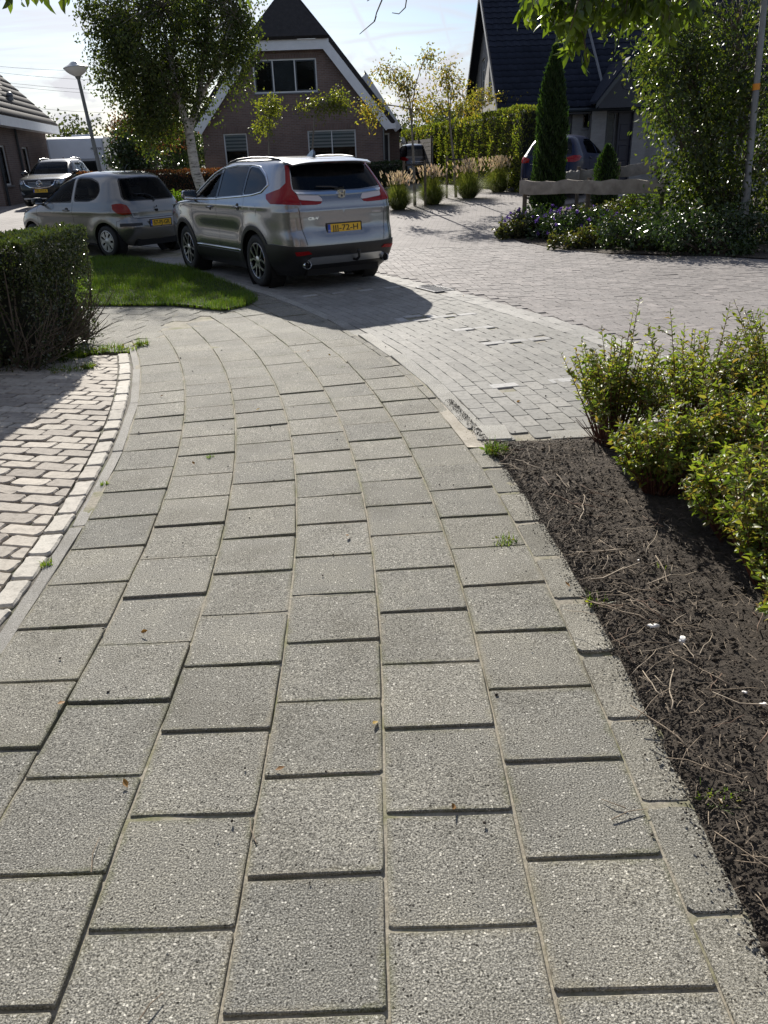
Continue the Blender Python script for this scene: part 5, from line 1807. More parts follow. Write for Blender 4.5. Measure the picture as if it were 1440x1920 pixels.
# ---------------- cars on the far drives, seen from behind
def build_far_car(label, paint, tall=1.5, suv=False):
    k = tall / 1.5
    T = [(0.20, -1.95, 1.95, 0.76), (0.32, -2.06, 2.08, 0.83), (0.50, -2.12, 2.14, 0.87), (0.65 * k, -2.10, 2.10, 0.88), (0.80 * k, -2.07, 2.0, 0.88), (0.90 * k, -2.04, 1.65, 0.87), (0.96 * k, -2.0, 1.2, 0.85),
         (1.04 * k, -1.93, 0.95, 0.80), (1.18 * k, -1.80, 0.62, 0.72), (1.32 * k, -1.66, 0.25, 0.635), (1.42 * k, -1.5, -0.05, 0.54), (1.47 * k, -1.25, -0.3, 0.40), (1.495 * k, -0.9, -0.5, 0.2), (1.5 * k, -0.78, -0.62, 0.08)]
    sh = Shell(T, 6.0)
    root = thing('parked_car', label, 'car')
    z0 = sh.z0
    reg = []
    for cx in (1.28, -1.28):
        reg.append(('hole', S(arch(cx, 0.32, 0.37, z0)), None, 0, 'drop'))
    reg.append(('rear_window', RR([(0, 1.0 * k), (0.52, 1.01 * k), (0.63, 1.03 * k), (0.56, 1.25 * k), (0.48, 1.37 * k), (0, 1.39 * k)]), m_privacy, -0.004, 'one'))
    reg.append(('tail_lamp', [('r', 0.50, 0.845 * k), ('r', 0.50, 0.93 * k), ('r', 0.68, 0.985 * k), ('s', -1.70, 0.99 * k), ('s', -1.62, 0.96 * k), ('s', -1.75, 0.87 * k), ('r', 0.74, 0.83 * k)], m_lampred, 0.008, 'pair'))
    reg.append(('front_side_window', S([(0.80, 1.0 * k), (0.35, 1.27 * k), (0.05, 1.36 * k), (0.0, 1.01 * k)], 0.03), m_carglass, -0.004, 'pair'))
    reg.append(('rear_side_window', S([(-0.08, 1.01 * k), (-0.03, 1.37 * k), (-0.7, 1.385 * k), (-0.95, 1.3 * k), (-1.0, 1.04 * k)], 0.03), m_carglass, -0.004, 'pair'))
    reg.append(('windscreen', FF([(0, 1.0 * k), (0.68, 1.0 * k), (0.52, 1.34 * k), (0, 1.40 * k)]), m_carglass, -0.004, 'one'))
    reg.append(('rear_bumper', [('r', 0, 0.40), ('r', 0.8, 0.40), ('s', -1.66, 0.36), ('s', -1.66, z0), ('r', 0.8, z0), ('r', 0, z0)], m_clad, 0.01, 'one'))
    for g in (seam([('s', -0.04, 0.4), ('s', -0.04, 1.0 * k)]), seam([('s', 0.84, 0.4), ('s', 0.88, 0.98 * k)]), seam([('s', -0.92, 0.62), ('s', -1.03, 0.98 * k)]), seam([('r', 0.56, 0.5), ('r', 0.60, 0.83 * k)])):
        reg.append(('panel_gap', g, m_trimblack, -0.005, 'pair'))
    car_body(root, sh, reg, paint, grid=0.07)
    b = MB()
    b.tube([sh.rp(y, 0.80 * k, 0.006) for y in np.linspace(-0.45, 0.45, 9)], 0.012, 6)
    b.build('chrome_strip', m_chrome, root, smooth='all')
    number_plate(root, sh, 0.66 * k, None, '8-KXL-42' if suv else 'NT-384-R', -1)
    mirror(root, 0.66, 0.97 * k, 0.84, paint, 0.95)
    handle(root, sh, 0.06, 0.9 * k, paint); handle(root, sh, -0.86, 0.91 * k, paint)
    seats(root, (0.1, -0.8), 0.35, 1.0 * k, 1.2 * k)
    if suv:
        for sg in (1, -1):
            b = MB(); b.tube([(0.0, sg * 0.52, 1.45 * k), (-0.2, sg * 0.55, 1.50 * k), (-0.9, sg * 0.55, 1.525 * k), (-1.35, sg * 0.52, 1.48 * k)], 0.02, 6); b.build('roof_rail', m_satin, root, smooth='all')
    for x in (1.28, -1.28):
        for sg in (1, -1):
            wheel(root, x, sg * 0.77, 0.32, 0.2, rim_simple, 0.205, sg)
    underbody(root, sh, 2.56, 0.37, 0.72)
    return root
def put(o, x, y, a, s=1.0):
    o.location = (x, y, gz(y) + 0.001)
    o.rotation_euler = (0, 0, R(a))
    o.scale = (s, s, s)
put(build_crossover(), -1.53, 12.15, 90 + 33.0, 0.94)
put(build_hatchback(), -5.3, 15.98, 90 + 54.5, 0.95)
put(build_dark_suv(), -10.45, 27.9, -86.4, 0.83)
# ------------------------------------------------------------------ plants
def unit(v):
    return v / np.maximum(np.linalg.norm(v, axis=-1, keepdims=True), 1e-9)
def leaf_arrays(P, D, L, W, hi=False, rng=RNG, up=0.6, fold=0.25, curl=0.15):
    """one leaf per point: axis D, length L, width W; normals lean upwards"""
    n = len(P)
    D = unit(D)
    Nn = unit(rng.normal(size=(n, 3)) + np.array([0, 0, up]))
    S_ = unit(np.cross(D, Nn))
    Nn = np.cross(S_, D)
    L = np.broadcast_to(L, n)[:, None]; W = np.broadcast_to(W, n)[:, None]
    if not hi:
        a = P; b = P + D * L * 0.5 + S_ * W * 0.5 + Nn * W * fold; c = P + D * L - Nn * L * curl; d = P + D * L * 0.5 - S_ * W * 0.5 + Nn * W * fold
        V = np.stack([a, b, c, d], 1).reshape(-1, 3)
        i = np.arange(n)[:, None] * 4
        F = np.concatenate([i + np.array([0, 1, 2]), i + np.array([0, 2, 3])], 0)
    else:
        m1 = P + D * L * 0.38 + Nn * L * 0.02; m2 = P + D * L * 0.74 - Nn * L * curl * 0.4
        a = P; c = P + D * L - Nn * L * curl
        l1 = m1 + S_ * W * 0.5 + Nn * W * fold; r1 = m1 - S_ * W * 0.5 + Nn * W * fold
        l2 = m2 + S_ * W * 0.33 + Nn * W * fold * .6; r2 = m2 - S_ * W * 0.33 + Nn * W * fold * .6
        V = np.stack([a, l1, l2, c, r2, r1, m1, m2], 1).reshape(-1, 3)
        i = np.arange(n)[:, None] * 8
        F = np.concatenate([i + np.array(q) for q in ((0, 1, 6), (1, 2, 7), (1, 7, 6), (2, 3, 7), (0, 6, 5), (6, 7, 5), (5, 7, 4), (7, 3, 4))], 0)
    return V, F
def leaf_obj(name, P, D, L, W, mat, parent=None, hi=False, world=True, rng=RNG, **kw):
    V, F = leaf_arrays(np.asarray(P), np.asarray(D), L, W, hi, rng, **kw)
    me = np_mesh(name, V, F, mat)
    return link(name, me, parent, world)
def blades(name, P, H_, W_, mat, lean=0.35, parent=None, rng=RNG, droop=0.4, world=True, seg=2, tip=True):
    """grass blades: bent tapering strips"""
    n = len(P)
    a = rng.uniform(0, 2 * math.pi, n)
    dr = np.stack([np.cos(a), np.sin(a), np.zeros(n)], 1)
    sd = np.stack([-np.sin(a), np.cos(a), np.zeros(n)], 1)
    ln = np.abs(rng.normal(0, lean, n))[:, None]
    H_ = np.broadcast_to(H_, n)[:, None]; W_ = np.broadcast_to(W_, n)[:, None]
    rows = []
    for k in range(seg + 1):
        t = k / seg
        c = P + dr * ln * H_ * (t ** 1.7) + np.array([0, 0, 1]) * H_ * (t - droop * ln * t * t)
        w = W_ * (1 - 0.85 * t)
        rows.append((c - sd * w / 2, c + sd * w / 2))
    V = np.stack([q for r in rows for q in r], 1).reshape(-1, 3)
    k = 2 * (seg + 1)
    i = np.arange(n)[:, None] * k
    F = np.concatenate([i + np.array([2 * j, 2 * j + 1, 2 * j + 3, 2 * j + 2]) for j in range(seg)], 0)
    me = np_mesh(name, V, F, mat)
    return link(name, me, parent, world)
def bez(a, b, c, n=6):
    a, b, c = Vector(a), Vector(b), Vector(c)
    return [(1 - t) ** 2 * a + 2 * t * (1 - t) * b + t * t * c for t in (k / (n - 1) for k in range(n))]
def rand_in_ell(n, c, r, rng=RNG, shell=0.45):
    v = unit(rng.normal(size=(n, 3)))
    q = rng.uniform(shell, 1.0, (n, 1)) ** 0.8
    return np.array(c) + v * q * np.array(r)
def limb(b, a, c, r0, r1, sag=0.1, n=6, rng=random, sides=6):
    a, c = Vector(a), Vector(c)
    m = a.lerp(c, 0.45) + Vector((rng.uniform(-1, 1), rng.uniform(-1, 1), rng.uniform(0.2, 1.2))) * (c - a).length * sag
    P = bez(a, m, c, n)
    b.tube(P, [r0 + (r1 - r0) * k / (n - 1) for k in range(n)], sides)
    return P
def crown_leaves(centres, per, sig, rng, droop=0.0, out_from=None):
    n = len(centres)
    C = np.repeat(centres, per, axis=0)
    off = rng.normal(size=(n * per, 3)) * sig
    if droop:
        off[:, 2] -= np.abs(rng.normal(size=n * per)) * droop
    P = C + off
    D = rng.normal(size=P.shape) * 0.8
    D[:, 2] -= 0.6
    if out_from is not None:
        D += unit(P - np.array(out_from)) * 0.6
    return P, D
m_bark = plain('bark', (0.10, 0.08, 0.06), 0.9, var=0.4, scale=14, bmp=0.8, bscale=40)
m_barkgrey = plain('grey_bark', (0.19, 0.17, 0.14), 0.9, var=0.35, scale=18, bmp=0.7, bscale=50)
def birch_bark():
    m, N, L, b = M_('birch_bark')
    oc = obj_coord(N)
    mp = N.new('ShaderNodeMapping'); mp.inputs['Scale'].default_value = (3, 3, 14)
    L.new(oc, mp.inputs[0])
    n = noise(N, L, 2.2, 6, 0.7, mp.outputs[0])
    r = ramp(N, [(0.36, (0.05, 0.045, 0.04)), (0.47, (0.40, 0.38, 0.34)), (0.7, (0.62, 0.60, 0.55))])
    L.new(n.outputs['Fac'], r.inputs[0])
    L.new(r.outputs[0], b.inputs['Base Color'])
    b.inputs['Roughness'].default_value = 0.8
    bump(N, L, b, n.outputs['Fac'], 0.5, 0.02)
    return m
m_birch = birch_bark()
lf_birch = leaf_mat('birch_leaf', [(0.030, 0.046, 0.015), (0.045, 0.066, 0.020), (0.06, 0.085, 0.024), (0.10, 0.11, 0.03)], 0.38, 0.5, 0.3)
lf_hedge = leaf_mat('hedge_leaf', [(0.028, 0.045, 0.016), (0.042, 0.064, 0.022), (0.06, 0.085, 0.028), (0.055, 0.06, 0.022)], 0.22, 0.24, 0.9)
lf_shrub = leaf_mat('shrub_leaf', [(0.075, 0.115, 0.022), (0.11, 0.16, 0.028), (0.15, 0.185, 0.042), (0.20, 0.21, 0.055), (0.21, 0.14, 0.055)], 0.45, 0.45, 0.4, (1.6, 1.65, 0.6))
lf_olive = leaf_mat('olive_leaf', [(0.09, 0.10, 0.025), (0.14, 0.14, 0.035), (0.20, 0.17, 0.045), (0.22, 0.13, 0.04)], 0.5, 0.5)
lf_parasol = leaf_mat('parasol_leaf', [(0.06, 0.085, 0.018), (0.11, 0.13, 0.025), (0.17, 0.17, 0.03), (0.09, 0.11, 0.02)], 0.5, 0.45)
lf_copper = leaf_mat('copper_leaf', [(0.05, 0.03, 0.02), (0.09, 0.04, 0.025), (0.12, 0.06, 0.03), (0.08, 0.08, 0.025)], 0.45, 0.45, 0.4, (1.6, 1.1, 0.6))
lf_laurel = leaf_mat('laurel_leaf', [(0.018, 0.038, 0.012), (0.03, 0.055, 0.016), (0.045, 0.075, 0.02)], 0.2, 0.36, 0.6)
lf_beech = leaf_mat('beech_leaf', [(0.06, 0.085, 0.02), (0.09, 0.12, 0.026), (0.13, 0.155, 0.032), (0.16, 0.14, 0.04)], 0.45, 0.45)
lf_big = leaf_mat('glossy_tree_leaf', [(0.028, 0.048, 0.014), (0.045, 0.07, 0.018), (0.065, 0.092, 0.022), (0.095, 0.105, 0.028)], 0.42, 0.4, 0.5)
lf_ash = leaf_mat('ash_leaf', [(0.05, 0.08, 0.014), (0.08, 0.12, 0.02), (0.12, 0.16, 0.03)], 0.45, 0.35)
lf_conifer = leaf_mat('conifer_leaf', [(0.018, 0.042, 0.010), (0.028, 0.06, 0.013), (0.045, 0.085, 0.016)], 0.25, 0.5)
lf_ground = leaf_mat('perennial_leaf', [(0.028, 0.042, 0.014), (0.045, 0.06, 0.018), (0.08, 0.082, 0.026), (0.055, 0.04, 0.022)], 0.35, 0.5)
lf_grass = leaf_mat('grass_blade', [(0.05, 0.10, 0.012), (0.075, 0.14, 0.018), (0.11, 0.17, 0.025), (0.13, 0.15, 0.04)], 0.45, 0.5)
lf_reed = leaf_mat('reed_blade', [(0.11, 0.15, 0.04), (0.15, 0.18, 0.055), (0.20, 0.19, 0.075)], 0.5, 0.7, 0.08, (1.3, 1.35, 0.55))
lf_plume = leaf_mat('grass_plume', [(0.66, 0.60, 0.48), (0.78, 0.72, 0.6), (0.7, 0.6, 0.52)], 0.55, 0.8, 0.2, (1.0, 0.95, 0.85))
lf_far = leaf_mat('far_leaf', [(0.035, 0.05, 0.025), (0.05, 0.065, 0.03), (0.07, 0.08, 0.035)], 0.3, 0.6)
m_petal = leaf_mat('purple_petal', [(0.09, 0.05, 0.2), (0.12, 0.07, 0.27), (0.17, 0.11, 0.33)], 0.4, 0.6, 0.2, (1.2, 1.0, 1.4))
m_redstem = plain('red_brown_stem', (0.11, 0.045, 0.03), 0.7, var=0.4, scale=20)
# ------------------------------------------------------------------ building materials
def mat_wall_brick(name, c1, c2, mortar, bw=0.21, rh=0.0625, ms=0.010, axis='x'):
    m, N, L, b = M_(name)
    oc = pos_coord(N)
    mp = N.new('ShaderNodeSeparateXYZ')
    L.new(oc, mp.inputs[0])
    cb = N.new('ShaderNodeCombineXYZ')
    if axis == 'x':
        L.new(mp.outputs['X'], cb.inputs[0])
    elif axis == 'y':
        L.new(mp.outputs['Y'], cb.inputs[0])
    else:
        ad = N.new('ShaderNodeMath'); ad.operation = 'ADD'
        L.new(mp.outputs['X'], ad.inputs[0]); L.new(mp.outputs['Y'], ad.inputs[1])
        L.new(ad.outputs[0], cb.inputs[0])
    L.new(mp.outputs['Z'], cb.inputs[1])
    br = N.new('ShaderNodeTexBrick')
    br.inputs['Scale'].default_value = 1.0
    br.inputs['Brick Width'].default_value = bw
    br.inputs['Row Height'].default_value = rh
    br.inputs['Mortar Size'].default_value = ms
    br.inputs['Bias'].default_value = -0.1
    br.inputs['Color1'].default_value = (*c1, 1)
    br.inputs['Color2'].default_value = (*c2, 1)
    br.inputs['Mortar'].default_value = (*mortar, 1)
    L.new(cb.outputs[0], br.inputs['Vector'])
    n = noise(N, L, 1.3, 6, 0.65, oc)
    r = ramp(N, [(0.3, (0.8, 0.8, 0.8)), (0.7, (1.15, 1.13, 1.1))])
    L.new(n.outputs['Fac'], r.inputs[0])
    c = mixc(N, L, 1.0, br.outputs['Color'], r.outputs[0], 'MULTIPLY')
    L.new(c, b.inputs['Base Color'])
    b.inputs['Roughness'].default_value = 0.85
    bump(N, L, b, br.outputs['Fac'], -0.5, 0.01)
    return m
m_wallM = mat_wall_brick('red_brown_brick', (0.15, 0.095, 0.078), (0.21, 0.135, 0.11), (0.20, 0.175, 0.16))
m_wallL = mat_wall_brick('left_brick', (0.14, 0.095, 0.08), (0.19, 0.13, 0.11), (0.19, 0.165, 0.15), axis='xy')
m_wallR = mat_wall_brick('grey_brick', (0.24, 0.235, 0.23), (0.30, 0.295, 0.285), (0.26, 0.255, 0.25), axis='xy')
m_soldier = mat_wall_brick('soldier_brick', (0.14, 0.09, 0.075), (0.19, 0.12, 0.10), (0.2, 0.175, 0.16), bw=0.065, rh=0.6, ms=0.009)
m_whitewood = plain('white_painted_wood', (0.78, 0.79, 0.80), 0.45, var=0.06, scale=4, bmp=0.05)
m_frame = plain('window_frame_white', (0.72, 0.73, 0.72), 0.4)
m_frame_dk = plain('window_sash_dark', (0.03, 0.04, 0.05), 0.35)
m_winglass = glass_mat('window_glass', (0.9, 0.93, 0.93), 0.93, 0.015)
m_blind = plain('blind_fabric', (0.5, 0.5, 0.5), 0.8)
def mat_zebra():
    m, N, L, b = M_('zebra_blind')
    pc = pos_coord(N)
    sp = N.new('ShaderNodeSeparateXYZ'); L.new(pc, sp.inputs[0])
    w = N.new('ShaderNodeMath'); w.operation = 'MULTIPLY'; w.inputs[1].default_value = 1 / 0.13
    L.new(sp.outputs['Z'], w.inputs[0])
    f = N.new('ShaderNodeMath'); f.operation = 'FRACT'; L.new(w.outputs[0], f.inputs[0])
    r = ramp(N, [(0.48, (0.82, 0.83, 0.83)), (0.52, (0.34, 0.36, 0.37))])
    L.new(f.outputs[0], r.inputs[0])
    L.new(r.outputs[0], b.inputs['Base Color'])
    b.inputs['Roughness'].default_value = 0.8
    return m
m_zebra = mat_zebra()
m_rooftile = mat_brick('dark_roof_tile', [(0.010, 0.014, 0.026), (0.017, 0.022, 0.038), (0.013, 0.018, 0.032)], 0.55, 0.3, 60)  # blue of the reflected sky is put into the tile colours
m_rooftile_grey = mat_brick('grey_roof_tile', [(0.05, 0.045, 0.045), (0.08, 0.073, 0.07), (0.065, 0.06, 0.058)], 0.6, 0.3, 60)
m_thatch = plain('dark_roof', (0.022, 0.020, 0.020), 0.8, var=0.4, scale=6, bmp=0.7, bscale=24)
m_darkwood = plain('dark_blue_grey_wood', (0.016, 0.020, 0.032), 0.45, var=0.15, scale=10)
m_bluedoor = plain('dark_blue_door', (0.006, 0.009, 0.026), 0.4)
m_zinc = plain('zinc_gutter', (0.20, 0.21, 0.22), 0.4, 0.7)
m_lead = plain('lead_grey', (0.15, 0.155, 0.165), 0.5, 0.3)
m_fencewood = plain('weathered_wood', (0.33, 0.285, 0.235), 0.85, var=0.35, scale=6, bmp=0.6, bscale=30)
m_fencewood2 = plain('grey_fence_board', (0.24, 0.22, 0.195), 0.85, var=0.3, scale=6, bmp=0.5, bscale=30)
m_post = plain('wood_post', (0.12, 0.095, 0.07), 0.9, var=0.35, scale=12, bmp=0.6, bscale=40)

def wall_panel(name, poly, holes, origin, du, mat, parent, reveal=0.10, inward=None, thick=0.0):
    """wall in the plane origin + u*du + z*Z with openings; each opening gets reveals of that depth"""
    origin, du = Vector(origin), Vector(du).normalized()
    pts, edges = [], []
    def loop(l):
        b = len(pts)
        pts.extend([Vector(p) for p in l]); edges.extend([(b + i, b + (i + 1) % len(l)) for i in range(len(l))])
    loop(poly)
    for h in holes:
        loop(h)
    vo, eo, fo, *_ = delaunay_2d_cdt(pts, edges, [], 1, 1e-6)
    inward = Vector(inward) if inward is not None else Vector((-du.y, du.x, 0))
    def P(p): return origin + du * p[0] + Vector((0, 0, p[1]))
    b = MB()
    D = np.array([tuple(v) for v in vo])
    F = []
    for f in fo:
        c = D[list(f)].mean(0)[None]
        if any(in_poly(c, h)[0] for h in holes):
            continue
        F.append(tuple(f))
    b.add([P(v) for v in D], F)
    for h in holes:
        n = len(h)
        for i in range(n):
            a, c = P(h[i]), P(h[(i + 1) % n])
            b.add([a, c, c + inward * reveal, a + inward * reveal], [(0, 1, 2, 3)])
    return b.build(name, mat, parent, world=True)
def rect(u0, u1, z0, z1): return [(u0, z0), (u1, z0), (u1, z1), (u0, z1)]

def window(parent, origin, du, u0, u1, z0, z1, splits=(), depth=0.06, frame=0.055, dark=(), blind=None, bars=False, sill=True, inward=None, fmat=None, name='window', behind=0.35):
    """window in a wall plane: frame, mullions, panes, sash, sill, blind, dark room behind"""
    origin, du = Vector(origin), Vector(du).normalized()
    inw = Vector(inward) if inward is not None else Vector((-du.y, du.x, 0))
    up = Vector((0, 0, 1))
    def bar(b, a0, a1, c0, c1, d0, d1):
        V = []
        for d in (d0, d1):
            for (u, z) in ((a0, c0), (a1, c0), (a1, c1), (a0, c1)):
                V.append(origin + du * u + up * z + inw * d)
        b.add(V, [(0, 1, 2, 3), (7, 6, 5, 4), (0, 4, 5, 1), (1, 5, 6, 2), (2, 6, 7, 3), (3, 7, 4, 0)])
    b = MB()
    d0, d1 = depth, depth + 0.06
    bar(b, u0, u1, z0, z0 + frame, d0, d1); bar(b, u0, u1, z1 - frame, z1, d0, d1)
    bar(b, u0, u0 + frame, z0 + frame, z1 - frame, d0, d1); bar(b, u1 - frame, u1, z0 + frame, z1 - frame, d0, d1)
    xs = [u0 + frame] + [u0 + (u1 - u0) * s for s in splits] + [u1 - frame]
    for s in xs[1:-1]:
        bar(b, s - frame * 0.4, s + frame * 0.4, z0 + frame, z1 - frame, d0, d1)
    fr = b.build(name, fmat or m_frame, parent, world=True)
    for i in range(len(xs) - 1):
        a, c = xs[i] + (frame * 0.4 if i else 0), xs[i + 1] - (frame * 0.4 if i < len(xs) - 2 else 0)
        if i in dark:
            s = MB(); w = 0.05
            bar(s, a, c, z0 + frame, z0 + frame + w, d0 + 0.01, d1 - 0.005); bar(s, a, c, z1 - frame - w, z1 - frame, d0 + 0.01, d1 - 0.005)
            bar(s, a, a + w, z0 + frame + w, z1 - frame - w, d0 + 0.01, d1 - 0.005); bar(s, c - w, c, z0 + frame + w, z1 - frame - w, d0 + 0.01, d1 - 0.005)
            s.build('sash', m_frame_dk, fr, world=True)
        g = MB(); bar(g, a, c, z0 + frame, z1 - frame, d0 + 0.025, d0 + 0.032)
        g.build('pane', m_winglass, fr, world=True)
        if blind and i in blind:
            lo, mt = blind[i]
            q = MB(); bar(q, a, c, z1 - frame - (z1 - z0 - 2 * frame) * lo, z1 - frame, d1 + 0.006, d1 + 0.011)
            q.build('blind', mt, fr, world=True)
        if bars:
            q = MB()
            for k in range(1, 4):
                zz_ = z0 + (z1 - z0) * k / 4
                bar(q, a, c, zz_ - 0.012, zz_ + 0.012, d0 + 0.005, d0 + 0.03)
            q.build('glazing_bar', fmat or m_frame, fr, world=True)
    r = MB(); bar(r, u0, u1, z0, z1, d1 + behind, d1 + behind + 0.02); r.build('room_back', m_under, fr, world=True)
    if sill:
        q = MB(); bar(q, u0 - 0.05, u1 + 0.05, z0 - 0.05, z0 - 0.002, -0.04, depth + 0.02); q.build('sill', m_lead, fr, world=True)
    return fr
def roof_tiles(parent, name, o, u, v, nu, nv, tw, tl, mat, clip=None, curve=0.022, lap=0.02, limit=300, keyfn=None):
    """pan tiles on a slope: o lower corner, u along the eave, v up the slope (unit vectors)"""
    o, u, v = Vector(o), Vector(u).normalized(), Vector(v).normalized()
    nrm_ = u.cross(v).normalized()
    if nrm_.z < 0:
        nrm_ = -nrm_
    V = []
    for t, lift in ((0.0, 0.030), (tl + 0.05, 0.0)):
        for k in range(5):
            a = k / 4
            hgt = curve * (math.sin(a * 2 * math.pi) * 0.8)
            V.append((a * (tw - 0.004), t, hgt + lift))
    base = len(V)
    V += [(a * (tw - 0.004) / 4, 0.0, curve * math.sin(a / 4 * 2 * math.pi) * 0.8 + 0.008) for a in range(5)]
    F = [(k, k + 1, 6 + k, 5 + k) for k in range(4)] + [(base + k, base + k + 1, k + 1, k) for k in range(4)]
    me = bpy.data.meshes.new(name)
    me.from_pydata(V, [], F)
    me.materials.append(mat)
    me.shade_smooth()
    M = Matrix((u, v, nrm_)).transposed().to_4x4()
    pl = []
    for j in range(nv):
        for i in range(nu):
            p = o + u * (i * tw) + v * (j * tl)
            if clip and not clip(i * tw + tw / 2, j * tl + tl / 2):
                continue
            pl.append(p)
    def vis(p):
        a_, b__ = pix(p.x, p.y, p.z)
        return 0 if (0 <= a_ <= 1440 and 0 <= b__ <= 1920) else 1
    pl.sort(key=lambda p: (vis(p), p.y))
    rv, rf = [], []
    for i, p in enumerate(pl):
        if i < limit:
            ob = bpy.data.objects.new(name, me)
            COL.objects.link(ob)
            ob.parent = parent
            ob.matrix_local = Matrix.Translation(p - Vector(parent.location) - (Vector(parent.parent.location) if parent.parent else Vector((0, 0, 0)))) @ M
        else:
            Q = Matrix.Translation(p) @ M
            nb = len(rv)
            rv += [tuple(Q @ Vector(q)) for q in V]
            rf += [tuple(k + nb for k in f) for f in F]
    if rv:
        m2 = bpy.data.meshes.new(name + 's'); m2.from_pydata(rv, [], rf); m2.materials.append(mat)
        ob = link(name + 's', m2, parent, True); ob['kind'] = 'stuff'

# ------------------------------------------------------------------ the brick house in the middle, gable to the street
HY = 36.0
HG = gz(HY)
def hx(u, v): return wp(u, v, HY)
def build_mid_house():
    eR, sR, eL = hx(722, 217), hx(612, 74), hx(370, 238)
    sL = Vector((eL.x + (eR.x - sR.x) * (sR.z - eL.z) / (sR.z - eR.z) + 0.1, HY, sR.z))
    h = thing('brick_house', 'red-brown brick house with white gable boards and half-hipped dark roof behind the silver crossover', 'house', ((eL.x + eR.x) / 2, HY, HG))
    W0 = hx(472, 112); W1 = hx(596, 172)
    A0 = hx(418, 251); A1 = hx(467, 300)
    B0 = hx(576, 245); B1 = hx(669, 300)
    lz = 1.35
    holes = [rect(W0.x, W1.x, W1.z, W0.z), rect(A0.x, A1.x, lz, A0.z), rect(B0.x, B1.x, lz - 0.1, B0.z)]
    wl, wr = eL.x + 0.16, eR.x - 0.10
    poly = [(wl, HG - 0.3), (wr, HG - 0.3), (wr, eR.z), (sR.x - 0.02, sR.z - 0.05), (sL.x + 0.02, sL.z - 0.05), (wl, eL.z)]
    wall_panel('wall', poly, holes, (0, HY, 0), (1, 0, 0), m_wallM, h, 0.12, (0, 1, 0))
    b = MB()
    b.box((wl + 0.1, HY + 5.2, (HG - 0.3 + eL.z) / 2), (0.2, 9.9, eL.z - HG + 0.3)); b.box((wr - 0.1, HY + 5.2, (HG - 0.3 + eR.z) / 2), (0.2, 9.9, eR.z - HG + 0.3))
    b.build('side_wall', m_wallM, h, world=True)
    window(h, (0, HY, 0), (1, 0, 0), W0.x, W1.x, W1.z, W0.z, (0.31, 0.655), dark=(0, 2), blind={1: (1.0, m_darkwood)}, inward=(0, 1, 0))
    window(h, (0, HY, 0), (1, 0, 0), A0.x, A1.x, lz, A0.z, (), blind={0: (0.55, m_zebra)}, inward=(0, 1, 0))
    window(h, (0, HY, 0), (1, 0, 0), B0.x, B1.x, lz - 0.1, B0.z, (0.5,), blind={0: (0.48, m_zebra), 1: (0.48, m_zebra)}, inward=(0, 1, 0))
    for (a, c, z) in ((W0.x, W1.x, W0.z), (A0.x, A1.x, A0.z), (B0.x, B1.x, B0.z)):
        q = MB(); q.box(((a + c) / 2, HY - 0.004, z + 0.12), (c - a + 0.16, 0.012, 0.215)); q.build('lintel', m_soldier, h, world=True)
    # roof: two slopes, half hip in front
    slope = (sR.z - eR.z) / (eR.x - sR.x)
    cx = (sR.x + sL.x) / 2
    rz = sR.z + (sR.x - cx) * slope
    yf, yb = HY - 0.32, HY + 10.4
    ry = yf + (rz - sR.z) / 1.35
    ov = 0.28
    eRx, eRz = eR.x + ov, eR.z - ov * slope
    eLx, eLz = eL.x - ov * 0.4, eL.z - ov * 0.4 * slope
    rf = MB()
    def slab(P, t=0.16):
        P = [Vector(p) for p in P]
        n = (P[1] - P[0]).cross(P[2] - P[0]).normalized()
        if n.z < 0: n = -n
        rf.prism([p + n * 0.02 for p in P], n * t)
    slab([(eRx, yf, eRz), (eRx, yb, eRz), (cx, yb, rz), (cx, ry, rz), (sR.x, yf, sR.z)])
    slab([(eLx, yb, eLz), (eLx, yf, eLz), (sL.x, yf, sL.z), (cx, ry, rz), (cx, yb, rz)])
    slab([(sL.x - 0.1, yf - 0.12, sR.z - 0.02), (sR.x + 0.1, yf - 0.12, sR.z - 0.02), (cx, ry, rz + 0.02)])
    rf.build('roof', m_thatch, h, world=True)
    # white boards
    def board(a, c, wd, y, name='gable_board', side=1):
        a, c = Vector(a), Vector(c)
        d = (c - a).normalized()
        n = Vector((-d.z, 0, d.x))
        if n.z > 0: n = -n
        q = MB()
        q.prism([a, c, c + n * wd, a + n * wd], (0, 0.05, 0))
        q.build(name, m_whitewood, h, world=True)
    yb_ = yf - 0.03
    board((sR.x, yb_, sR.z), (eRx, yb_, eRz), 0.34, yb_)
    board((eLx, yb_, eLz), (sL.x, yb_, sL.z), 0.34, yb_)
    board((sL.x - 0.06, yb_ - 0.006, sL.z + 0.0), (sR.x + 0.10, yb_ - 0.006, sR.z + 0.0), 0.36, yb_)
    q = MB(); q.box((eRx - 0.02, yb_ + 0.1, eRz - 0.06), (0.34, 0.26, 0.2)); q.build('box_gutter_end', m_whitewood, h, world=True)
    q = MB(); q.tube([(eRx, yf, eRz + 0.02), (eRx, yb, eRz + 0.02)], 0.06, 8); q.build('gutter', m_zinc, h, world=True)
    q = MB(); q.tube([(wr + 0.02, HY - 0.06, eRz - 0.1), (wr + 0.02, HY - 0.06, HG - 0.1)], 0.04, 8); q.build('drain_pipe', m_zinc, h, world=True)
    # lower wing with the side door
    wy = HY + 2.2
    g0, g1 = wp(710, 180, wy), wp(753, 246, wy)
    q = MB()
    wR = wp(749, 260, wy).x
    wl2 = wr + 0.02
    d0, d1 = wp(714, 250, wy), wp(731, 300, wy)
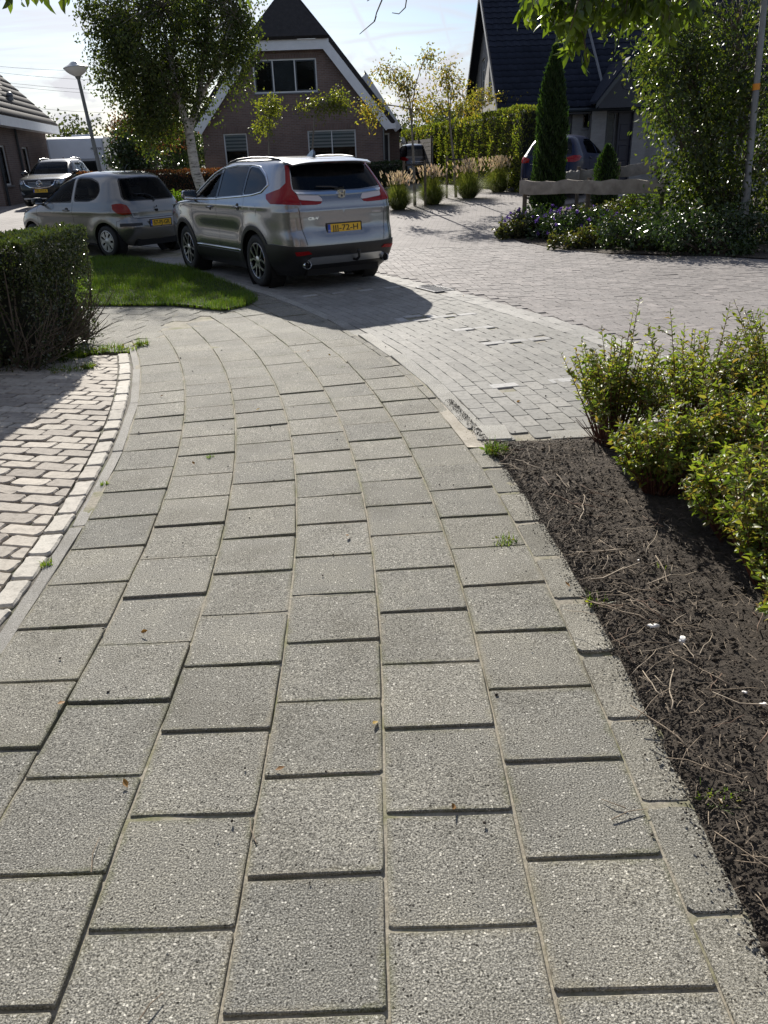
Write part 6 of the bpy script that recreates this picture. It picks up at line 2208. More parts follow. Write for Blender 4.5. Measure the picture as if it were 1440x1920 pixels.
    wall_panel('wing_wall', [(wl2, HG - 0.3), (wR, HG - 0.3), (wR, g1.z + 0.05), (g0.x, g0.z), (wl2, g0.z)], [rect(d0.x, d1.x, HG - 0.05, d0.z)], (0, wy, 0), (1, 0, 0), m_wallM, h, 0.08, (0, 1, 0))
    q = MB(); q.box(((d0.x + d1.x) / 2, wy + 0.1, (HG + d0.z) / 2), (d1.x - d0.x - 0.1, 0.05, d0.z - HG - 0.06))
    dr = q.build('side_door', m_bluedoor, h, world=True)
    q = MB()
    q.box((d1.x - 0.03, wy + 0.03, (HG + d0.z) / 2), (0.06, 0.08, d0.z - HG)); q.box((d0.x + 0.03, wy + 0.03, (HG + d0.z) / 2), (0.06, 0.08, d0.z - HG)); q.box(((d0.x + d1.x) / 2, wy + 0.03, d0.z - 0.035), (d1.x - d0.x - 0.12, 0.08, 0.07))
    q.build('door_frame', m_frame, dr, world=True)
    q = MB(); q.tube([(d0.x + 0.14, wy + 0.04, HG + 1.0), (d0.x + 0.24, wy + 0.04, HG + 1.0)], 0.014, 6); q.build('door_handle', m_satin, dr, world=True)
    wd = (g1 - g0)
    rr = MB()
    P = [Vector((g0.x - wd.x * 0.6, wy - 0.25, g0.z - wd.z * 0.6)), Vector((g1.x, wy - 0.25, g1.z)), Vector((g1.x, wy + 6, g1.z)), Vector((g0.x - wd.x * 0.6, wy + 6, g0.z - wd.z * 0.6))]
    rr.prism(P, (0, 0, 0.14)); rr.build('wing_roof', m_thatch, h, world=True)
    n = Vector((wd.z, 0, -wd.x)).normalized()
    if n.z > 0: n = -n
    q = MB(); a, c = Vector((g0.x - wd.x * 0.5, wy - 0.28, g0.z - wd.z * 0.5 + 0.16)), Vector((g1.x, wy - 0.28, g1.z + 0.16))
    q.prism([a, c, c + n * 0.34, a + n * 0.34], (0, 0.04, 0)); q.build('wing_board', m_whitewood, h, world=True)
    q = MB(); q.box((wR - 0.1, wy + 3, (HG + g1.z) / 2 - 0.1), (0.2, 5.9, g1.z - HG + 0.2)); q.build('wing_side_wall', m_wallM, h, world=True)
    # outdoor wall lamp
    q = MB(); p = wp(752, 247, wy - 0.1); q.box((wR + 0.12, wy - 0.05, p.z - 0.25), (0.16, 0.1, 0.05)); q.lathe([(0.05, -0.2), (0.09, -0.1), (0.07, 0.02), (0.02, 0.06)], 10, origin=(wR + 0.16, wy - 0.1, p.z - 0.3)); q.build('wall_lamp', m_frame, h, world=True)
build_mid_house()

# ------------------------------------------------------------------ house on the left, eave along the side
def build_left_house():
    n0, f0 = wp(10, 226, 28.0), wp(103, 248, 36.0)
    ez = 2.95
    X0, Y0, X1, Y1 = -11.9, 28.0, -13.2, 36.2
    du = Vector((X1 - X0, Y1 - Y0, 0)).normalized()           # along the eave, going away
    ou = Vector((du.y, -du.x, 0))                             # outwards (to the right)
    h = thing('brick_house', 'brown brick bungalow with grey tiled roof and white eave beside the caravan', 'house', (X0 - 4, Y0 + 4, gz(30)))
    L_ = (Vector((X1, Y1, 0)) - Vector((X0, Y0, 0))).length
    g = gz(30) - 0.3
    o = Vector((X0, Y0, 0)) - ou * 0.45
    def u_at(px, z=1.8):
        best = min(np.linspace(0, L_, 200), key=lambda t: abs(pix(*(o + du * t)[:2], z)[0] - px))
        return float(best)
    ws = [(u_at(14, 2.0), u_at(24, 2.0)), (u_at(48, 2.0), u_at(58, 2.0))]
    ws = [(0.55, 1.45), (3.7, 4.6)]
    zt = (2.25, 2.25)
    holes = [rect(a, b, 1.0, 2.25) for a, b in ws]
    wall_panel('wall', [(0, g), (L_ - 0.2, g), (L_ - 0.2, ez), (0, ez)], holes, o, du, m_wallL, h, 0.10, -ou)
    for (a, b) in ws:
        window(h, o, du, a, b, 1.0, 2.25, (), inward=-ou, blind={0: (0.35, m_blind)})
    # gable end facing the street
    run = 5.2
    back = -ou
    e0 = o
    pk = e0 + back * run
    b = MB()
    apexz = ez + run * 1.0
    b.add([e0 + Vector((0, 0, g)), pk * 1.0 + Vector((0, 0, g)), pk + Vector((0, 0, apexz)), e0 + Vector((0, 0, ez))], [(0, 1, 2, 3)])
    fe = e0 + du * (L_ - 0.2)
    b.add([fe + Vector((0, 0, g)), fe + back * run + Vector((0, 0, g)), fe + back * run + Vector((0, 0, apexz)), fe + Vector((0, 0, ez))], [(0, 1, 2, 3)])
    b.build('gable_wall', m_wallL, h, world=True)
    # roof slope
    ev0 = Vector((X0, Y0, ez + 0.12)) - du * 0.3
    vdir = (back + Vector((0, 0, 1.0))).normalized()
    Ls = L_ + 0.5
    r = MB()
    sl = run * 1.42 + 0.5
    nn = du.cross(vdir); nn = nn if nn.z > 0 else -nn
    r.prism([ev0, ev0 + du * Ls, ev0 + du * Ls + vdir * sl, ev0 + vdir * sl], nn * 0.08)
    # far slope on the other side
    v2 = (back - Vector((0, 0, 1.0))).normalized()
    tp = ev0 + vdir * sl
    r.prism([tp, tp + du * Ls, tp + du * Ls + v2 * sl, tp + v2 * sl], nn * 0.05)
    rf = r.build('roof', m_rooftile_grey, h, world=True)
    roof_tiles(rf, 'roof_tile', ev0 + nn * 0.085, du, vdir, int(Ls / 0.31), int(sl / 0.36), 0.31, 0.36, m_rooftile_grey, curve=0.004, limit=300)
    # white eave board and gutter
    f = MB(); c = Vector((X0, Y0, ez)) + du * (L_ / 2)
    f.box(c + Vector((0, 0, 0.0)), (0.06, L_ + 0.7, 0.30), rz=math.atan2(-du.x, du.y))
    f.build('eave_board', m_whitewood, h, world=True)
    f = MB(); f.box(Vector((X0, Y0, ez)) - ou * 0.9 - du * 0.36, (1.8, 0.06, 0.298), rz=math.atan2(-du.x, du.y)); f.build('eave_return', m_whitewood, h, world=True)
    f = MB(); f.box(c - ou * 0.24 + Vector((0, 0, -0.12)), (0.42, L_ + 0.6, 0.03), rz=math.atan2(-du.x, du.y)); f.build('soffit', m_whitewood, h, world=True)
    for t in (0.25, 3.0):
        q = MB(); p = o + du * t + ou * 0.06; q.tube([p + Vector((0, 0, ez - 0.1)), p + Vector((0, 0, g))], 0.045, 8); q.build('drain_pipe', m_frame_dk, h, world=True)
    # skylight and vent in the slope
    M = Matrix((du, vdir, nn)).transposed().to_4x4()
    for (t, s_, wx, wy, nm, mt) in ((2.6, 2.3, 0.8, 1.3, 'skylight', m_frame),):
        q = MB(); q.bbox((0, 0, 0.06), (wx, wy, 0.12), 0.02)
        ob = q.build(nm, mt, h); ob.matrix_local = Matrix.Translation(ev0 + du * t + vdir * s_ + nn * 0.13 - Vector(h.location)) @ M
        q = MB(); q.box((0, 0, 0.123), (wx - 0.16, wy - 0.2, 0.012)); link('pane', q.mesh('pane', m_winglass), ob)
    q = MB(); q.lathe([(0.11, 0), (0.10, 0.12), (0.13, 0.16), (0.08, 0.26), (0.001, 0.29)], 12); ob = q.build('roof_vent', m_lead, h, smooth=40)
    ob.location = ev0 + du * 4.3 + vdir * 0.9 + nn * 0.1 - Vector(h.location)
build_left_house()

# ------------------------------------------------------------------ flat garage behind the caravan
GYY = 42.0
a, c = wp(66, 266, GYY), wp(192, 262, GYY)
g = thing('garage', 'low brick garage with flat pale roof edge behind the caravan', 'garage', ((a.x + c.x) / 2, GYY, gz(GYY)))
q = MB(); q.box(((a.x + c.x) / 2, GYY + 3, (gz(GYY) + a.z - 0.3) / 2), (c.x - a.x, 6, a.z - gz(GYY) - 0.1)); q.build('wall', m_wallL, g, world=True)
q = MB(); q.box(((a.x + c.x) / 2, GYY + 3, a.z - 0.1), (c.x - a.x + 0.3, 6.3, 0.42)); q.build('roof_edge', m_whitewood, g, world=True)
q = MB(); q.box(((a.x + c.x) / 2 - 0.5, GYY - 0.03, gz(GYY) + 0.95), (2.4, 0.05, 2.1)); q.build('garage_door', m_frame, g, world=True)

# ------------------------------------------------------------------ dark-roofed house on the right
def build_right_house():
    Y0 = 30.0
    X0 = 4.72
    ez = 3.02
    HD = 5.25
    pitch = math.atan2(4.15, HD)
    Yr = Y0 + HD
    rz = ez + HD * math.tan(pitch)
    X1 = X0 + 12.0
    Yb = Y0 + 2 * HD
    g = gz(Y0) - 0.3
    h = thing('grey_house', 'grey brick house with huge dark tiled roof and pointed porch behind the conifer', 'house', (X0 + 6, Y0 + 4.5, gz(Y0)))
    # front wall with garage opening and small window
    zo = 0.0
    wx = [(wp(1056, 212, Y0).x, wp(1074, 212, Y0).x)]
    gx = [(wp(985, 230, Y0).x, wp(1073, 212, Y0).x - 0.0)]
    sm0, sm1 = wp(1094, 212, Y0), wp(1108, 240, Y0)
    gd0, gd1 = wp(1020, 213, Y0), wp(1074, 213, Y0)
    dz = gd0.z
    holes = [rect(sm0.x, sm1.x, sm1.z, sm0.z), rect(gd0.x, gd1.x, g + 0.3, dz)]
    wall_panel('wall', [(X0, g), (X1, g), (X1, ez), (X0, ez)], holes, (0, Y0, 0), (1, 0, 0), m_wallR, h, 0.12, (0, 1, 0))
    window(h, (0, Y0, 0), (1, 0, 0), sm0.x, sm1.x, sm1.z, sm0.z, (), frame=0.045, inward=(0, 1, 0), fmat=m_frame_dk)
    q = MB(); q.box(((gd0.x + gd1.x) / 2, Y0 + 0.1, (g + 0.3 + dz) / 2), (gd1.x - gd0.x, 0.06, dz - g - 0.3)); gd = q.build('garage_door', m_darkwood, h, world=True)
    for k in range(6):
        q = MB(); q.box((gd0.x + (gd1.x - gd0.x) * (k + 0.5) / 6, Y0 + 0.064, (g + 0.3 + dz) / 2), ((gd1.x - gd0.x) / 6 - 0.02, 0.016, dz - g - 0.36)); q.build('panel', m_darkwood, gd, world=True)
    # gable end with two tall windows
    def gab(t): return ez + (4.75 - abs(t - 4.75)) * math.tan(pitch)
    pts = [(0, g), (2 * HD, g), (2 * HD, ez), (HD, rz), (0, ez)]
    hl = []
    for (px0, px1) in ((912, 921), (930, 940)):
        # find the depths at which those sight lines meet the gable plane
        d0, d1 = ray(px0, 145), ray(px1, 145)
        ya, yb2 = X0 / d0[0] * d0[1], X0 / d1[0] * d1[1]
        hl.append((min(ya, yb2) - Y0, max(ya, yb2) - Y0))
    hl = [(3.5, 4.7), (5.9, 7.1)]
    holes = [rect(a_, b_, 3.5, 5.05) for a_, b_ in hl]
    wall_panel('gable_wall', pts, holes, (X0, Y0, 0), (0, 1, 0), m_wallR, h, 0.10, (1, 0, 0))
    for a_, b_ in hl:
        window(h, (X0, Y0, 0), (0, 1, 0), a_, b_, 3.5, 5.05, (0.5,), bars=True, inward=(1, 0, 0))
    # roof
    ov = 0.35
    r = MB()
    P = [Vector((X0 - ov, Y0 - ov, ez - ov * math.tan(pitch))), Vector((X1, Y0 - ov, ez - ov * math.tan(pitch))), Vector((X1, Yr, rz)), Vector((X0 - ov, Yr, rz))]
    nn = (P[1] - P[0]).cross(P[3] - P[0]).normalized()
    r.prism([p + nn * 0.02 for p in P], nn * 0.1)
    P2 = [Vector((X0 - ov, Yb + ov, ez - ov * math.tan(pitch))), Vector((X0 - ov, Yr, rz)), Vector((X1, Yr, rz)), Vector((X1, Yb + ov, ez - ov * math.tan(pitch)))]
    r.prism([p + Vector((0, nn.y * -0.02, nn.z * 0.02)) for p in P2], Vector((0, -nn.y, nn.z)) * 0.1)
    rf = r.build('roof', m_rooftile, h, world=True)
    vdir = (P[3] - P[0]).normalized()
    roof_tiles(rf, 'roof_tile', P[0] + nn * 0.13, (1, 0, 0), vdir, int((X1 - X0 + ov) / 0.30), int((P[3] - P[0]).length / 0.345), 0.30, 0.345, m_rooftile, curve=0.02)
    # barge boards: pale edge in front, dark behind
    q = MB(); a_, c_ = P[0] + Vector((-0.03, 0, 0.10)), P[3] + Vector((-0.03, 0, 0.10))
    dwn = Vector((0, 0, -0.24))
    q.prism([a_, c_, c_ + dwn, a_ + dwn], (0.04, 0, 0)); q.build('barge_board', m_lead, h, world=True)
    q = MB(); a_, c_ = P2[0] + Vector((-0.03, 0, 0.10)), P2[1] + Vector((-0.03, 0, 0.10))
    q.prism([a_, c_, c_ + dwn, a_ + dwn], (0.04, 0, 0)); q.build('barge_board', m_darkwood, h, world=True)
    q = MB(); q.prism([P[0] + Vector((0.0, 0.02, -0.03)), P[3] + Vector((0.0, 0, -0.03)), P[3] + Vector((0.34, 0, -0.03)), P[0] + Vector((0.34, 0.02, -0.03))], (0, 0, 0.02)); q.build('verge_soffit', m_darkwood, h, world=True)
    q = MB(); q.tube([(X0 - ov, Y0 - ov - 0.05, ez - 0.26), (X1, Y0 - ov - 0.05, ez - 0.26)], 0.065, 8); q.build('gutter', m_frame_dk, h, world=True)
    q = MB(); q.box((X0 + 6, Y0 - 0.17, ez - 0.36), (12.0, 0.34, 0.05)); q.build('soffit', m_darkwood, h, world=True)
    # hip ridge line of tiles running up to the porch
    xr = wp(1128, 150, Y0 + 0.6).x
    q = MB(); q.tube([Vector((xr, Y0 - ov, ez - ov * math.tan(pitch))) + nn * 0.16, Vector((xr, Yr, rz)) + nn * 0.16], 0.05, 6); q.build('valley_lead', m_lead, h, world=True)
    # porch
    Yp = Y0 - 1.2
    pk, pl, pr_ = wp(1172, 112, Yp), wp(1124, 190, Yp), wp(1226, 184, Yp)
    pz = pl.z
    cx = (pl.x + pr_.x) / 2
    q = MB(); q.add([(pl.x + 0.1, Yp + 0.12, pz), (pr_.x - 0.1, Yp + 0.12, pz), (cx, Yp + 0.12, pk.z - 0.1)], [(0, 1, 2)]); gw = q.build('porch_gable', m_darkwood, h, world=True)
    q = MB(); q.lathe([(0.13, 0.0), (0.15, -0.03), (0.17, 0.0)], 20, origin=(cx, Yp + 0.11, pz + (pk.z - pz) * 0.42), axis='Y'); q.build('round_ornament', m_lead, gw, world=True)
    for sx, ex in ((pl.x - 0.1, cx), (pr_.x + 0.1, cx)):
        q = MB(); a_, c_ = Vector((sx, Yp - 0.02, pz - 0.06)), Vector((ex, Yp - 0.02, pk.z))
        q.prism([a_, c_, c_ + Vector((0, 0, -0.2)), a_ + Vector((0, 0, -0.16))], (0, 0.06, 0)); q.build('porch_barge', m_frame_dk, h, world=True)
        q = MB(); q.prism([a_ + Vector((0, 0.0, 0.01)), c_ + Vector((0, 0, 0.01)), c_ + Vector((0, 3.2, 0.01)), a_ + Vector((0, 1.6, 0.01))], (0, 0, 0.08)); q.build('porch_roof', m_rooftile, h, world=True)
    q = MB(); q.box((cx, Yp + 0.1, pz - 0.1), (pr_.x - pl.x, 0.16, 0.2)); q.build('porch_beam', m_darkwood, h, world=True)
    ds0, ds1 = wp(1138, 208, Yp + 0.9), wp(1206, 208, Yp + 0.9)
    yy = Yp + 0.9
    q = MB(); q.box((pl.x + 0.25, yy + 0.05, (g + pz) / 2), (0.5, 0.3, pz - g)); q.box((pr_.x - 0.1, yy + 0.05, (g + pz) / 2), (0.5, 0.3, pz - g)); q.build('porch_wall', m_wallR, h, world=True)
    dt = ds0.z
    q = MB(); q.box(((ds0.x + ds1.x) / 2 + 0.22, yy + 0.1, (g + 0.3 + dt) / 2), ((ds1.x - ds0.x) * 0.62, 0.06, dt - g - 0.3)); dr = q.build('front_door', m_bluedoor, h, world=True)
    for k in range(2):
        for j in range(3):
            w_ = (ds1.x - ds0.x) * 0.62
            q = MB(); q.bbox(((ds0.x + ds1.x) / 2 + 0.22 + (k - 0.5) * w_ * 0.46, yy + 0.062, g + 0.62 + j * 0.66), (w_ * 0.36, 0.03, 0.5), 0.012); q.build('door_panel', m_bluedoor, dr, world=True)
    q = MB(); q.tube([(ds1.x - 0.16, yy + 0.03, g + 1.3), (ds1.x - 0.26, yy + 0.03, g + 1.3)], 0.016, 6); q.build('door_handle', m_satin, dr, world=True)
    window(h, (0, yy, 0), (1, 0, 0), ds0.x, ds0.x + (ds1.x - ds0.x) * 0.28, g + 0.5, dt, (), frame=0.05, inward=(0, 1, 0), fmat=m_frame_dk, sill=False)
    q = MB(); q.box(((ds0.x + ds1.x) / 2, yy + 0.16, dt + 0.15), (ds1.x - ds0.x + 0.4, 0.2, 0.3)); q.build('door_header', m_darkwood, h, world=True)
    q = MB(); q.tube([(pl.x + 0.04, Y0 - 0.12, ez - 0.3), (pl.x + 0.04, Y0 - 0.12, g)], 0.04, 8); q.build('drain_pipe', m_zinc, h, world=True)
build_right_house()
# ------------------------------------------------------------------ unseen houses added behind the viewer to dim sky and show in car paint
def back_house(x, y, w, d, h, ridge, label, seed):
    g = 0.0
    o = thing('brick_house', label, 'house', (x, y, g), 0, 'unseen houses added behind the viewer')
    holes = [rect(x - w * 0.36, x - w * 0.06, 0.7, 2.3), rect(x + w * 0.02, x + w * 0.14, 0.0, 2.15), rect(x + w * 0.2, x + w * 0.40, 0.8, 2.2), rect(x - w * 0.34, x - w * 0.12, 3.4, 4.6), rect(x + w * 0.12, x + w * 0.36, 3.4, 4.6)]
    wall_panel('wall', [(x - w / 2, -0.2), (x + w / 2, -0.2), (x + w / 2, h), (x - w / 2, h)], holes, (0, y, 0), (1, 0, 0), m_wallL, o, 0.12, (0, -1, 0))
    for k, r_ in enumerate(holes):
        if k == 1:
            q = MB(); q.box((r_[0][0] * 0.5 + r_[1][0] * 0.5, y - 0.1, 1.05), (r_[1][0] - r_[0][0], 0.06, 2.2)); q.build('front_door', m_bluedoor, o, world=True)
        else:
            window(o, (0, y, 0), (1, 0, 0), r_[0][0], r_[1][0], r_[0][1], r_[2][1], (0.5,), inward=(0, -1, 0))
    b = MB()
    for sx in (-1, 1):
        X = x + sx * (w / 2 - 0.003)
        b.add([(X, y - 0.01, -0.2), (X, y - d, -0.2), (X, y - d, h), (X, y - d / 2, ridge), (X, y - 0.01, h)], [(0, 1, 2, 3, 4)])
    b.add([(x - w / 2, y - d, -0.2), (x + w / 2, y - d, -0.2), (x + w / 2, y - d, h), (x - w / 2, y - d, h)], [(0, 1, 2, 3)])
    b.build('side_wall', m_wallL, o, world=True)
    r = MB()
    r.prism([(x - w / 2 - 0.3, y + 0.4, h - 0.3), (x + w / 2 + 0.3, y + 0.4, h - 0.3), (x + w / 2 + 0.3, y - d / 2, ridge), (x - w / 2 - 0.3, y - d / 2, ridge)], (0, 0, 0.16))
    r.prism([(x - w / 2 - 0.3, y - d / 2, ridge), (x + w / 2 + 0.3, y - d / 2, ridge), (x + w / 2 + 0.3, y - d - 0.4, h - 0.3), (x - w / 2 - 0.3, y - d - 0.4, h - 0.3)], (0, 0, 0.16))
    r.build('roof', m_rooftile_grey, o, world=True)
    q = MB(); q.box((x + w * 0.2, y - d / 2, ridge + 0.4), (0.8, 0.6, 1.6)); q.build('chimney', m_wallL, o, world=True)
for k, (x, y, w, d, h, rg, lab) in enumerate(((-15.0, -7.0, 10, 8, 5.2, 9.2, 'two-storey brick house added out of view behind the driveway'), (-1.5, -11.0, 11, 8, 5.2, 9.4, 'two-storey brick house added out of view behind the pavement'), (13.0, -9.0, 11, 8, 5.2, 9.3, 'two-storey brick house added out of view behind the planting bed'))):
    back_house(x, y, w, d, h, rg, lab, k)
# ------------------------------------------------------------------ remaining cars
def put_dark():
    o = build_far_car('black people carrier with roof rails parked beside the brick house', m_blackpaint, 1.66, True)
    p = wp(784, 300, 38.0)
    put(o, p.x - 0.15, 40.0, 90 + 6, 1.0)
    o = build_far_car('dark blue hatchback parked behind the column-shaped conifer', m_bluepaint, 1.56)
    put(o, 5.75, 24.6, 90 - 30, 1.0)
put_dark()

# ------------------------------------------------------------------ caravan
def build_caravan():
    p0, p1 = wp(88, 258, 33.0), wp(189, 257, 33.0)
    W_ = p1.x - p0.x
    cx = (p0.x + p1.x) / 2
    g = gz(33)
    ht = p0.z - g
    c = thing('caravan', 'white caravan with wide rear window standing behind the dark crossover', 'caravan', (cx, 33.0, g), R(11))
    L_ = 5.6
    m_cv = plain('caravan_white', (0.72, 0.74, 0.76), 0.35, var=0.05, scale=3)
    m_cv2 = plain('caravan_grey', (0.45, 0.47, 0.5), 0.4)
    b = MB()
    prof = [(0.10, 0.42), (0.0, 0.62), (0.0, ht * 0.62), (0.05, ht * 0.66), (0.06, ht - 0.22), (0.14, ht - 0.06), (0.34, ht), (L_ - 0.9, ht), (L_ - 0.3, ht - 0.3), (L_, ht * 0.55), (L_ - 0.02, 0.6), (L_ - 0.2, 0.42)]
    b.prism([(-W_ / 2, y, z) for y, z in prof], (W_, 0, 0))
    b.build('body', m_cv, c, smooth=30)
    q = MB(); q.bbox((0, -0.012, ht * 0.49), (W_ * 0.70, 0.03, ht * 0.27), 0.012); w = q.build('rear_window', m_cv2, c)
    q = MB(); q.box((0, -0.03, ht * 0.49), (W_ * 0.66, 0.012, ht * 0.235)); link('pane', q.mesh('pane', glass_mat('caravan_glass', (0.3, 0.32, 0.36), 0.15, 0.08)), w)
    q = MB(); q.box((0, -0.006, ht * 0.64), (W_ * 0.99, 0.02, 0.03)); q.build('rear_moulding', m_cv2, c)
    for sg in (-1, 1):
        q = MB(); q.box((sg * (W_ / 2 - 0.02), 0.03, ht * 0.78), (0.045, 0.05, ht * 0.34)); q.build('corner_trim', m_cv2, c)
        q = MB(); q.bbox((sg * W_ * 0.40, -0.012, ht * 0.285), (0.18, 0.03, 0.14), 0.01); q.build('tail_lamp', m_lampred, c)
    me = text_mesh('badge_lettering', 'PRESTIGE', 0.11, plain('lettering_dark', (0.05, 0.05, 0.06), 0.5), 0.004, 0.002)
    o = link('badge_lettering', me, c); o.location = (W_ * 0.36, 0.043, ht * 0.80); o.rotation_euler = (R(90), 0, 0); o.scale = (0.9, 1, 1)
    for k in range(3):
        q = MB(); q.bbox((W_ / 2 + 0.008, 1.1 + k * 1.45, ht * 0.6), (0.03, 0.95, 0.5), 0.012); q.build('side_window', m_privacy, c)
    q = MB(); q.bbox((0.1, 1.6, ht + 0.05), (0.7, 0.9, 0.12), 0.03); q.build('roof_hatch', m_cv, c)
    q = MB(); q.box((0, 2.6, 0.4), (W_ - 0.3, 4.6, 0.1)); q.build('chassis', m_under, c)
    for sg in (-1, 1):
        q = MB(); q.lathe([(0.17, -0.08), (0.3, -0.09), (0.31, 0.0), (0.3, 0.09), (0.17, 0.08)], 20, axis='X', origin=(sg * (W_ / 2 - 0.15), 2.9, 0.31)); w = q.build('wheel', m_tyre, c, smooth=40)
        q = MB(); q.lathe([(0.001, sg * 0.07), (0.17, sg * 0.06), (0.18, sg * 0.02)], 18, axis='X', origin=(sg * (W_ / 2 - 0.15), 2.9, 0.31)); link('rim', q.mesh('rim', m_satin), w)
    q = MB(); q.tube([(0, L_ - 0.1, 0.42), (0, L_ + 1.1, 0.42)], 0.04, 6); q.tube([(0, L_ + 1.0, 0.42), (0, L_ + 1.0, 0.0)], 0.025, 6); q.build('drawbar', m_under, c)
build_caravan()

# ------------------------------------------------------------------ street lamp, leaning
def build_lamp():
    Y = 25.0
    lo, hi = wp(187, 318, Y), wp(147, 147, Y)
    d = (hi - lo).normalized()
    g = gz(Y)
    base = lo + d * ((g - lo.z) / d.z)
    m_lp = plain('lamp_post_grey', (0.17, 0.175, 0.17), 0.5, 0.4, var=0.2, scale=6)
    m_glow = plain('lamp_cover_clear', (0.78, 0.78, 0.75), 0.25)
    o = thing('street_lamp', 'grey street lamp with shallow bowl-shaped head leaning over the hatchback', 'street lamp', base)
    q = MB(); q.tube([base, base + d * 0.9, base + d * 0.95, hi], [0.085, 0.08, 0.062, 0.045], 12); q.build('post', m_lp, o, smooth=40, world=True)
    M = Vector((0, 0, 1)).rotation_difference(d).to_matrix().to_4x4()
    def head(prof, mat, name):
        q = MB(); q.lathe(prof, 24); ob = q.build(name, mat, o, smooth=50); ob.matrix_local = Matrix.Translation(hi - base) @ M
        return ob
    head([(0.05, -0.02), (0.075, 0.02), (0.085, 0.05), (0.02, 0.06)], m_lp, 'collar')
    head([(0.07, 0.045), (0.19, 0.11), (0.27, 0.17), (0.325, 0.235), (0.335, 0.262)], m_glow, 'bowl')
    head([(0.345, 0.255), (0.35, 0.27), (0.30, 0.30), (0.18, 0.35), (0.12, 0.40), (0.06, 0.42), (0.001, 0.425)], plain('lamp_hood', (0.55, 0.55, 0.53), 0.4), 'hood')
    head([(0.02, 0.05), (0.035, 0.1), (0.035, 0.22), (0.001, 0.24)], m_frame, 'bulb')
build_lamp()

# ------------------------------------------------------------------ post on the right with an orange tag
def build_pole():
    Y = 13.5
    lo, hi = wp(1395, 405, Y), wp(1425, 90, Y)
    d = (hi - lo).normalized()
    g = gz(Y)
    base = lo + d * ((g - lo.z) / d.z)
    o = thing('lamp_post', 'slim pale grey post with an orange tag standing in the big leafy shrub', 'post', base)
    m_pp = plain('galvanised_post', (0.22, 0.22, 0.21), 0.5, 0.5, var=0.2, scale=5)
    top = base + d * 4.6
    q = MB(); q.tube([base, base + d * 1.0, base + d * 1.04, top], [0.072, 0.07, 0.055, 0.04], 12); q.build('pole', m_pp, o, smooth=40, world=True)
    t = wp(1416, 163, Y)
    s = (t - base).dot(d)
    q = MB(); q.tube([base + d * (s - 0.045), base + d * (s + 0.045)], 0.056, 12); q.build('orange_tag', plain('orange_tag', (0.75, 0.28, 0.02), 0.5), o, smooth=40, world=True)
    q = MB(); q.tube([top, top + Vector((-0.1, -0.2, 0.15)), top + Vector((-0.3, -0.7, 0.2))], 0.035, 8); q.bbox(top + Vector((-0.4, -0.95, 0.2)), (0.2, 0.55, 0.1), 0.03); q.build('lamp_arm', m_pp, o, smooth=40, world=True)
build_pole()

# ------------------------------------------------------------------ overhead wires far behind
m_wire = plain('wire', (0.06, 0.06, 0.06), 0.6)
for k, (l, r_) in enumerate((((-60, 128), (320, 150)), ((-60, 118), (300, 128)), ((-60, 145), (330, 170)), ((-60, 150), (330, 178)), ((-60, 188), (330, 212)))):
    a_, b_ = wp(*l, 75.0), wp(*r_, 75.0)
    P = [a_.lerp(b_, t / 12) + Vector((0, 0, -0.35 * (1 - (t / 6 - 1) ** 2))) for t in range(13)]
    q = MB(); q.tube(P, 0.014, 4)
    setp(q.build('overhead_wire', m_wire), ['second highest of the thin overhead wires in the sky', 'highest of the thin overhead wires in the sky', 'upper wire of the close pair in the sky', 'lower wire of the close pair in the sky', 'lowest overhead wire crossing behind the street lamp post'][k], 'wire', 'overhead wires')

# ------------------------------------------------------------------ plank fence of the garden on the right
def live_edge(a, c, h, t, mat, name, parent, seed=1):
    r = random.Random(seed)
    n = 26
    a, c = Vector(a), Vector(c)
    d = (c - a); up = Vector((0, 0, 1)); nrm_ = d.normalized().cross(up).normalized()
    V, F = [], []
    ph = r.uniform(0, 6)
    for i in range(n + 1):
        t_ = i / n
        p = a + d * t_
        w1 = h / 2 + 0.014 * math.sin(t_ * 17 + ph) + 0.012 * math.sin(t_ * 41) + r.uniform(-.005, .005)
        w0 = -h / 2 + 0.012 * math.sin(t_ * 13 + ph * 2) + r.uniform(-.005, .005)
        for (zz_, s_) in ((w0, -1), (w0 + 0.015, -1.15), (w1 - 0.015, -1.15), (w1, -1), (w1, 1), (w1 - 0.015, 1.15), (w0 + 0.015, 1.15), (w0, 1)):
            V.append(p + up * zz_ + nrm_ * s_ * t / 2)
    for i in range(n):
        for k in range(8):
            j = (k + 1) % 8
            F.append((i * 8 + k, i * 8 + j, i * 8 + 8 + j, i * 8 + 8 + k))
    F += [tuple(range(7, -1, -1)), tuple(range(n * 8, n * 8 + 8))]
    b = MB(); b.add(V, F)
    return b.build(name, mat, parent, smooth=35, world=True)
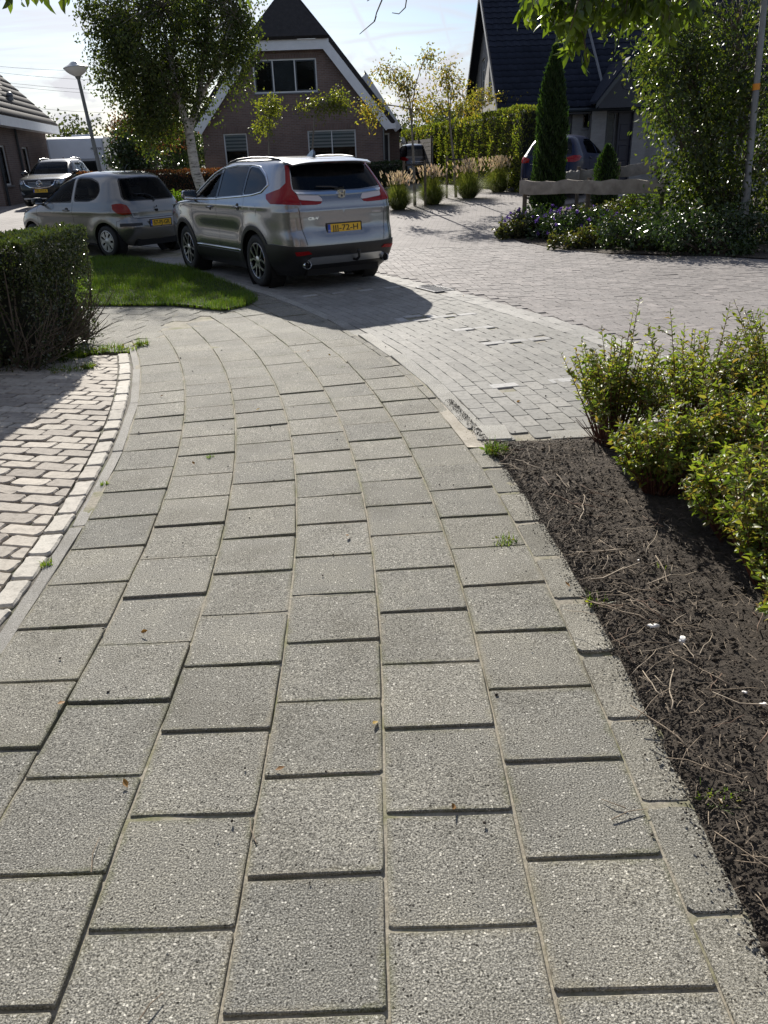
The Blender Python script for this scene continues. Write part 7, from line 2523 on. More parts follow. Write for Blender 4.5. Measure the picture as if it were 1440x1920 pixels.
def build_fences():
    a, c = wp(975, 352, 17.3), wp(1248, 350, 15.3)
    f = thing('plank_fence', 'long weathered live-edge plank on short posts in front of the conifer', 'fence', (a.x, a.y, gz(a.y)))
    live_edge(a, c, 0.25, 0.05, m_fencewood, 'plank', f, 3)
    for t in (0.035, 0.5, 0.985):
        p = a.lerp(c, t)
        q = MB(); q.tube([(p.x + 0.03, p.y + 0.075, gz(p.y) - 0.05), (p.x + 0.03, p.y + 0.075, p.z + 0.17)], [0.05, 0.045], 8); q.build('post', m_post, f, smooth=40, world=True)
    a, c = wp(1083, 330, 21.5), wp(1235, 314, 21.0)
    f = thing('plank_fence', 'low pale board fence between the small dwarf conifer and the blue hatchback', 'fence', (a.x, a.y, gz(a.y)))
    live_edge(a, c, 0.26, 0.05, m_fencewood2, 'plank', f, 8)
    a2, c2 = wp(1040, 335, 20.5), wp(1085, 330, 21.4)
    live_edge(a2, c2, 0.26, 0.05, m_fencewood2, 'plank', f, 9)
    for t in (0.0, 0.5, 1.0):
        p = a.lerp(c, t)
        q = MB(); q.tube([(p.x, p.y - 0.07, gz(p.y) - 0.05), (p.x, p.y - 0.07, p.z + 0.22)], 0.05, 8); q.build('post', m_post, f, smooth=40, world=True)
    # boarded screen beside the black people carrier
    o0, o1 = Vector((1.30, 46.0, 0)), Vector((2.62, 36.5, 0))
    f = thing('board_fence', 'tall horizontal board screen beside the black people carrier', 'fence', (o0.x, o0.y, gz(o0.y)))
    z0 = gz(38)
    h = 1.85
    for k in range(11):
        q = MB(); a_, c_ = Vector((o0.x, o0.y, z0 + 0.12 + k * 0.16)), Vector((o1.x, o1.y, z0 + 0.12 + k * 0.16))
        dd = (c_ - a_)
        q.box((a_ + c_) / 2, (dd.length, 0.03, 0.148), rz=math.atan2(dd.y, dd.x)); q.build('board', m_fencewood2, f, world=True)
    for t in (0.02, 0.35, 0.68, 0.98):
        p = Vector((o0.x, o0.y, 0)).lerp(Vector((o1.x, o1.y, 0)), t)
        q = MB(); q.box((p.x - 0.02, p.y - 0.06, z0 + h / 2), (0.07, 0.07, h + 0.1)); q.build('post', m_post, f, world=True)
build_fences()
# ------------------------------------------------------------------ clipped hedges
def hedge(name, label, x0, x1, y0, y1, zt, mat, n, leaf, seed=1, rz=0.0, stems=40, bare=0.0, group=None, base=None, wob=0.03, core=True):
    """clipped hedge: leaves in a shell that thins out below, stems inside"""
    rng = np.random.default_rng(seed)
    cx, cy = (x0 + x1) / 2, (y0 + y1) / 2
    g = gz(cy) if base is None else base
    h = thing(name, label, 'hedge', (cx, cy, g), rz, group)
    sx, sy = x1 - x0, y1 - y0
    H_ = zt - g
    # sample on the surface of the box, pushed inwards at random
    A = np.array([sx * sy, sx * H_, sx * H_ * 0.6, sy * H_, sy * H_])
    f = rng.choice(5, n, p=A / A.sum())
    u, v = rng.uniform(-1, 1, n), rng.uniform(-1, 1, n)
    dp = np.abs(rng.normal(0, 0.05, n))
    P = np.zeros((n, 3))
    vz = (v + 1) / 2
    vz = np.where(rng.uniform(size=n) < bare * (1 - vz), 1 - rng.uniform(0, 0.4, n), vz)
    P[:, 0] = np.where(f == 3, -sx / 2 + dp, np.where(f == 4, sx / 2 - dp, u * sx / 2))
    P[:, 1] = np.where(f == 1, -sy / 2 + dp, np.where(f == 2, sy / 2 - dp, np.where(f >= 3, u * sy / 2, v * sy / 2)))
    P[:, 2] = np.where(f == 0, H_ - dp * 0.8, vz * H_)
    P += fbm(P[:, 0] * 1.0 + P[:, 2], P[:, 1] + P[:, 2] * 0.7, seed, 3, 5.0)[:, None] * wob * np.array([1, 1, 0.8])
    D = rng.normal(size=(n, 3)) + np.array([0, 0, 0.5]) + P / np.array([sx, sy, H_]) * 1.2
    leaf_obj('foliage', P, D, rng.uniform(0.75, 1.25, n) * leaf, rng.uniform(0.45, 0.6, n) * leaf, mat, h, world=False, rng=rng, up=0.9)
    b = MB()
    r = random.Random(seed)
    for k in range(stems):
        x, y = r.uniform(-sx / 2, sx / 2) * 0.96, r.uniform(-sy / 2, sy / 2) * 0.9
        q = Vector((x, y, -0.02))
        for j in range(3):
            t = Vector((x + r.uniform(-.22, .22), y + r.uniform(-.22, .22), H_ * r.uniform(0.6, 0.96)))
            t.x = max(-sx / 2, min(sx / 2, t.x)); t.y = max(-sy / 2, min(sy / 2, t.y))
            m = q.lerp(t, 0.5) + Vector((r.uniform(-.05, .05), r.uniform(-.05, .05), 0))
            b.tube([q, m, t], [0.010, 0.007, 0.004], 4, cap=False)
    if stems:
        b.build('stems', m_bark, h, recalc=False)
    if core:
        c = MB(); c.bbox((0, 0, H_ * 0.5 + 0.0), (sx - 0.26, sy - 0.26, H_ - 0.2), 0.08); c.build('inner_shade_core', plain('hedge_inner_shade', (0.012, 0.014, 0.008), 1.0, bmp=0.8, bscale=30), h)  # near-black box added inside: the hedge's inner shade as colour
    return h
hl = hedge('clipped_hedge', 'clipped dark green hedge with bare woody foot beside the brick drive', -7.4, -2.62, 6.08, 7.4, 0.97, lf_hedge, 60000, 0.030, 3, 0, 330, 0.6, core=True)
# low twiggy outgrowth at its end
rt = random.Random(5)
b = MB()
for k in range(110):
    y = rt.uniform(-0.65, 0.6)
    q = Vector((2.26 + rt.uniform(-.25, .02), y, 0.02))
    t = q + Vector((rt.uniform(0.05, 0.46), rt.uniform(-.25, .15), rt.uniform(0.10, 0.55)))
    m = q.lerp(t, 0.5) + Vector((rt.uniform(-.04, .06), rt.uniform(-.04, .04), rt.uniform(-.03, .05)))
    b.tube([q, m, t], [0.007, 0.005, 0.002], 4, cap=False)
    for j in range(2):
        t2 = m + Vector((rt.uniform(-.05, .16), rt.uniform(-.12, .12), rt.uniform(0.0, .16)))
        b.tube([m, t2], [0.004, 0.0015], 4, cap=False)
b.build('twigs', m_bark, hl, recalc=False)
# tall hedge along the drive, hedge in front of the brick house
a, c = Vector((4.80, 25.5, 0)), Vector((1.95, 46.0, 0))
m_ = (a + c) / 2
dd = c - a
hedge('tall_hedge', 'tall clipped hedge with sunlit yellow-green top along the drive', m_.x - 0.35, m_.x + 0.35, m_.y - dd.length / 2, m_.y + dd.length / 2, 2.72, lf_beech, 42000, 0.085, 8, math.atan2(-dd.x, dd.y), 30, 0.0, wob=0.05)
p = wp(330, 320, 27.0)
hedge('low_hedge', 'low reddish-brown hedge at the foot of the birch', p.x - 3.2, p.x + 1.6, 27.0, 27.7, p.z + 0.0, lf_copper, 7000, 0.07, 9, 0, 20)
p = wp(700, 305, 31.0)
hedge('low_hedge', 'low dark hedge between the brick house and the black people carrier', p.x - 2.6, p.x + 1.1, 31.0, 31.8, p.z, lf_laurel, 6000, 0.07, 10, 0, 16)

# ------------------------------------------------------------------ the birch
def build_birch():
    rng = np.random.default_rng(21)
    rr = random.Random(21)
    Y = 22.0
    base = Vector((wp(392, 360, Y).x, Y, gz(Y)))
    f1 = wp(366, 320, Y); fk = wp(353, 236, Y)
    t = thing('birch_tree', 'birch with white forked trunk and drooping crown above the hatchback', 'tree', base)
    b = MB()
    b.tube([base + Vector((0, 0, -0.1)), f1, fk.lerp(f1, 0.3), fk], [0.16, 0.125, 0.115, 0.11], 12)
    A, B = wp(335, 190, Y - 0.2), wp(372, 190, Y + 0.3)
    tops = [wp(300, 20, Y - 0.3), wp(395, -60, Y + 0.4), wp(250, 60, Y + 0.8), wp(440, 30, Y - 0.5), wp(340, -90, Y)]
    b.tube([fk - Vector((0, 0, 0.1)), A, wp(322, 120, Y - 0.3), tops[0]], [0.10, 0.085, 0.06, 0.02], 8)
    b.tube([fk - Vector((0, 0, 0.1)), B, wp(385, 90, Y + 0.4), tops[1]], [0.10, 0.085, 0.06, 0.02], 8)
    b.tube([A, wp(290, 130, Y + 0.4), tops[2]], [0.06, 0.045, 0.015], 6)
    b.tube([B, wp(415, 110, Y - 0.2), tops[3]], [0.06, 0.045, 0.015], 6)
    b.tube([wp(322, 120, Y - 0.3), wp(335, 20, Y), tops[4]], [0.05, 0.035, 0.015], 6)
    b.build('trunk', m_birch, t, smooth=50, world=True)
    tw = MB()
    lobes = [((325, 60), (2.0, 1.9, 1.35), 190), ((245, 100), (1.15, 1.3, 1.15), 120), ((398, 50), (1.15, 1.3, 1.35), 100), ((310, 165), (1.1, 1.2, 0.8), 95), ((330, -60), (2.2, 2.0, 1.3), 150), ((280, 210), (0.75, 0.8, 0.5), 70), ((450, 70), (0.5, 0.7, 0.9), 32), ((200, 30), (.7, .9, .8), 50)]
    Ps, Ds = [], []
    starts = [A, B, tops[0], tops[1], tops[2], tops[3], tops[4], wp(322, 120, Y), wp(385, 90, Y), wp(290, 130, Y), wp(415, 110, Y)]
    for (uv, r_, n) in lobes:
        c = wp(*uv, Y)
        C = rand_in_ell(n, c, r_, rng, 0.35)
        for p in C:
            P0 = Vector(p)
            s0 = min(starts, key=lambda q: (q - P0).length + rr.uniform(0, 0.6))
            pts = limb(tw, s0, P0, 0.016, 0.004, 0.12, 4, rr, 4)
            # hanging twig
            hang = rr.uniform(0.25, 0.8)
            tip = P0 + Vector((rr.uniform(-.2, .2), rr.uniform(-.2, .2), -hang))
            k = int(rr.uniform(36, 66))
            tt = rng.uniform(-0.15, 1, k)[:, None]
            Q = np.array(P0) + (np.array(tip) - np.array(P0)) * tt + rng.normal(0, 0.13, (k, 3)) * np.array([1, 1, 0.6])
            Ps.append(Q)
            d = rng.normal(size=(k, 3)) * 0.7; d[:, 2] -= 0.8
            Ds.append(d)
    tw.build('branches', m_barkgrey, t, world=True, recalc=False)
    P, D = np.concatenate(Ps), np.concatenate(Ds)
    n = len(P)
    leaf_obj('crown', P, D, rng.uniform(0.055, 0.09, n), rng.uniform(0.042, 0.06, n), lf_birch, t, rng=rng, up=0.3)
build_birch()

# ------------------------------------------------------------------ young trees
def small_tree(name, label, trunk, lobes, mat, leaf, rbase, seed, group=None, stakes=None, per=34, sig=0.13, droop=0.1, bmat=None, shell=0.2, limbs=True):
    """trunk: list of points from the ground up; lobes: (centre, radii, clumps)"""
    rng = np.random.default_rng(seed)
    rr = random.Random(seed)
    t = thing(name, label, 'tree', trunk[0], 0, group)
    b = MB()
    n = len(trunk)
    b.tube(trunk, [rbase * (1 - 0.55 * k / (n - 1)) for k in range(n)], 8)
    top = Vector(trunk[-1])
    Ps, Ds = [], []
    for (c, r_, k) in lobes:
        C = rand_in_ell(k, c, r_, rng, shell)
        mainp = limb(b, Vector(trunk[-1]).lerp(Vector(trunk[-2]), rr.uniform(0, 0.4)), c, rbase * 0.4, rbase * 0.16, 0.12, 5, rr, 5)
        for p in C:
            s0 = mainp[rr.randrange(2, 5)]
            limb(b, s0, p, rbase * 0.13, 0.003, 0.1, 4, rr, 4)
        P, D = crown_leaves(C, per, sig, rng, droop, c)
        Ps.append(P); Ds.append(D)
    b.build('trunk', bmat or m_barkgrey, t, smooth=50, world=True, recalc=False)
    P, D = np.concatenate(Ps), np.concatenate(Ds)
    m = len(P)
    leaf_obj('crown', P, D, rng.uniform(0.7, 1.3, m) * leaf, rng.uniform(0.4, 0.55, m) * leaf, mat, t, rng=rng, up=0.4)
    return t
def stake_pair(x, y, label, group):
    s = thing('tree_stakes', label, 'stake', (x, y, gz(y)), 0, group)
    g = gz(y)
    for dx in (-0.28, 0.28):
        q = MB(); q.tube([(x + dx, y - 0.05, g - 0.1), (x + dx, y - 0.05, g + 1.12)], 0.035, 8); q.build('stake', m_post, s, smooth=40, world=True)
    q = MB(); q.box((x, y - 0.05, g + 1.02), (0.62, 0.02, 0.05)); q.build('tie', m_clad, s, world=True)
sap = [((778, 386), (770, 205), [((735, 130), (0.45, .5, .3), 16), ((700, 200), (0.42, .4, .28), 12), ((785, 200), (0.32, .4, .3), 10), ((802, 100), (0.14, .2, .45), 7), ((760, 165), (.35, .4, .35), 10)], 'young staked tree with sparse olive leaves next to the silver crossover'),
       ((855, 370), (843, 225), [((850, 150), (0.5, .5, .4), 15), ((815, 190), (0.4, .4, .35), 11), ((868, 195), (0.35, .4, .3), 10), ((835, 125), (.3, .3, .4), 8)], 'young staked tree between two clumps of plumed grass, middle of the row'),
       ((912, 352), (908, 215), [((905, 178), (0.45, .5, .35), 13), ((955, 190), (0.45, .4, .28), 11), ((885, 195), (.4, .4, .3), 9)], 'young staked tree with browning leaves in front of the tall hedge')]
for k, (b0, t0, lobes, lab) in enumerate(sap):
    g = gp(*b0)
    Y = g.y
    top = wp(*t0, Y)
    tr = [g, g.lerp(top, 0.5) + Vector((0.02, 0, 0)), top]
    sc = 1 + 0.08 * k
    lb = [(wp(*c, Y + random.uniform(-.3, .3)), tuple(q * sc for q in r_), n) for c, r_, n in lobes]
    small_tree('young_tree', lab, tr, lb, lf_olive, 0.085, 0.045, 40 + k, 'staked young trees along the drive', per=30, sig=0.11)
    stake_pair(g.x, g.y, ['pair of short wooden stakes holding the young tree next to the silver crossover', 'pair of short wooden stakes holding the middle young tree', 'pair of short wooden stakes holding the young tree in front of the tall hedge'][k], 'tree stakes along the drive')
# two parasol-trained trees before the brick house
for k, (bu, fork, lobes, lab) in enumerate((((500, 330), (505, 215), [((503, 198), (0.55, .5, .28), 18), ((494, 230), (.30, .35, .22), 8)], 'small yellow-green parasol tree before the gable of the brick house'),
                                            ((578, 330), (590, 212), [((605, 192), (.75, .5, .22), 16), ((638, 182), (.42, .45, .28), 11)], 'small dark green parasol tree before the ground floor window of the brick house'))):
    Y = 28.5
    b0 = wp(*bu, Y); b0.z = gz(Y)
    fk = wp(*fork, Y)
    small_tree('parasol_tree', lab, [b0, b0.lerp(fk, 0.5), fk], [(wp(*c, Y), r_, n) for c, r_, n in lobes], lf_parasol, 0.10, 0.05, 60 + k, 'parasol trees before the brick house', per=34, sig=0.12)
# copper-leaved tree and laurel behind the hatchback
Y = 30.0
b0 = wp(293, 330, Y); b0.z = gz(Y)
small_tree('copper_tree', 'small tree with reddish-brown leaves standing behind the hatchback roof', [b0, wp(293, 300, Y), wp(288, 270, Y)], [(wp(262, 235, Y), (1.2, .8, .55), 30), (wp(300, 250, Y), (.9, .7, .45), 24), (wp(225, 245, Y), (.6, .6, .3), 10)], lf_copper, 0.12, 0.07, 70, per=34, sig=0.2)
def bush(name, label, c, r_, mat, leaf, n, seed, cat='bush', group=None, base=None, k=None):
    rng = np.random.default_rng(seed); rr = random.Random(seed)
    g = gz(c[1]) if base is None else base
    t = thing(name, label, cat, (c[0], c[1], g), 0, group)
    k = k or max(6, n // 60)
    C = rand_in_ell(k, c, r_, rng, 0.3)
    C[:, 2] = np.maximum(C[:, 2], g + 0.06)
    P, D = crown_leaves(C, n // k, min(r_) * 0.22, rng, 0.02, (c[0], c[1], g))
    P[:, 2] = np.maximum(P[:, 2], g + 0.01)
    m = len(P)
    leaf_obj('foliage', P, D, rng.uniform(.7, 1.3, m) * leaf, rng.uniform(.4, .6, m) * leaf, mat, t, rng=rng)
    b = MB()
    for q in C[:: max(1, k // 40)]:
        limb(b, (c[0] + rr.uniform(-.1, .1) * r_[0], c[1] + rr.uniform(-.1, .1) * r_[1], g - 0.02), q, 0.014, 0.004, 0.1, 4, rr, 4)
    b.build('stems', m_bark, t, world=True, recalc=False)
    return t
p = wp(243, 290, 28.5); bush('laurel_bush', 'glossy dark laurel bush between the caravan and the copper tree', (p.x, 28.5, p.z - 0.1), (0.75, .7, .85), lf_laurel, 0.13, 2600, 80)
p = wp(325, 285, 33.0); bush('dark_bush', 'broad dark bush against the left edge of the brick house', (p.x - 0.6, 33.0, p.z), (1.9, .8, 1.25), lf_laurel, 0.13, 4200, 81)
p = wp(345, 358, 21.3); bush('low_shrub', 'bright green low shrub under the birch trunk', (p.x, 21.3, gz(21.3) + 0.25), (1.0, .6, .36), lf_grass, 0.09, 2200, 82)

# ------------------------------------------------------------------ plumed grasses along the drive
def grass_clump(x, y, r_, h, label, seed):
    rng = np.random.default_rng(seed)
    g = gz(y)
    t = thing('grass_clump', label, 'ornamental grass', (x, y, g), 0, 'plumed grasses along the drive')
    n = 2300
    a = rng.uniform(0, 2 * math.pi, n); q = np.sqrt(rng.uniform(0, 1, n)) * r_ * 0.28
    P = np.stack([x + q * np.cos(a), y + q * np.sin(a), np.full(n, g)], 1)
    D = np.stack([np.cos(a), np.sin(a), np.zeros(n)], 1)
    H_ = rng.uniform(0.45, 1.0, n) * h
    ln = np.clip(np.abs(rng.normal(0.0, 0.75, n)), 0.03, 1.35)[:, None] * r_
    sd = np.stack([-np.sin(a), np.cos(a), np.zeros(n)], 1)
    rows = []
    for k in range(5):
        u = k / 4
        c = P + D * ln * u ** 1.25 + np.array([0, 0, 1]) * (H_ * (u - 0.55 * (ln[:, 0] / r_) * u ** 2.6))[:, None]
        w = 0.006 * (1 - 0.9 * u)
        rows += [c - sd * w, c + sd * w]
    V = np.stack(rows, 1).reshape(-1, 3)
    i = np.arange(n)[:, None] * 10
    F = np.concatenate([i + np.array([2 * j, 2 * j + 1, 2 * j + 3, 2 * j + 2]) for j in range(4)], 0)
    link('blades', np_mesh('blades', V, F, lf_reed), t, True)
    m = 130
    b = MB()
    bs = MB()
    a = rng.uniform(0, 2 * math.pi, m)
    for k in range(m):
        l = abs(rng.normal(0.4, 0.4)) * r_
        tip = Vector((x + math.cos(a[k]) * l, y + math.sin(a[k]) * l, g + h * rng.uniform(0.85, 1.22)))
        d = Vector((math.cos(a[k]) * 0.5, math.sin(a[k]) * 0.5, 1)).normalized()
        b.tube([tip - d * 0.10, tip - d * 0.09, tip - d * 0.03, tip], [0.004, 0.018, 0.014, 0.002], 5, cap=False)
        bs.tube([Vector((x, y, g + 0.2)), tip - d * 0.10], [0.003, 0.002], 3, cap=False)
    b.build('plumes', lf_plume, t, world=True, recalc=False)['kind'] = 'stuff'
    bs.build('stalks', lf_reed, t, world=True, recalc=False)['kind'] = 'stuff'
for k, (uv, r_, h, lab) in enumerate((((748, 394), 0.58, 0.78, 'plumed grass clump touching the silver crossover in view'), ((812, 384), 0.64, 0.85, 'plumed grass clump between the first two staked trees'),
                                      ((880, 372), 0.66, 0.88, 'plumed grass clump between the second and third staked trees'), ((936, 360), 0.7, 0.88, 'plumed grass clump at the end of the row before the conifer'))):
    p = gp(*uv)
    grass_clump(p.x, p.y + 0.2, r_, h, lab, 90 + k)

# ------------------------------------------------------------------ conifers
def conifer(name, label, x, y, h, r_, seed, n):
    rng = np.random.default_rng(seed)
    g = gz(y)
    t = thing(name, label, 'conifer', (x, y, g))
    z = rng.uniform(0, 1, n) ** 1.1
    prof = np.interp(z, [0, 0.08, 0.3, 0.6, 0.85, 0.97, 1.0], [0.72, 0.95, 1.0, 0.82, 0.45, 0.12, 0.02]) * r_
    a = rng.uniform(0, 2 * math.pi, n)
    lump = 1 + 0.20 * np.sin(a * 4 + z * 19) * np.sin(z * 27 + a * 2) + 0.12 * np.sin(a * 9 + z * 57)
    q = prof * lump * (1.05 - np.abs(rng.normal(0, 0.14, n)))
    P = np.stack([x + q * np.cos(a), y + q * np.sin(a), g + 0.05 + z * h], 1)
    D = np.stack([np.cos(a) * 0.5, np.sin(a) * 0.5, np.full(n, 1.4)], 1) + rng.normal(0, .25, (n, 3))
    leaf_obj('foliage', P, D, rng.uniform(.06, .13, n), rng.uniform(.018, .03, n), lf_conifer, t, rng=rng, up=0.0)
    b = MB(); b.tube([(x, y, g - 0.05), (x, y, g + h * 0.9)], [r_ * 0.14, 0.01], 8)
    b.build('trunk', m_bark, t, world=True)
    c = MB(); c.lathe([(prof_ * r_ * 0.8, zz_ * h + 0.06) for prof_, zz_ in ((0.6, 0), (0.92, 0.1), (0.95, 0.3), (0.75, 0.6), (0.38, 0.85), (0.02, 0.98))], 12, origin=(x, y, g)); c.build('inner_shade_core', plain('conifer_inner_shade', (0.008, 0.014, 0.006), 1.0), t, world=True)  # near-black body under the foliage, its inner shade put into colour
p = wp(1029, 330, 19.0)
ct = wp(1037, 96, 19.0)
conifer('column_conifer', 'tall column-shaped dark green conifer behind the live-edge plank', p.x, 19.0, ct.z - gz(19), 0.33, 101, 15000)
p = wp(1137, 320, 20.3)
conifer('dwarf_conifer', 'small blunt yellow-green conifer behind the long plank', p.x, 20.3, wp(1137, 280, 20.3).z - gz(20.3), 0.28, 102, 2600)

# ------------------------------------------------------------------ garden on the right
gpoly = [(2.55, 16.5), (2.75, 15.2), (3.2, 13.8), (3.75, 12.9), (4.4, 12.5), (5.1, 12.3), (5.7, 11.6), (7.2, 10.2), (14, 7.5), (14, 23.2), (6.9, 23.0), (4.5, 21.0), (3.4, 18.8)]
garden = sheet('garden_bed', gpoly, 0.006, m_soil, step=0.35, hfun=lambda V: np.abs(fbm(V[:, 0], V[:, 1], 4, 4, 3.0)) * 0.02)
# kerb along its edge on the far right
kk = MB()
rng = np.random.default_rng(31)
# perennials below and behind the plank: low plants one by one
names = [('trailing_plant', 'mixed green perennial')]
gk = 0
lab_p = ['leafy green perennial cushion at the tip of the garden corner', 'purple-flowered cranesbill under the left end of the plank', 'purple-flowered cranesbill under the middle of the plank', 'sunlit yellow-green perennial below the plank', 'brownish withered perennial at the road edge of the garden',
         'low perennial below the right end of the plank', 'dark green cushion at the foot of the big leafy shrub', 'trailing green plant at the road edge under the slim post', 'fern-like plant behind the plank next to the dwarf conifer', 'low grey-green plant between plank and pale board fence']
spec = [((968, 425), 15.9, (0.5, .4, .22), lf_ground, 1500, 0), ((1010, 400), 16.1, (0.7, .5, .30), lf_laurel, 2600, 45), ((1085, 405), 15.2, (0.85, .6, .32), lf_laurel, 3000, 50), ((1110, 385), 15.9, (0.6, .4, .28), lf_ground, 1800, 10),
        ((1110, 440), 13.9, (0.7, .5, .2), lf_ground, 1800, 0), ((1190, 400), 14.4, (0.7, .5, .28), lf_ground, 2800, 12), ((1210, 440), 13.2, (0.8, .5, .40), lf_laurel, 2600, 0), ((1330, 450), 12.5, (1.1, .6, .42), lf_laurel, 3200, 0),
        ((1215, 312), 18.2, (0.55, .5, .42), lf_ash, 1300, 0), ((1150, 330), 18.2, (1.1, .5, .25), lf_ground, 1800, 0)]
for k, (uv, Y, r_, mt, n, fl) in enumerate(spec):
    x = wp(uv[0], uv[1], Y).x
    g = gz(Y)
    o = bush('perennial', lab_p[k], (x, Y, g + r_[2] * 0.75), r_, mt, 0.075, n, 110 + k, 'plant', 'plants of the garden on the right')
    if fl:
        C = rand_in_ell(fl, (x, Y, g + r_[2] * 0.8), (r_[0] * 1.02, r_[1] * 1.02, r_[2] * 1.1), rng, 0.85)
        C[:, 2] = np.maximum(C[:, 2], g + 0.1)
        P = np.repeat(C, 5, axis=0)
        a = np.tile(np.arange(5) * 2 * math.pi / 5, fl)
        tl = np.repeat(rng.normal(size=(fl, 3)) * 0.3, 5, axis=0)
        D = np.stack([np.cos(a), np.sin(a) * 0.6 - 0.3, np.sin(a) * 0.8 + 0.2], 1) + tl
        leaf_obj('flowers', P, D, 0.045, 0.038, m_petal, o, rng=rng, up=0.3)['kind'] = 'stuff'

# the big leafy shrub on the right
def build_big_shrub():
    rng = np.random.default_rng(131); rr = random.Random(131)
    Y = 14.2
    base = Vector((wp(1370, 440, Y).x, Y, gz(Y)))
    t = thing('large_shrub', 'large sprawling leafy shrub swallowing the slim post at the road edge', 'shrub', base)
    lobes = [((1300, 150), (1.0, 1.0, .8), 62), ((1300, 250), (.62, .9, .7), 50), ((1335, 350), (.7, .9, .55), 52), ((1400, 300), (1.1, 1.2, 1.0), 70), ((1420, 120), (1.2, 1.3, 1.0), 70), ((1270, 60), (.9, .9, .7), 42), ((1490, 220), (1.1, 1.3, 1.5), 60),
             ((1290, 405), (.6, .6, .34), 34), ((1420, 410), (1.0, .9, .6), 50), ((1560, 380), (1.1, 1.1, .8), 40), ((1390, -40), (1.6, 1.4, 1.0), 70), ((1245, 195), (.35, .5, .3), 12), ((1265, 110), (.5, .6, .5), 26)]
    b = MB()
    Ps, Ds = [], []
    stems = [base + Vector((rr.uniform(-.4, .4), rr.uniform(-.3, .3), -0.05)) for _ in range(6)]
    for (uv, r_, k) in lobes:
        c = wp(*uv, Y + rr.uniform(-.5, .5))
        mp = limb(b, rr.choice(stems), c, 0.055, 0.02, 0.08, 6, rr, 6)
        C = rand_in_ell(k, c, r_, rng, 0.35)
        C[:, 2] = np.maximum(C[:, 2], gz(Y) + 0.1)
        for p in C[::2]:
            limb(b, mp[rr.randrange(3, 6)], p, 0.011, 0.003, 0.12, 4, rr, 4)
        P, D = crown_leaves(C, 34, 0.15, rng, 0.1, c)
        P[:, 2] = np.maximum(P[:, 2], gz(Y) + 0.04)
        Ps.append(P); Ds.append(D)
    b.build('branches', m_bark, t, world=True, recalc=False)
    P, D = np.concatenate(Ps), np.concatenate(Ds)
    m = len(P)
    leaf_obj('foliage', P, D, rng.uniform(.06, .115, m), rng.uniform(.032, .055, m), lf_big, t, rng=rng, up=0.5)
build_big_shrub()

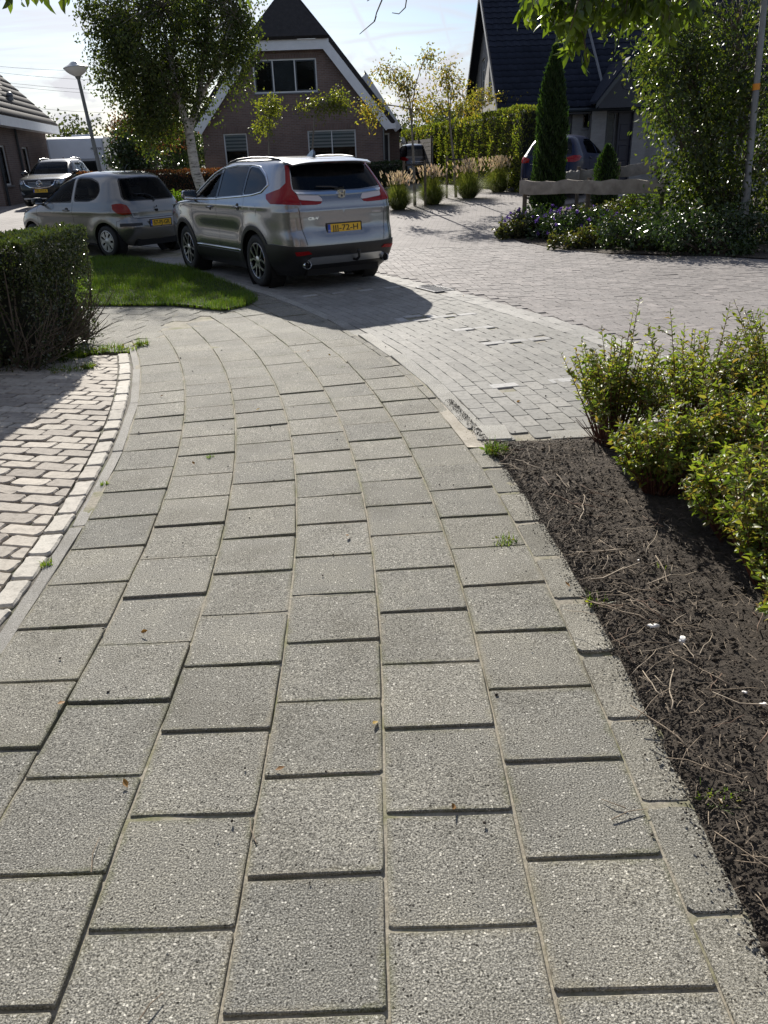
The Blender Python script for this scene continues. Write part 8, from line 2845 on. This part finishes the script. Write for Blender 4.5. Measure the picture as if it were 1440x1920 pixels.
# roadside tree whose boughs hang into the view from the right
def build_overhang():
    rng = np.random.default_rng(141); rr = random.Random(141)
    Y = 4.6
    base = Vector((5.2, 4.2, gz(4.2)))
    t = thing('overhanging_tree', 'bough with long bright green leaflets hanging in from above', 'tree', base)
    b = MB()
    crown0 = Vector((4.9, 4.3, 3.4))
    b.tube([base, Vector((5.1, 4.25, 1.8)), crown0], [0.13, 0.11, 0.09], 10)
    ends = [wp(1200, -20, Y), wp(1090, 20, Y - 0.2), wp(1010, 10, Y + 0.1), wp(1290, 10, Y), wp(1080, 70, Y)]
    hub = wp(1330, -120, Y)
    b.tube([crown0, crown0.lerp(hub, 0.5) + Vector((0, 0, 0.25)), hub], [0.06, 0.04, 0.022], 7)
    Ps, Ds = [], []
    def leafy(a, c, n, spread=0.05, L=0.075):
        pts = [a.lerp(c, i / 7) + Vector((0, 0, 0.03 * math.sin(i / 7 * 3.1))) for i in range(8)]
        b.tube(pts, [0.006 * (1 - 0.8 * i / 7) + 0.0015 for i in range(8)], 5, cap=False)
        d = (c - a).normalized()
        for i in range(n):
            q = i / n
            p = a.lerp(c, 0.25 + 0.75 * q)
            s_ = 1 if i % 2 else -1
            side = d.cross(Vector((0, 0, 1))).normalized() * s_
            Ps.append(np.array(p + Vector([rr.gauss(0, spread * 0.2) for _ in range(3)])))
            Ds.append(np.array(d * 0.5 + side * 0.8 + Vector((rr.gauss(0, .35), rr.gauss(0, .35), -0.55 + rr.gauss(0, .4)))))
    for e in ends:
        b.tube(bez(hub, hub.lerp(e, 0.5) + Vector((0, 0, 0.1)), e, 6), [0.016, 0.013, 0.010, 0.008, 0.006, 0.004], 6, cap=False)
    # hanging sprays
    for k in range(62):
        u = rr.choice([rr.uniform(1000, 1130), rr.uniform(1040, 1110), rr.uniform(1100, 1300), rr.uniform(1180, 1330)])
        top = wp(u, rr.uniform(-70, -5), Y + rr.uniform(-.4, .4))
        ln = rr.uniform(0.10, 0.26) * (1.15 if 1030 < u < 1110 else 0.85)
        src = min(ends + [hub], key=lambda q: (q - top).length)
        b.tube([src, src.lerp(top, 0.6) + Vector((0, 0, 0.03)), top], [0.005, 0.004, 0.003], 4, cap=False)
        leafy(top, top + Vector((rr.uniform(-.14, .10), rr.uniform(-.1, .1), -ln)), int(rr.uniform(9, 16)))
    # bare twigs reaching across the top of the view, and a few leaf tips further left
    far_l = wp(730, -60, Y)
    b.tube(bez(hub, hub.lerp(far_l, 0.5) + Vector((0, 0, 0.3)), far_l, 8), [0.014, 0.012, 0.011, 0.010, 0.009, 0.008, 0.006, 0.005], 6, cap=False)
    for path in ([(730, -60), (716, 0), (706, 24), (702, 40), (688, 52), (674, 64)], [(740, -50), (762, 0), (760, 14), (748, 26), (735, 24)], [(702, 40), (706, 30)], [(730, -60), (700, -5), (688, 2)]):
        P = [wp(*q, Y) for q in path]
        b.tube(P, [0.0045 * (1 - 0.6 * i / max(1, len(P) - 1)) for i in range(len(P))], 5, cap=False)
    l2 = wp(60, -60, Y)
    b.tube(bez(far_l, far_l.lerp(l2, 0.5) + Vector((0, 0, 0.22)), l2, 8), [0.006] * 8, 5, cap=False)
    for u in (10, 40, 75, 118, 375, 455):
        leafy(wp(u + 8, -45, Y), wp(u, -2, Y), 5, 0.04)
    b.build('branches', m_bark, t, world=True, recalc=False)
    P, D = np.array(Ps), np.array(Ds)
    m = len(P)
    leaf_obj('leaves', P, D, rng.uniform(.07, .115, m), rng.uniform(.030, .042, m), lf_ash, t, hi=True, rng=rng, up=0.3)
build_overhang()

# ------------------------------------------------------------------ lawn
lawn_poly = [(-9, 9.75), (-3.5, 9.52), (-2.4, 9.3), (-1.72, 8.84), (-1.5, 9.15), (-1.44, 9.5), (-1.8, 10.5), (-2.45, 11.8), (-3.2, 13.1), (-4.2, 14.3), (-5.0, 14.9), (-9, 16.5)]
lawn_h = lambda V: 0.02 + fbm(V[:, 0], V[:, 1], 14, 3, 1.6) * 0.008
lawn = sheet('lawn', lawn_poly, 0.0, m_turf, step=0.25, hfun=lawn_h)
rng = np.random.default_rng(151)
n = 95000
P = np.stack([rng.uniform(-5.6, -1.35, n), rng.uniform(8.7, 15.0, n)], 1)
P = P[in_poly(P, [(a_ * 1.0 + (0.03 if a_ > -2.5 else 0), b_ - (0.07 if b_ < 10 else 0)) for a_, b_ in lawn_poly])]
dens = fbm(P[:, 0], P[:, 1], 8, 3, 2.4)
P = P[rng.uniform(-1.4, 1.2, len(P)) < dens + 0.5]
z = gzv(P[:, 1]) + 0.015
hh = 0.045 + 0.05 * np.clip(fbm(P[:, 0], P[:, 1], 9, 3, 3.0) * 0.5 + 0.4, 0, 1.2)
setp(blades('grass', np.column_stack([P, z]), hh * rng.uniform(.6, 1.3, len(P)), 0.007, lf_grass, 0.5, rng=rng), 'short green grass of the corner lawn beside the silver crossover', 'grass', kind='stuff')

# grass and weeds that grow at the end of the drive and in joints
def tuft(x, y, n, r_, h, label, seed, group='weeds in the paving', mat=None):
    rg = np.random.default_rng(seed)
    g = gz(y)
    t = thing('weed_tuft', label, 'weed', (x, y, g), 0, group)
    a = rg.uniform(0, 2 * math.pi, n); q = np.sqrt(rg.uniform(0, 1, n)) * r_
    P = np.stack([x + q * np.cos(a), y + q * np.sin(a), np.full(n, g - 0.008)], 1)
    blades('blades', P, rg.uniform(.5, 1.2, n) * h, 0.004 + 0.003 * rg.uniform(size=n), mat or lf_grass, 0.6, t, rg)
    k = max(4, n // 6)
    a = rg.uniform(0, 2 * math.pi, k); q = rg.uniform(0, 1, k) * r_
    P = np.stack([x + q * np.cos(a), y + q * np.sin(a), np.full(k, g + h * 0.15)], 1)
    leaf_obj('leaves', P, np.stack([np.cos(a), np.sin(a), np.full(k, .4)], 1), h * 0.5, h * 0.22, lf_shrub, t, rng=rg)
    return t
e = 0
for (u, v, n, r_, h, lab) in ((120, 672, 180, .20, .12, 'thick grass tuft under the end of the clipped hedge'), (160, 664, 120, .15, .10, 'grass tuft at the far edge of the brick drive by the hedge'), (208, 655, 130, .13, .075, 'bright grass tuft at the head of the brick drive'),
                              (238, 657, 70, .09, .06, 'bright grass tuft near the pale edge bricks'), (267, 648, 110, .06, .085, 'upright grass tuft at the end of the edging strip'), (125, 695, 90, .14, .08, 'shaded grass tuft on the bricks in front of the hedge'),
                              (165, 690, 90, .05, .07, 'small grass tuft growing between drive bricks'), (930, 848, 160, .06, .075, 'green weed where the kerb ends at the planting bed'), (945, 1015, 60, .05, .035, 'dry flattened weed on the slabs beside the planting bed'),
                              (394, 856, 26, .02, .022, 'tiny grass sprout in a slab joint'), (88, 1058, 30, .025, .03, 'small weed in the joint along the edging strip'), (195, 908, 24, .02, .03, 'small yellowish weed beside the pale edge bricks'),
                              (1120, 1130, 30, .04, .05, 'thin green weed in the dark soil near the slabs'), (1240, 1075, 26, .03, .05, 'thin weed standing in the dark soil'), (1345, 1500, 30, .04, .05, 'thin weed at the bare edge of the bed'), (640, 690, 40, .03, .02, 'moss and grass in the joint beside the raised slab')):
    p = gp(u, v)
    tuft(p.x, p.y, n, r_, h, lab, 200 + e)
    e += 1

# ------------------------------------------------------------------ the low shrubs in the bed
def spirea(x, y, r_, h, shoots, label, seed, bare=0.0):
    rg = np.random.default_rng(seed); rr = random.Random(seed)
    g = 0.02
    t = thing('flowering_shrub', label, 'shrub', (x, y, g), 0, 'low shrubs in the planting bed')
    b = MB()
    Ps, Ds, Ls = [], [], []
    for k in range(shoots):
        a = rr.uniform(0, 2 * math.pi)
        q = math.sqrt(rr.random())
        root = Vector((x + math.cos(a) * r_ * 0.28 * q, y + math.sin(a) * r_ * 0.28 * q, g - 0.02))
        hh_ = h * rr.uniform(0.45, 1.0) * (1.0 - 0.30 * q * q)
        if rr.random() < 0.16:
            hh_ *= 1.3
        tip = Vector((x + math.cos(a) * r_ * q * 1.05, y + math.sin(a) * r_ * q * 1.05, g + hh_))
        mid = root.lerp(tip, 0.5) + Vector((rr.uniform(-.03, .03), rr.uniform(-.03, .03), 0.05))
        pts = bez(root, mid, tip, 6)
        b.tube(pts, [0.0045, 0.004, 0.0035, 0.003, 0.0022, 0.001], 4, cap=False)
        n = int(13 + 22 * hh_ / 0.8)
        d = (tip - mid).normalized()
        lo = 0.30 + bare
        for i in range(n):
            s_ = lo + (1 - lo) * (i / n) ** 0.8
            p = (1 - s_) ** 2 * root + 2 * s_ * (1 - s_) * mid + s_ * s_ * tip
            aa = i * 2.4 + rr.uniform(-.5, .5)
            o = d.orthogonal().normalized()
            side = o * math.cos(aa) + d.cross(o) * math.sin(aa)
            Ps.append(p); Ds.append(side + d * rr.uniform(0.1, 0.9) + Vector((0, 0, 0.1)))
            Ls.append(rr.uniform(0.026, 0.044) * (1.0 if i < n * 0.85 else 0.65))
        # side shoots
        for j in range(2):
            s_ = rr.uniform(0.4, 0.85)
            p = (1 - s_) ** 2 * root + 2 * s_ * (1 - s_) * mid + s_ * s_ * tip
            e_ = p + Vector((rr.uniform(-.09, .09), rr.uniform(-.09, .09), rr.uniform(.02, .10)))
            b.tube([p, e_], [0.002, 0.001], 3, cap=False)
            for i in range(8):
                q_ = p.lerp(e_, (i + 1) / 8)
                Ps.append(q_); Ds.append(Vector((rr.gauss(0, 1), rr.gauss(0, 1), rr.uniform(0, .8)))); Ls.append(rr.uniform(0.024, 0.042))
    # bare stalks at the foot
    for k in range(26):
        a = rr.uniform(0, 2 * math.pi)
        q0 = Vector((x + math.cos(a) * r_ * 0.25, y + math.sin(a) * r_ * 0.25, g - 0.02))
        b.tube([q0, q0 + Vector((math.cos(a) * .10 + rr.uniform(-.04, .04), math.sin(a) * .10 + rr.uniform(-.04, .04), rr.uniform(.12, .24)))], [0.0042, 0.002], 4, cap=False)
    b.build('stems', m_redstem, t, world=True, recalc=False)
    Ls = np.array(Ls)
    leaf_obj('foliage', np.array([tuple(p) for p in Ps]), np.array([tuple(d) for d in Ds]), Ls, Ls * rg.uniform(.32, .45, len(Ls)), lf_shrub, t, hi=True, rng=rg, up=0.8)
for k, (x, y, r_, h, sh_, lab) in enumerate(((1.25, 3.92, .31, .60, 90, 'yellow-green shrub with bare red stalks at the far corner of the planting bed'), (1.27, 3.25, .25, .42, 80, 'low yellow-green shrub with dense red-brown foot in the middle of the bed'),
                                             (1.70, 4.0, .34, .68, 95, 'tall upright yellow-green shrub behind the corner shrub of the bed'), (2.2, 3.9, .42, .86, 100, 'tallest upright shrub at the outer corner of the planting bed'),
                                             (1.42, 2.72, .26, .42, 85, 'small shrub with orange-tipped leaves at the front of the bed'), (1.62, 3.3, .34, .55, 100, 'broad shrub filling the middle of the planting bed'),
                                             (1.34, 2.02, .20, .40, 75, 'low dark-leaved shrub at the near end of the bed'), (1.38, 2.36, .22, .42, 70, 'loose shrub between the orange-tipped one and the near end of the bed'), (1.9, 2.4, .4, .6, 80, 'wide shrub at the outer side of the planting bed'), (2.05, 3.15, .45, .75, 90, 'large shrub at the back of the planting bed'))):
    spirea(x, y, r_, h, sh_, lab, 300 + k)

# ------------------------------------------------------------------ litter on the soil
rr = random.Random(77)
m_sticks = [m_stick, m_stick2, plain('pale_stick', (0.34, 0.28, 0.205), 0.8, var=0.3, scale=40)]
def bed_pt():
    while True:
        s, d = rr.uniform(-1.0, 2.0), 1.06 + abs(rr.gauss(0, 0.35))
        x, y, _ = sdp(s, d)
        if 0.6 < y < 4.0 and d < 2.2:
            return x, y, d
for k in range(120):
    x, y, d = bed_pt()
    if k < 26:                     # a heap of clippings at the slab edge
        x, y = 0.83 + rr.gauss(0, .07), 2.15 + rr.gauss(0, .16)
    ln = rr.uniform(0.06, 0.22) * (1.5 if rr.random() < 0.12 else 1)
    a = rr.uniform(0, math.pi)
    z = 0.034 + rr.uniform(0, 0.02) + (0.012 if k < 26 else 0)
    r_ = rr.uniform(0.0008, 0.0019) * (1.6 if ln > 0.2 else 1)
    P = []
    for i in range(5):
        t_ = i / 4 - 0.5
        P.append((t_ * ln, 0.05 * ln * math.sin(i * 1.7 + k) * rr.uniform(0.2, 1), 0.012 * rr.uniform(-.4, 1)))
    b = MB(); b.tube(P, [r_, r_ * 1.05, r_, r_ * .85, r_ * .6], 5)
    if rr.random() < 0.3:
        b.tube([P[2], (P[2][0] + ln * .2, P[2][1] + ln * .22, P[2][2] + .01)], [r_ * .7, r_ * .4], 4)
    o = b.build('twig', rr.choice(m_sticks), smooth='all')
    o.location = (x, y, z); o.rotation_euler = (rr.uniform(-.12, .12), rr.uniform(-.12, .12), a)
    setp(o, 'dry twig in the heap of clippings at the slab edge' if k < 26 else 'dry pruned twig lying on the dark soil of the bed', 'twig', 'clippings at the slab edge' if k < 26 else 'twigs on the soil')
# fine bits of stem
b = MB()
for k in range(1700):
    x, y, d = bed_pt()
    ln = rr.uniform(0.010, 0.05)
    a = rr.uniform(0, math.pi)
    z = 0.028 + rr.uniform(0, 0.022)
    dx, dy = math.cos(a) * ln / 2, math.sin(a) * ln / 2
    b.tube([(x - dx, y - dy, z), (x + dx * .2, y + dy * .2 + ln * .06, z + rr.uniform(-.002, .006)), (x + dx, y + dy, z + rr.uniform(-.004, .008))], rr.uniform(0.0005, 0.0011), 3, cap=False)
setp(b.build('stem_litter', m_stick, recalc=False), 'fine dry stem litter strewn over the dark soil', 'litter', kind='stuff')
# clods of earth
rng = np.random.default_rng(171)
ico = [(0, 0, 1), (.9, 0, .3), (.28, .85, .3), (-.72, .53, .3), (-.72, -.53, .3), (.28, -.85, .3), (0, 0, -.7)]
icf = [(0, 1, 2), (0, 2, 3), (0, 3, 4), (0, 4, 5), (0, 5, 1), (6, 2, 1), (6, 3, 2), (6, 4, 3), (6, 5, 4), (6, 1, 5)]
V, F = [], []
for k in range(11000):
    x, y, d = bed_pt()
    if rr.random() < 0.5: d = 0
    s_ = rr.uniform(0.002, 0.006) * (2.4 if rr.random() < .06 else 1)
    z = 0.022 + rr.uniform(0, 0.016)
    q = np.array(ico) * s_ * rng.uniform(.6, 1.3, (7, 3))
    ca, sa = math.cos(k), math.sin(k)
    q = np.stack([q[:, 0] * ca - q[:, 1] * sa, q[:, 0] * sa + q[:, 1] * ca, q[:, 2] * .8], 1) + np.array([x, y, z])
    F += [tuple(i + len(V) for i in f) for f in icf]
    V += q.tolist()
setp(link('soil_crumbs', np_mesh('soil_crumbs', V, F, m_soil)), 'loose dark crumbs of soil over the planting bed', 'soil', kind='stuff')
# crumbs and bits spilt over the slabs next to the bed, specks elsewhere
V, F = [], []
m_speck = plain('dark_speck', (0.035, 0.028, 0.02), 0.9)
for k in range(3400):
    if k < 3100:
        s, d = rr.uniform(-1.2, 2.9), 1.09 - abs(rr.gauss(0, 0.03))
    else:
        s, d = rr.uniform(-1.2, 6.5) , rr.uniform(-0.95, 2.6)
        if s < 2 and d > 1: continue
    x, y, _ = sdp(s, d)
    s_ = rr.uniform(0.0015, 0.0045) * (1.6 if k > 3100 and rr.random() < .3 else 1)
    q = np.array(ico) * s_ * rng.uniform(.6, 1.3, (7, 3)) + np.array([x, y, 0.004 + gz(y)])
    F += [tuple(i + len(V) for i in f) for f in icf]
    V += q.tolist()
setp(link('spilt_soil', np_mesh('spilt_soil', V, F, m_speck)), 'dark crumbs and droppings scattered over the paving', 'debris', kind='stuff')
# white scraps among the clippings, fallen leaves
m_scrap = plain('white_scrap', (0.78, 0.76, 0.72), 0.8, var=0.08, scale=30)
for k, (u, v, s_, lab) in enumerate(((1222, 1198, .035, 'crumpled white scrap beside the heap of clippings'), (1275, 1225, .04, 'fluffy white scrap behind the heap of clippings'), (1391, 1325, .018, 'small white shell-like scrap on the dark soil'), (1425, 1347, .02, 'white chip at the edge of the dark soil'), (1195, 1012 + 60, .012, 'tiny white pebble on the soil near the weed'))):
    p = gp(u, v)
    bm = bmesh.new(); bmesh.ops.create_icosphere(bm, subdivisions=2, radius=s_ * 0.5)
    r0 = random.Random(k)
    for vv in bm.verts:
        vv.co *= r0.uniform(0.35, 1.3); vv.co.z *= 0.4; vv.co.y *= 0.7
    me = bpy.data.meshes.new('white_scrap'); bm.to_mesh(me); bm.free(); me.materials.append(m_scrap); me.shade_smooth()
    o = link('white_scrap', me); o.location = (p.x, p.y, 0.05); o.rotation_euler = (0, 0, k)
    setp(o, lab, 'scrap', 'white scraps on the soil')
m_fall = leaf_mat('fallen_leaf', [(0.30, 0.20, 0.03), (0.24, 0.12, 0.03), (0.16, 0.08, 0.03)], 0.2, 0.7)
falls = ((516, 1447), (1068, 1103), (123, 1318), (264, 1188), (365, 873), (708, 1355), (968, 755), (1275, 1190), (870, 556), (575, 660), (620, 668), (655, 1005), (480, 770), (240, 1480), (852, 1510), (300, 745))
for k, (u, v) in enumerate(falls):
    p = gp(u, v)
    rg = np.random.default_rng(k)
    Vv, Ff = leaf_arrays(np.zeros((1, 3)), np.array([[math.cos(k * 2.1), math.sin(k * 2.1), 0.1]]), 0.028, 0.015, True, rg, up=3.0, fold=0.3, curl=-0.3)
    o = link('fallen_leaf', np_mesh('fallen_leaf', Vv, Ff, m_fall)); o.location = (p.x, p.y, gz(p.y) + 0.006)
    setp(o, 'small curled brown-yellow leaf lying on the slabs', 'leaf', 'fallen leaves on the paving')
# sand-blown stalks lying on the slabs
for k, (u, v, ln, a) in enumerate(((180, 1605, .10, 1.7), (475, 1560, .08, 1.9), (1180, 1530, .10, 0.3), (285, 1890, .06, 1.0), (1150, 1510, .06, 2.6))):
    p = gp(u, v)
    b = MB(); b.tube([(-ln / 2, 0, 0.004), (0, ln * .06, 0.007), (ln / 2, 0, 0.004)], [0.0016, 0.0014, 0.0008], 5)
    o = b.build('dry_stalk', m_stick); o.location = (p.x, p.y, 0.002); o.rotation_euler = (0, 0, a)
    setp(o, 'thin dry stalk lying across the slabs', 'stalk', 'dry stalks on the slabs')

# ------------------------------------------------------------------ trees on the horizon
rng = np.random.default_rng(181); rr = random.Random(181)
Ps = []
for k in range(260):
    x = rr.uniform(-75, 70)
    y = rr.uniform(95, 120)
    h = rr.uniform(4.5, 7.5) + 1.2 * math.sin(x * 0.11)
    r_ = rr.uniform(1.6, 3.0)
    C = rand_in_ell(200, (x, y, h * 0.58), (r_, r_, h * 0.44), rng, 0.5)
    Ps.append(C)
P = np.concatenate(Ps)
setp(leaf_obj('far_wood', P, rng.normal(size=P.shape), rng.uniform(.3, .55, len(P)), rng.uniform(.22, .4, len(P)), lf_far, rng=rng), 'far belt of trees along the horizon', 'wood', kind='stuff')
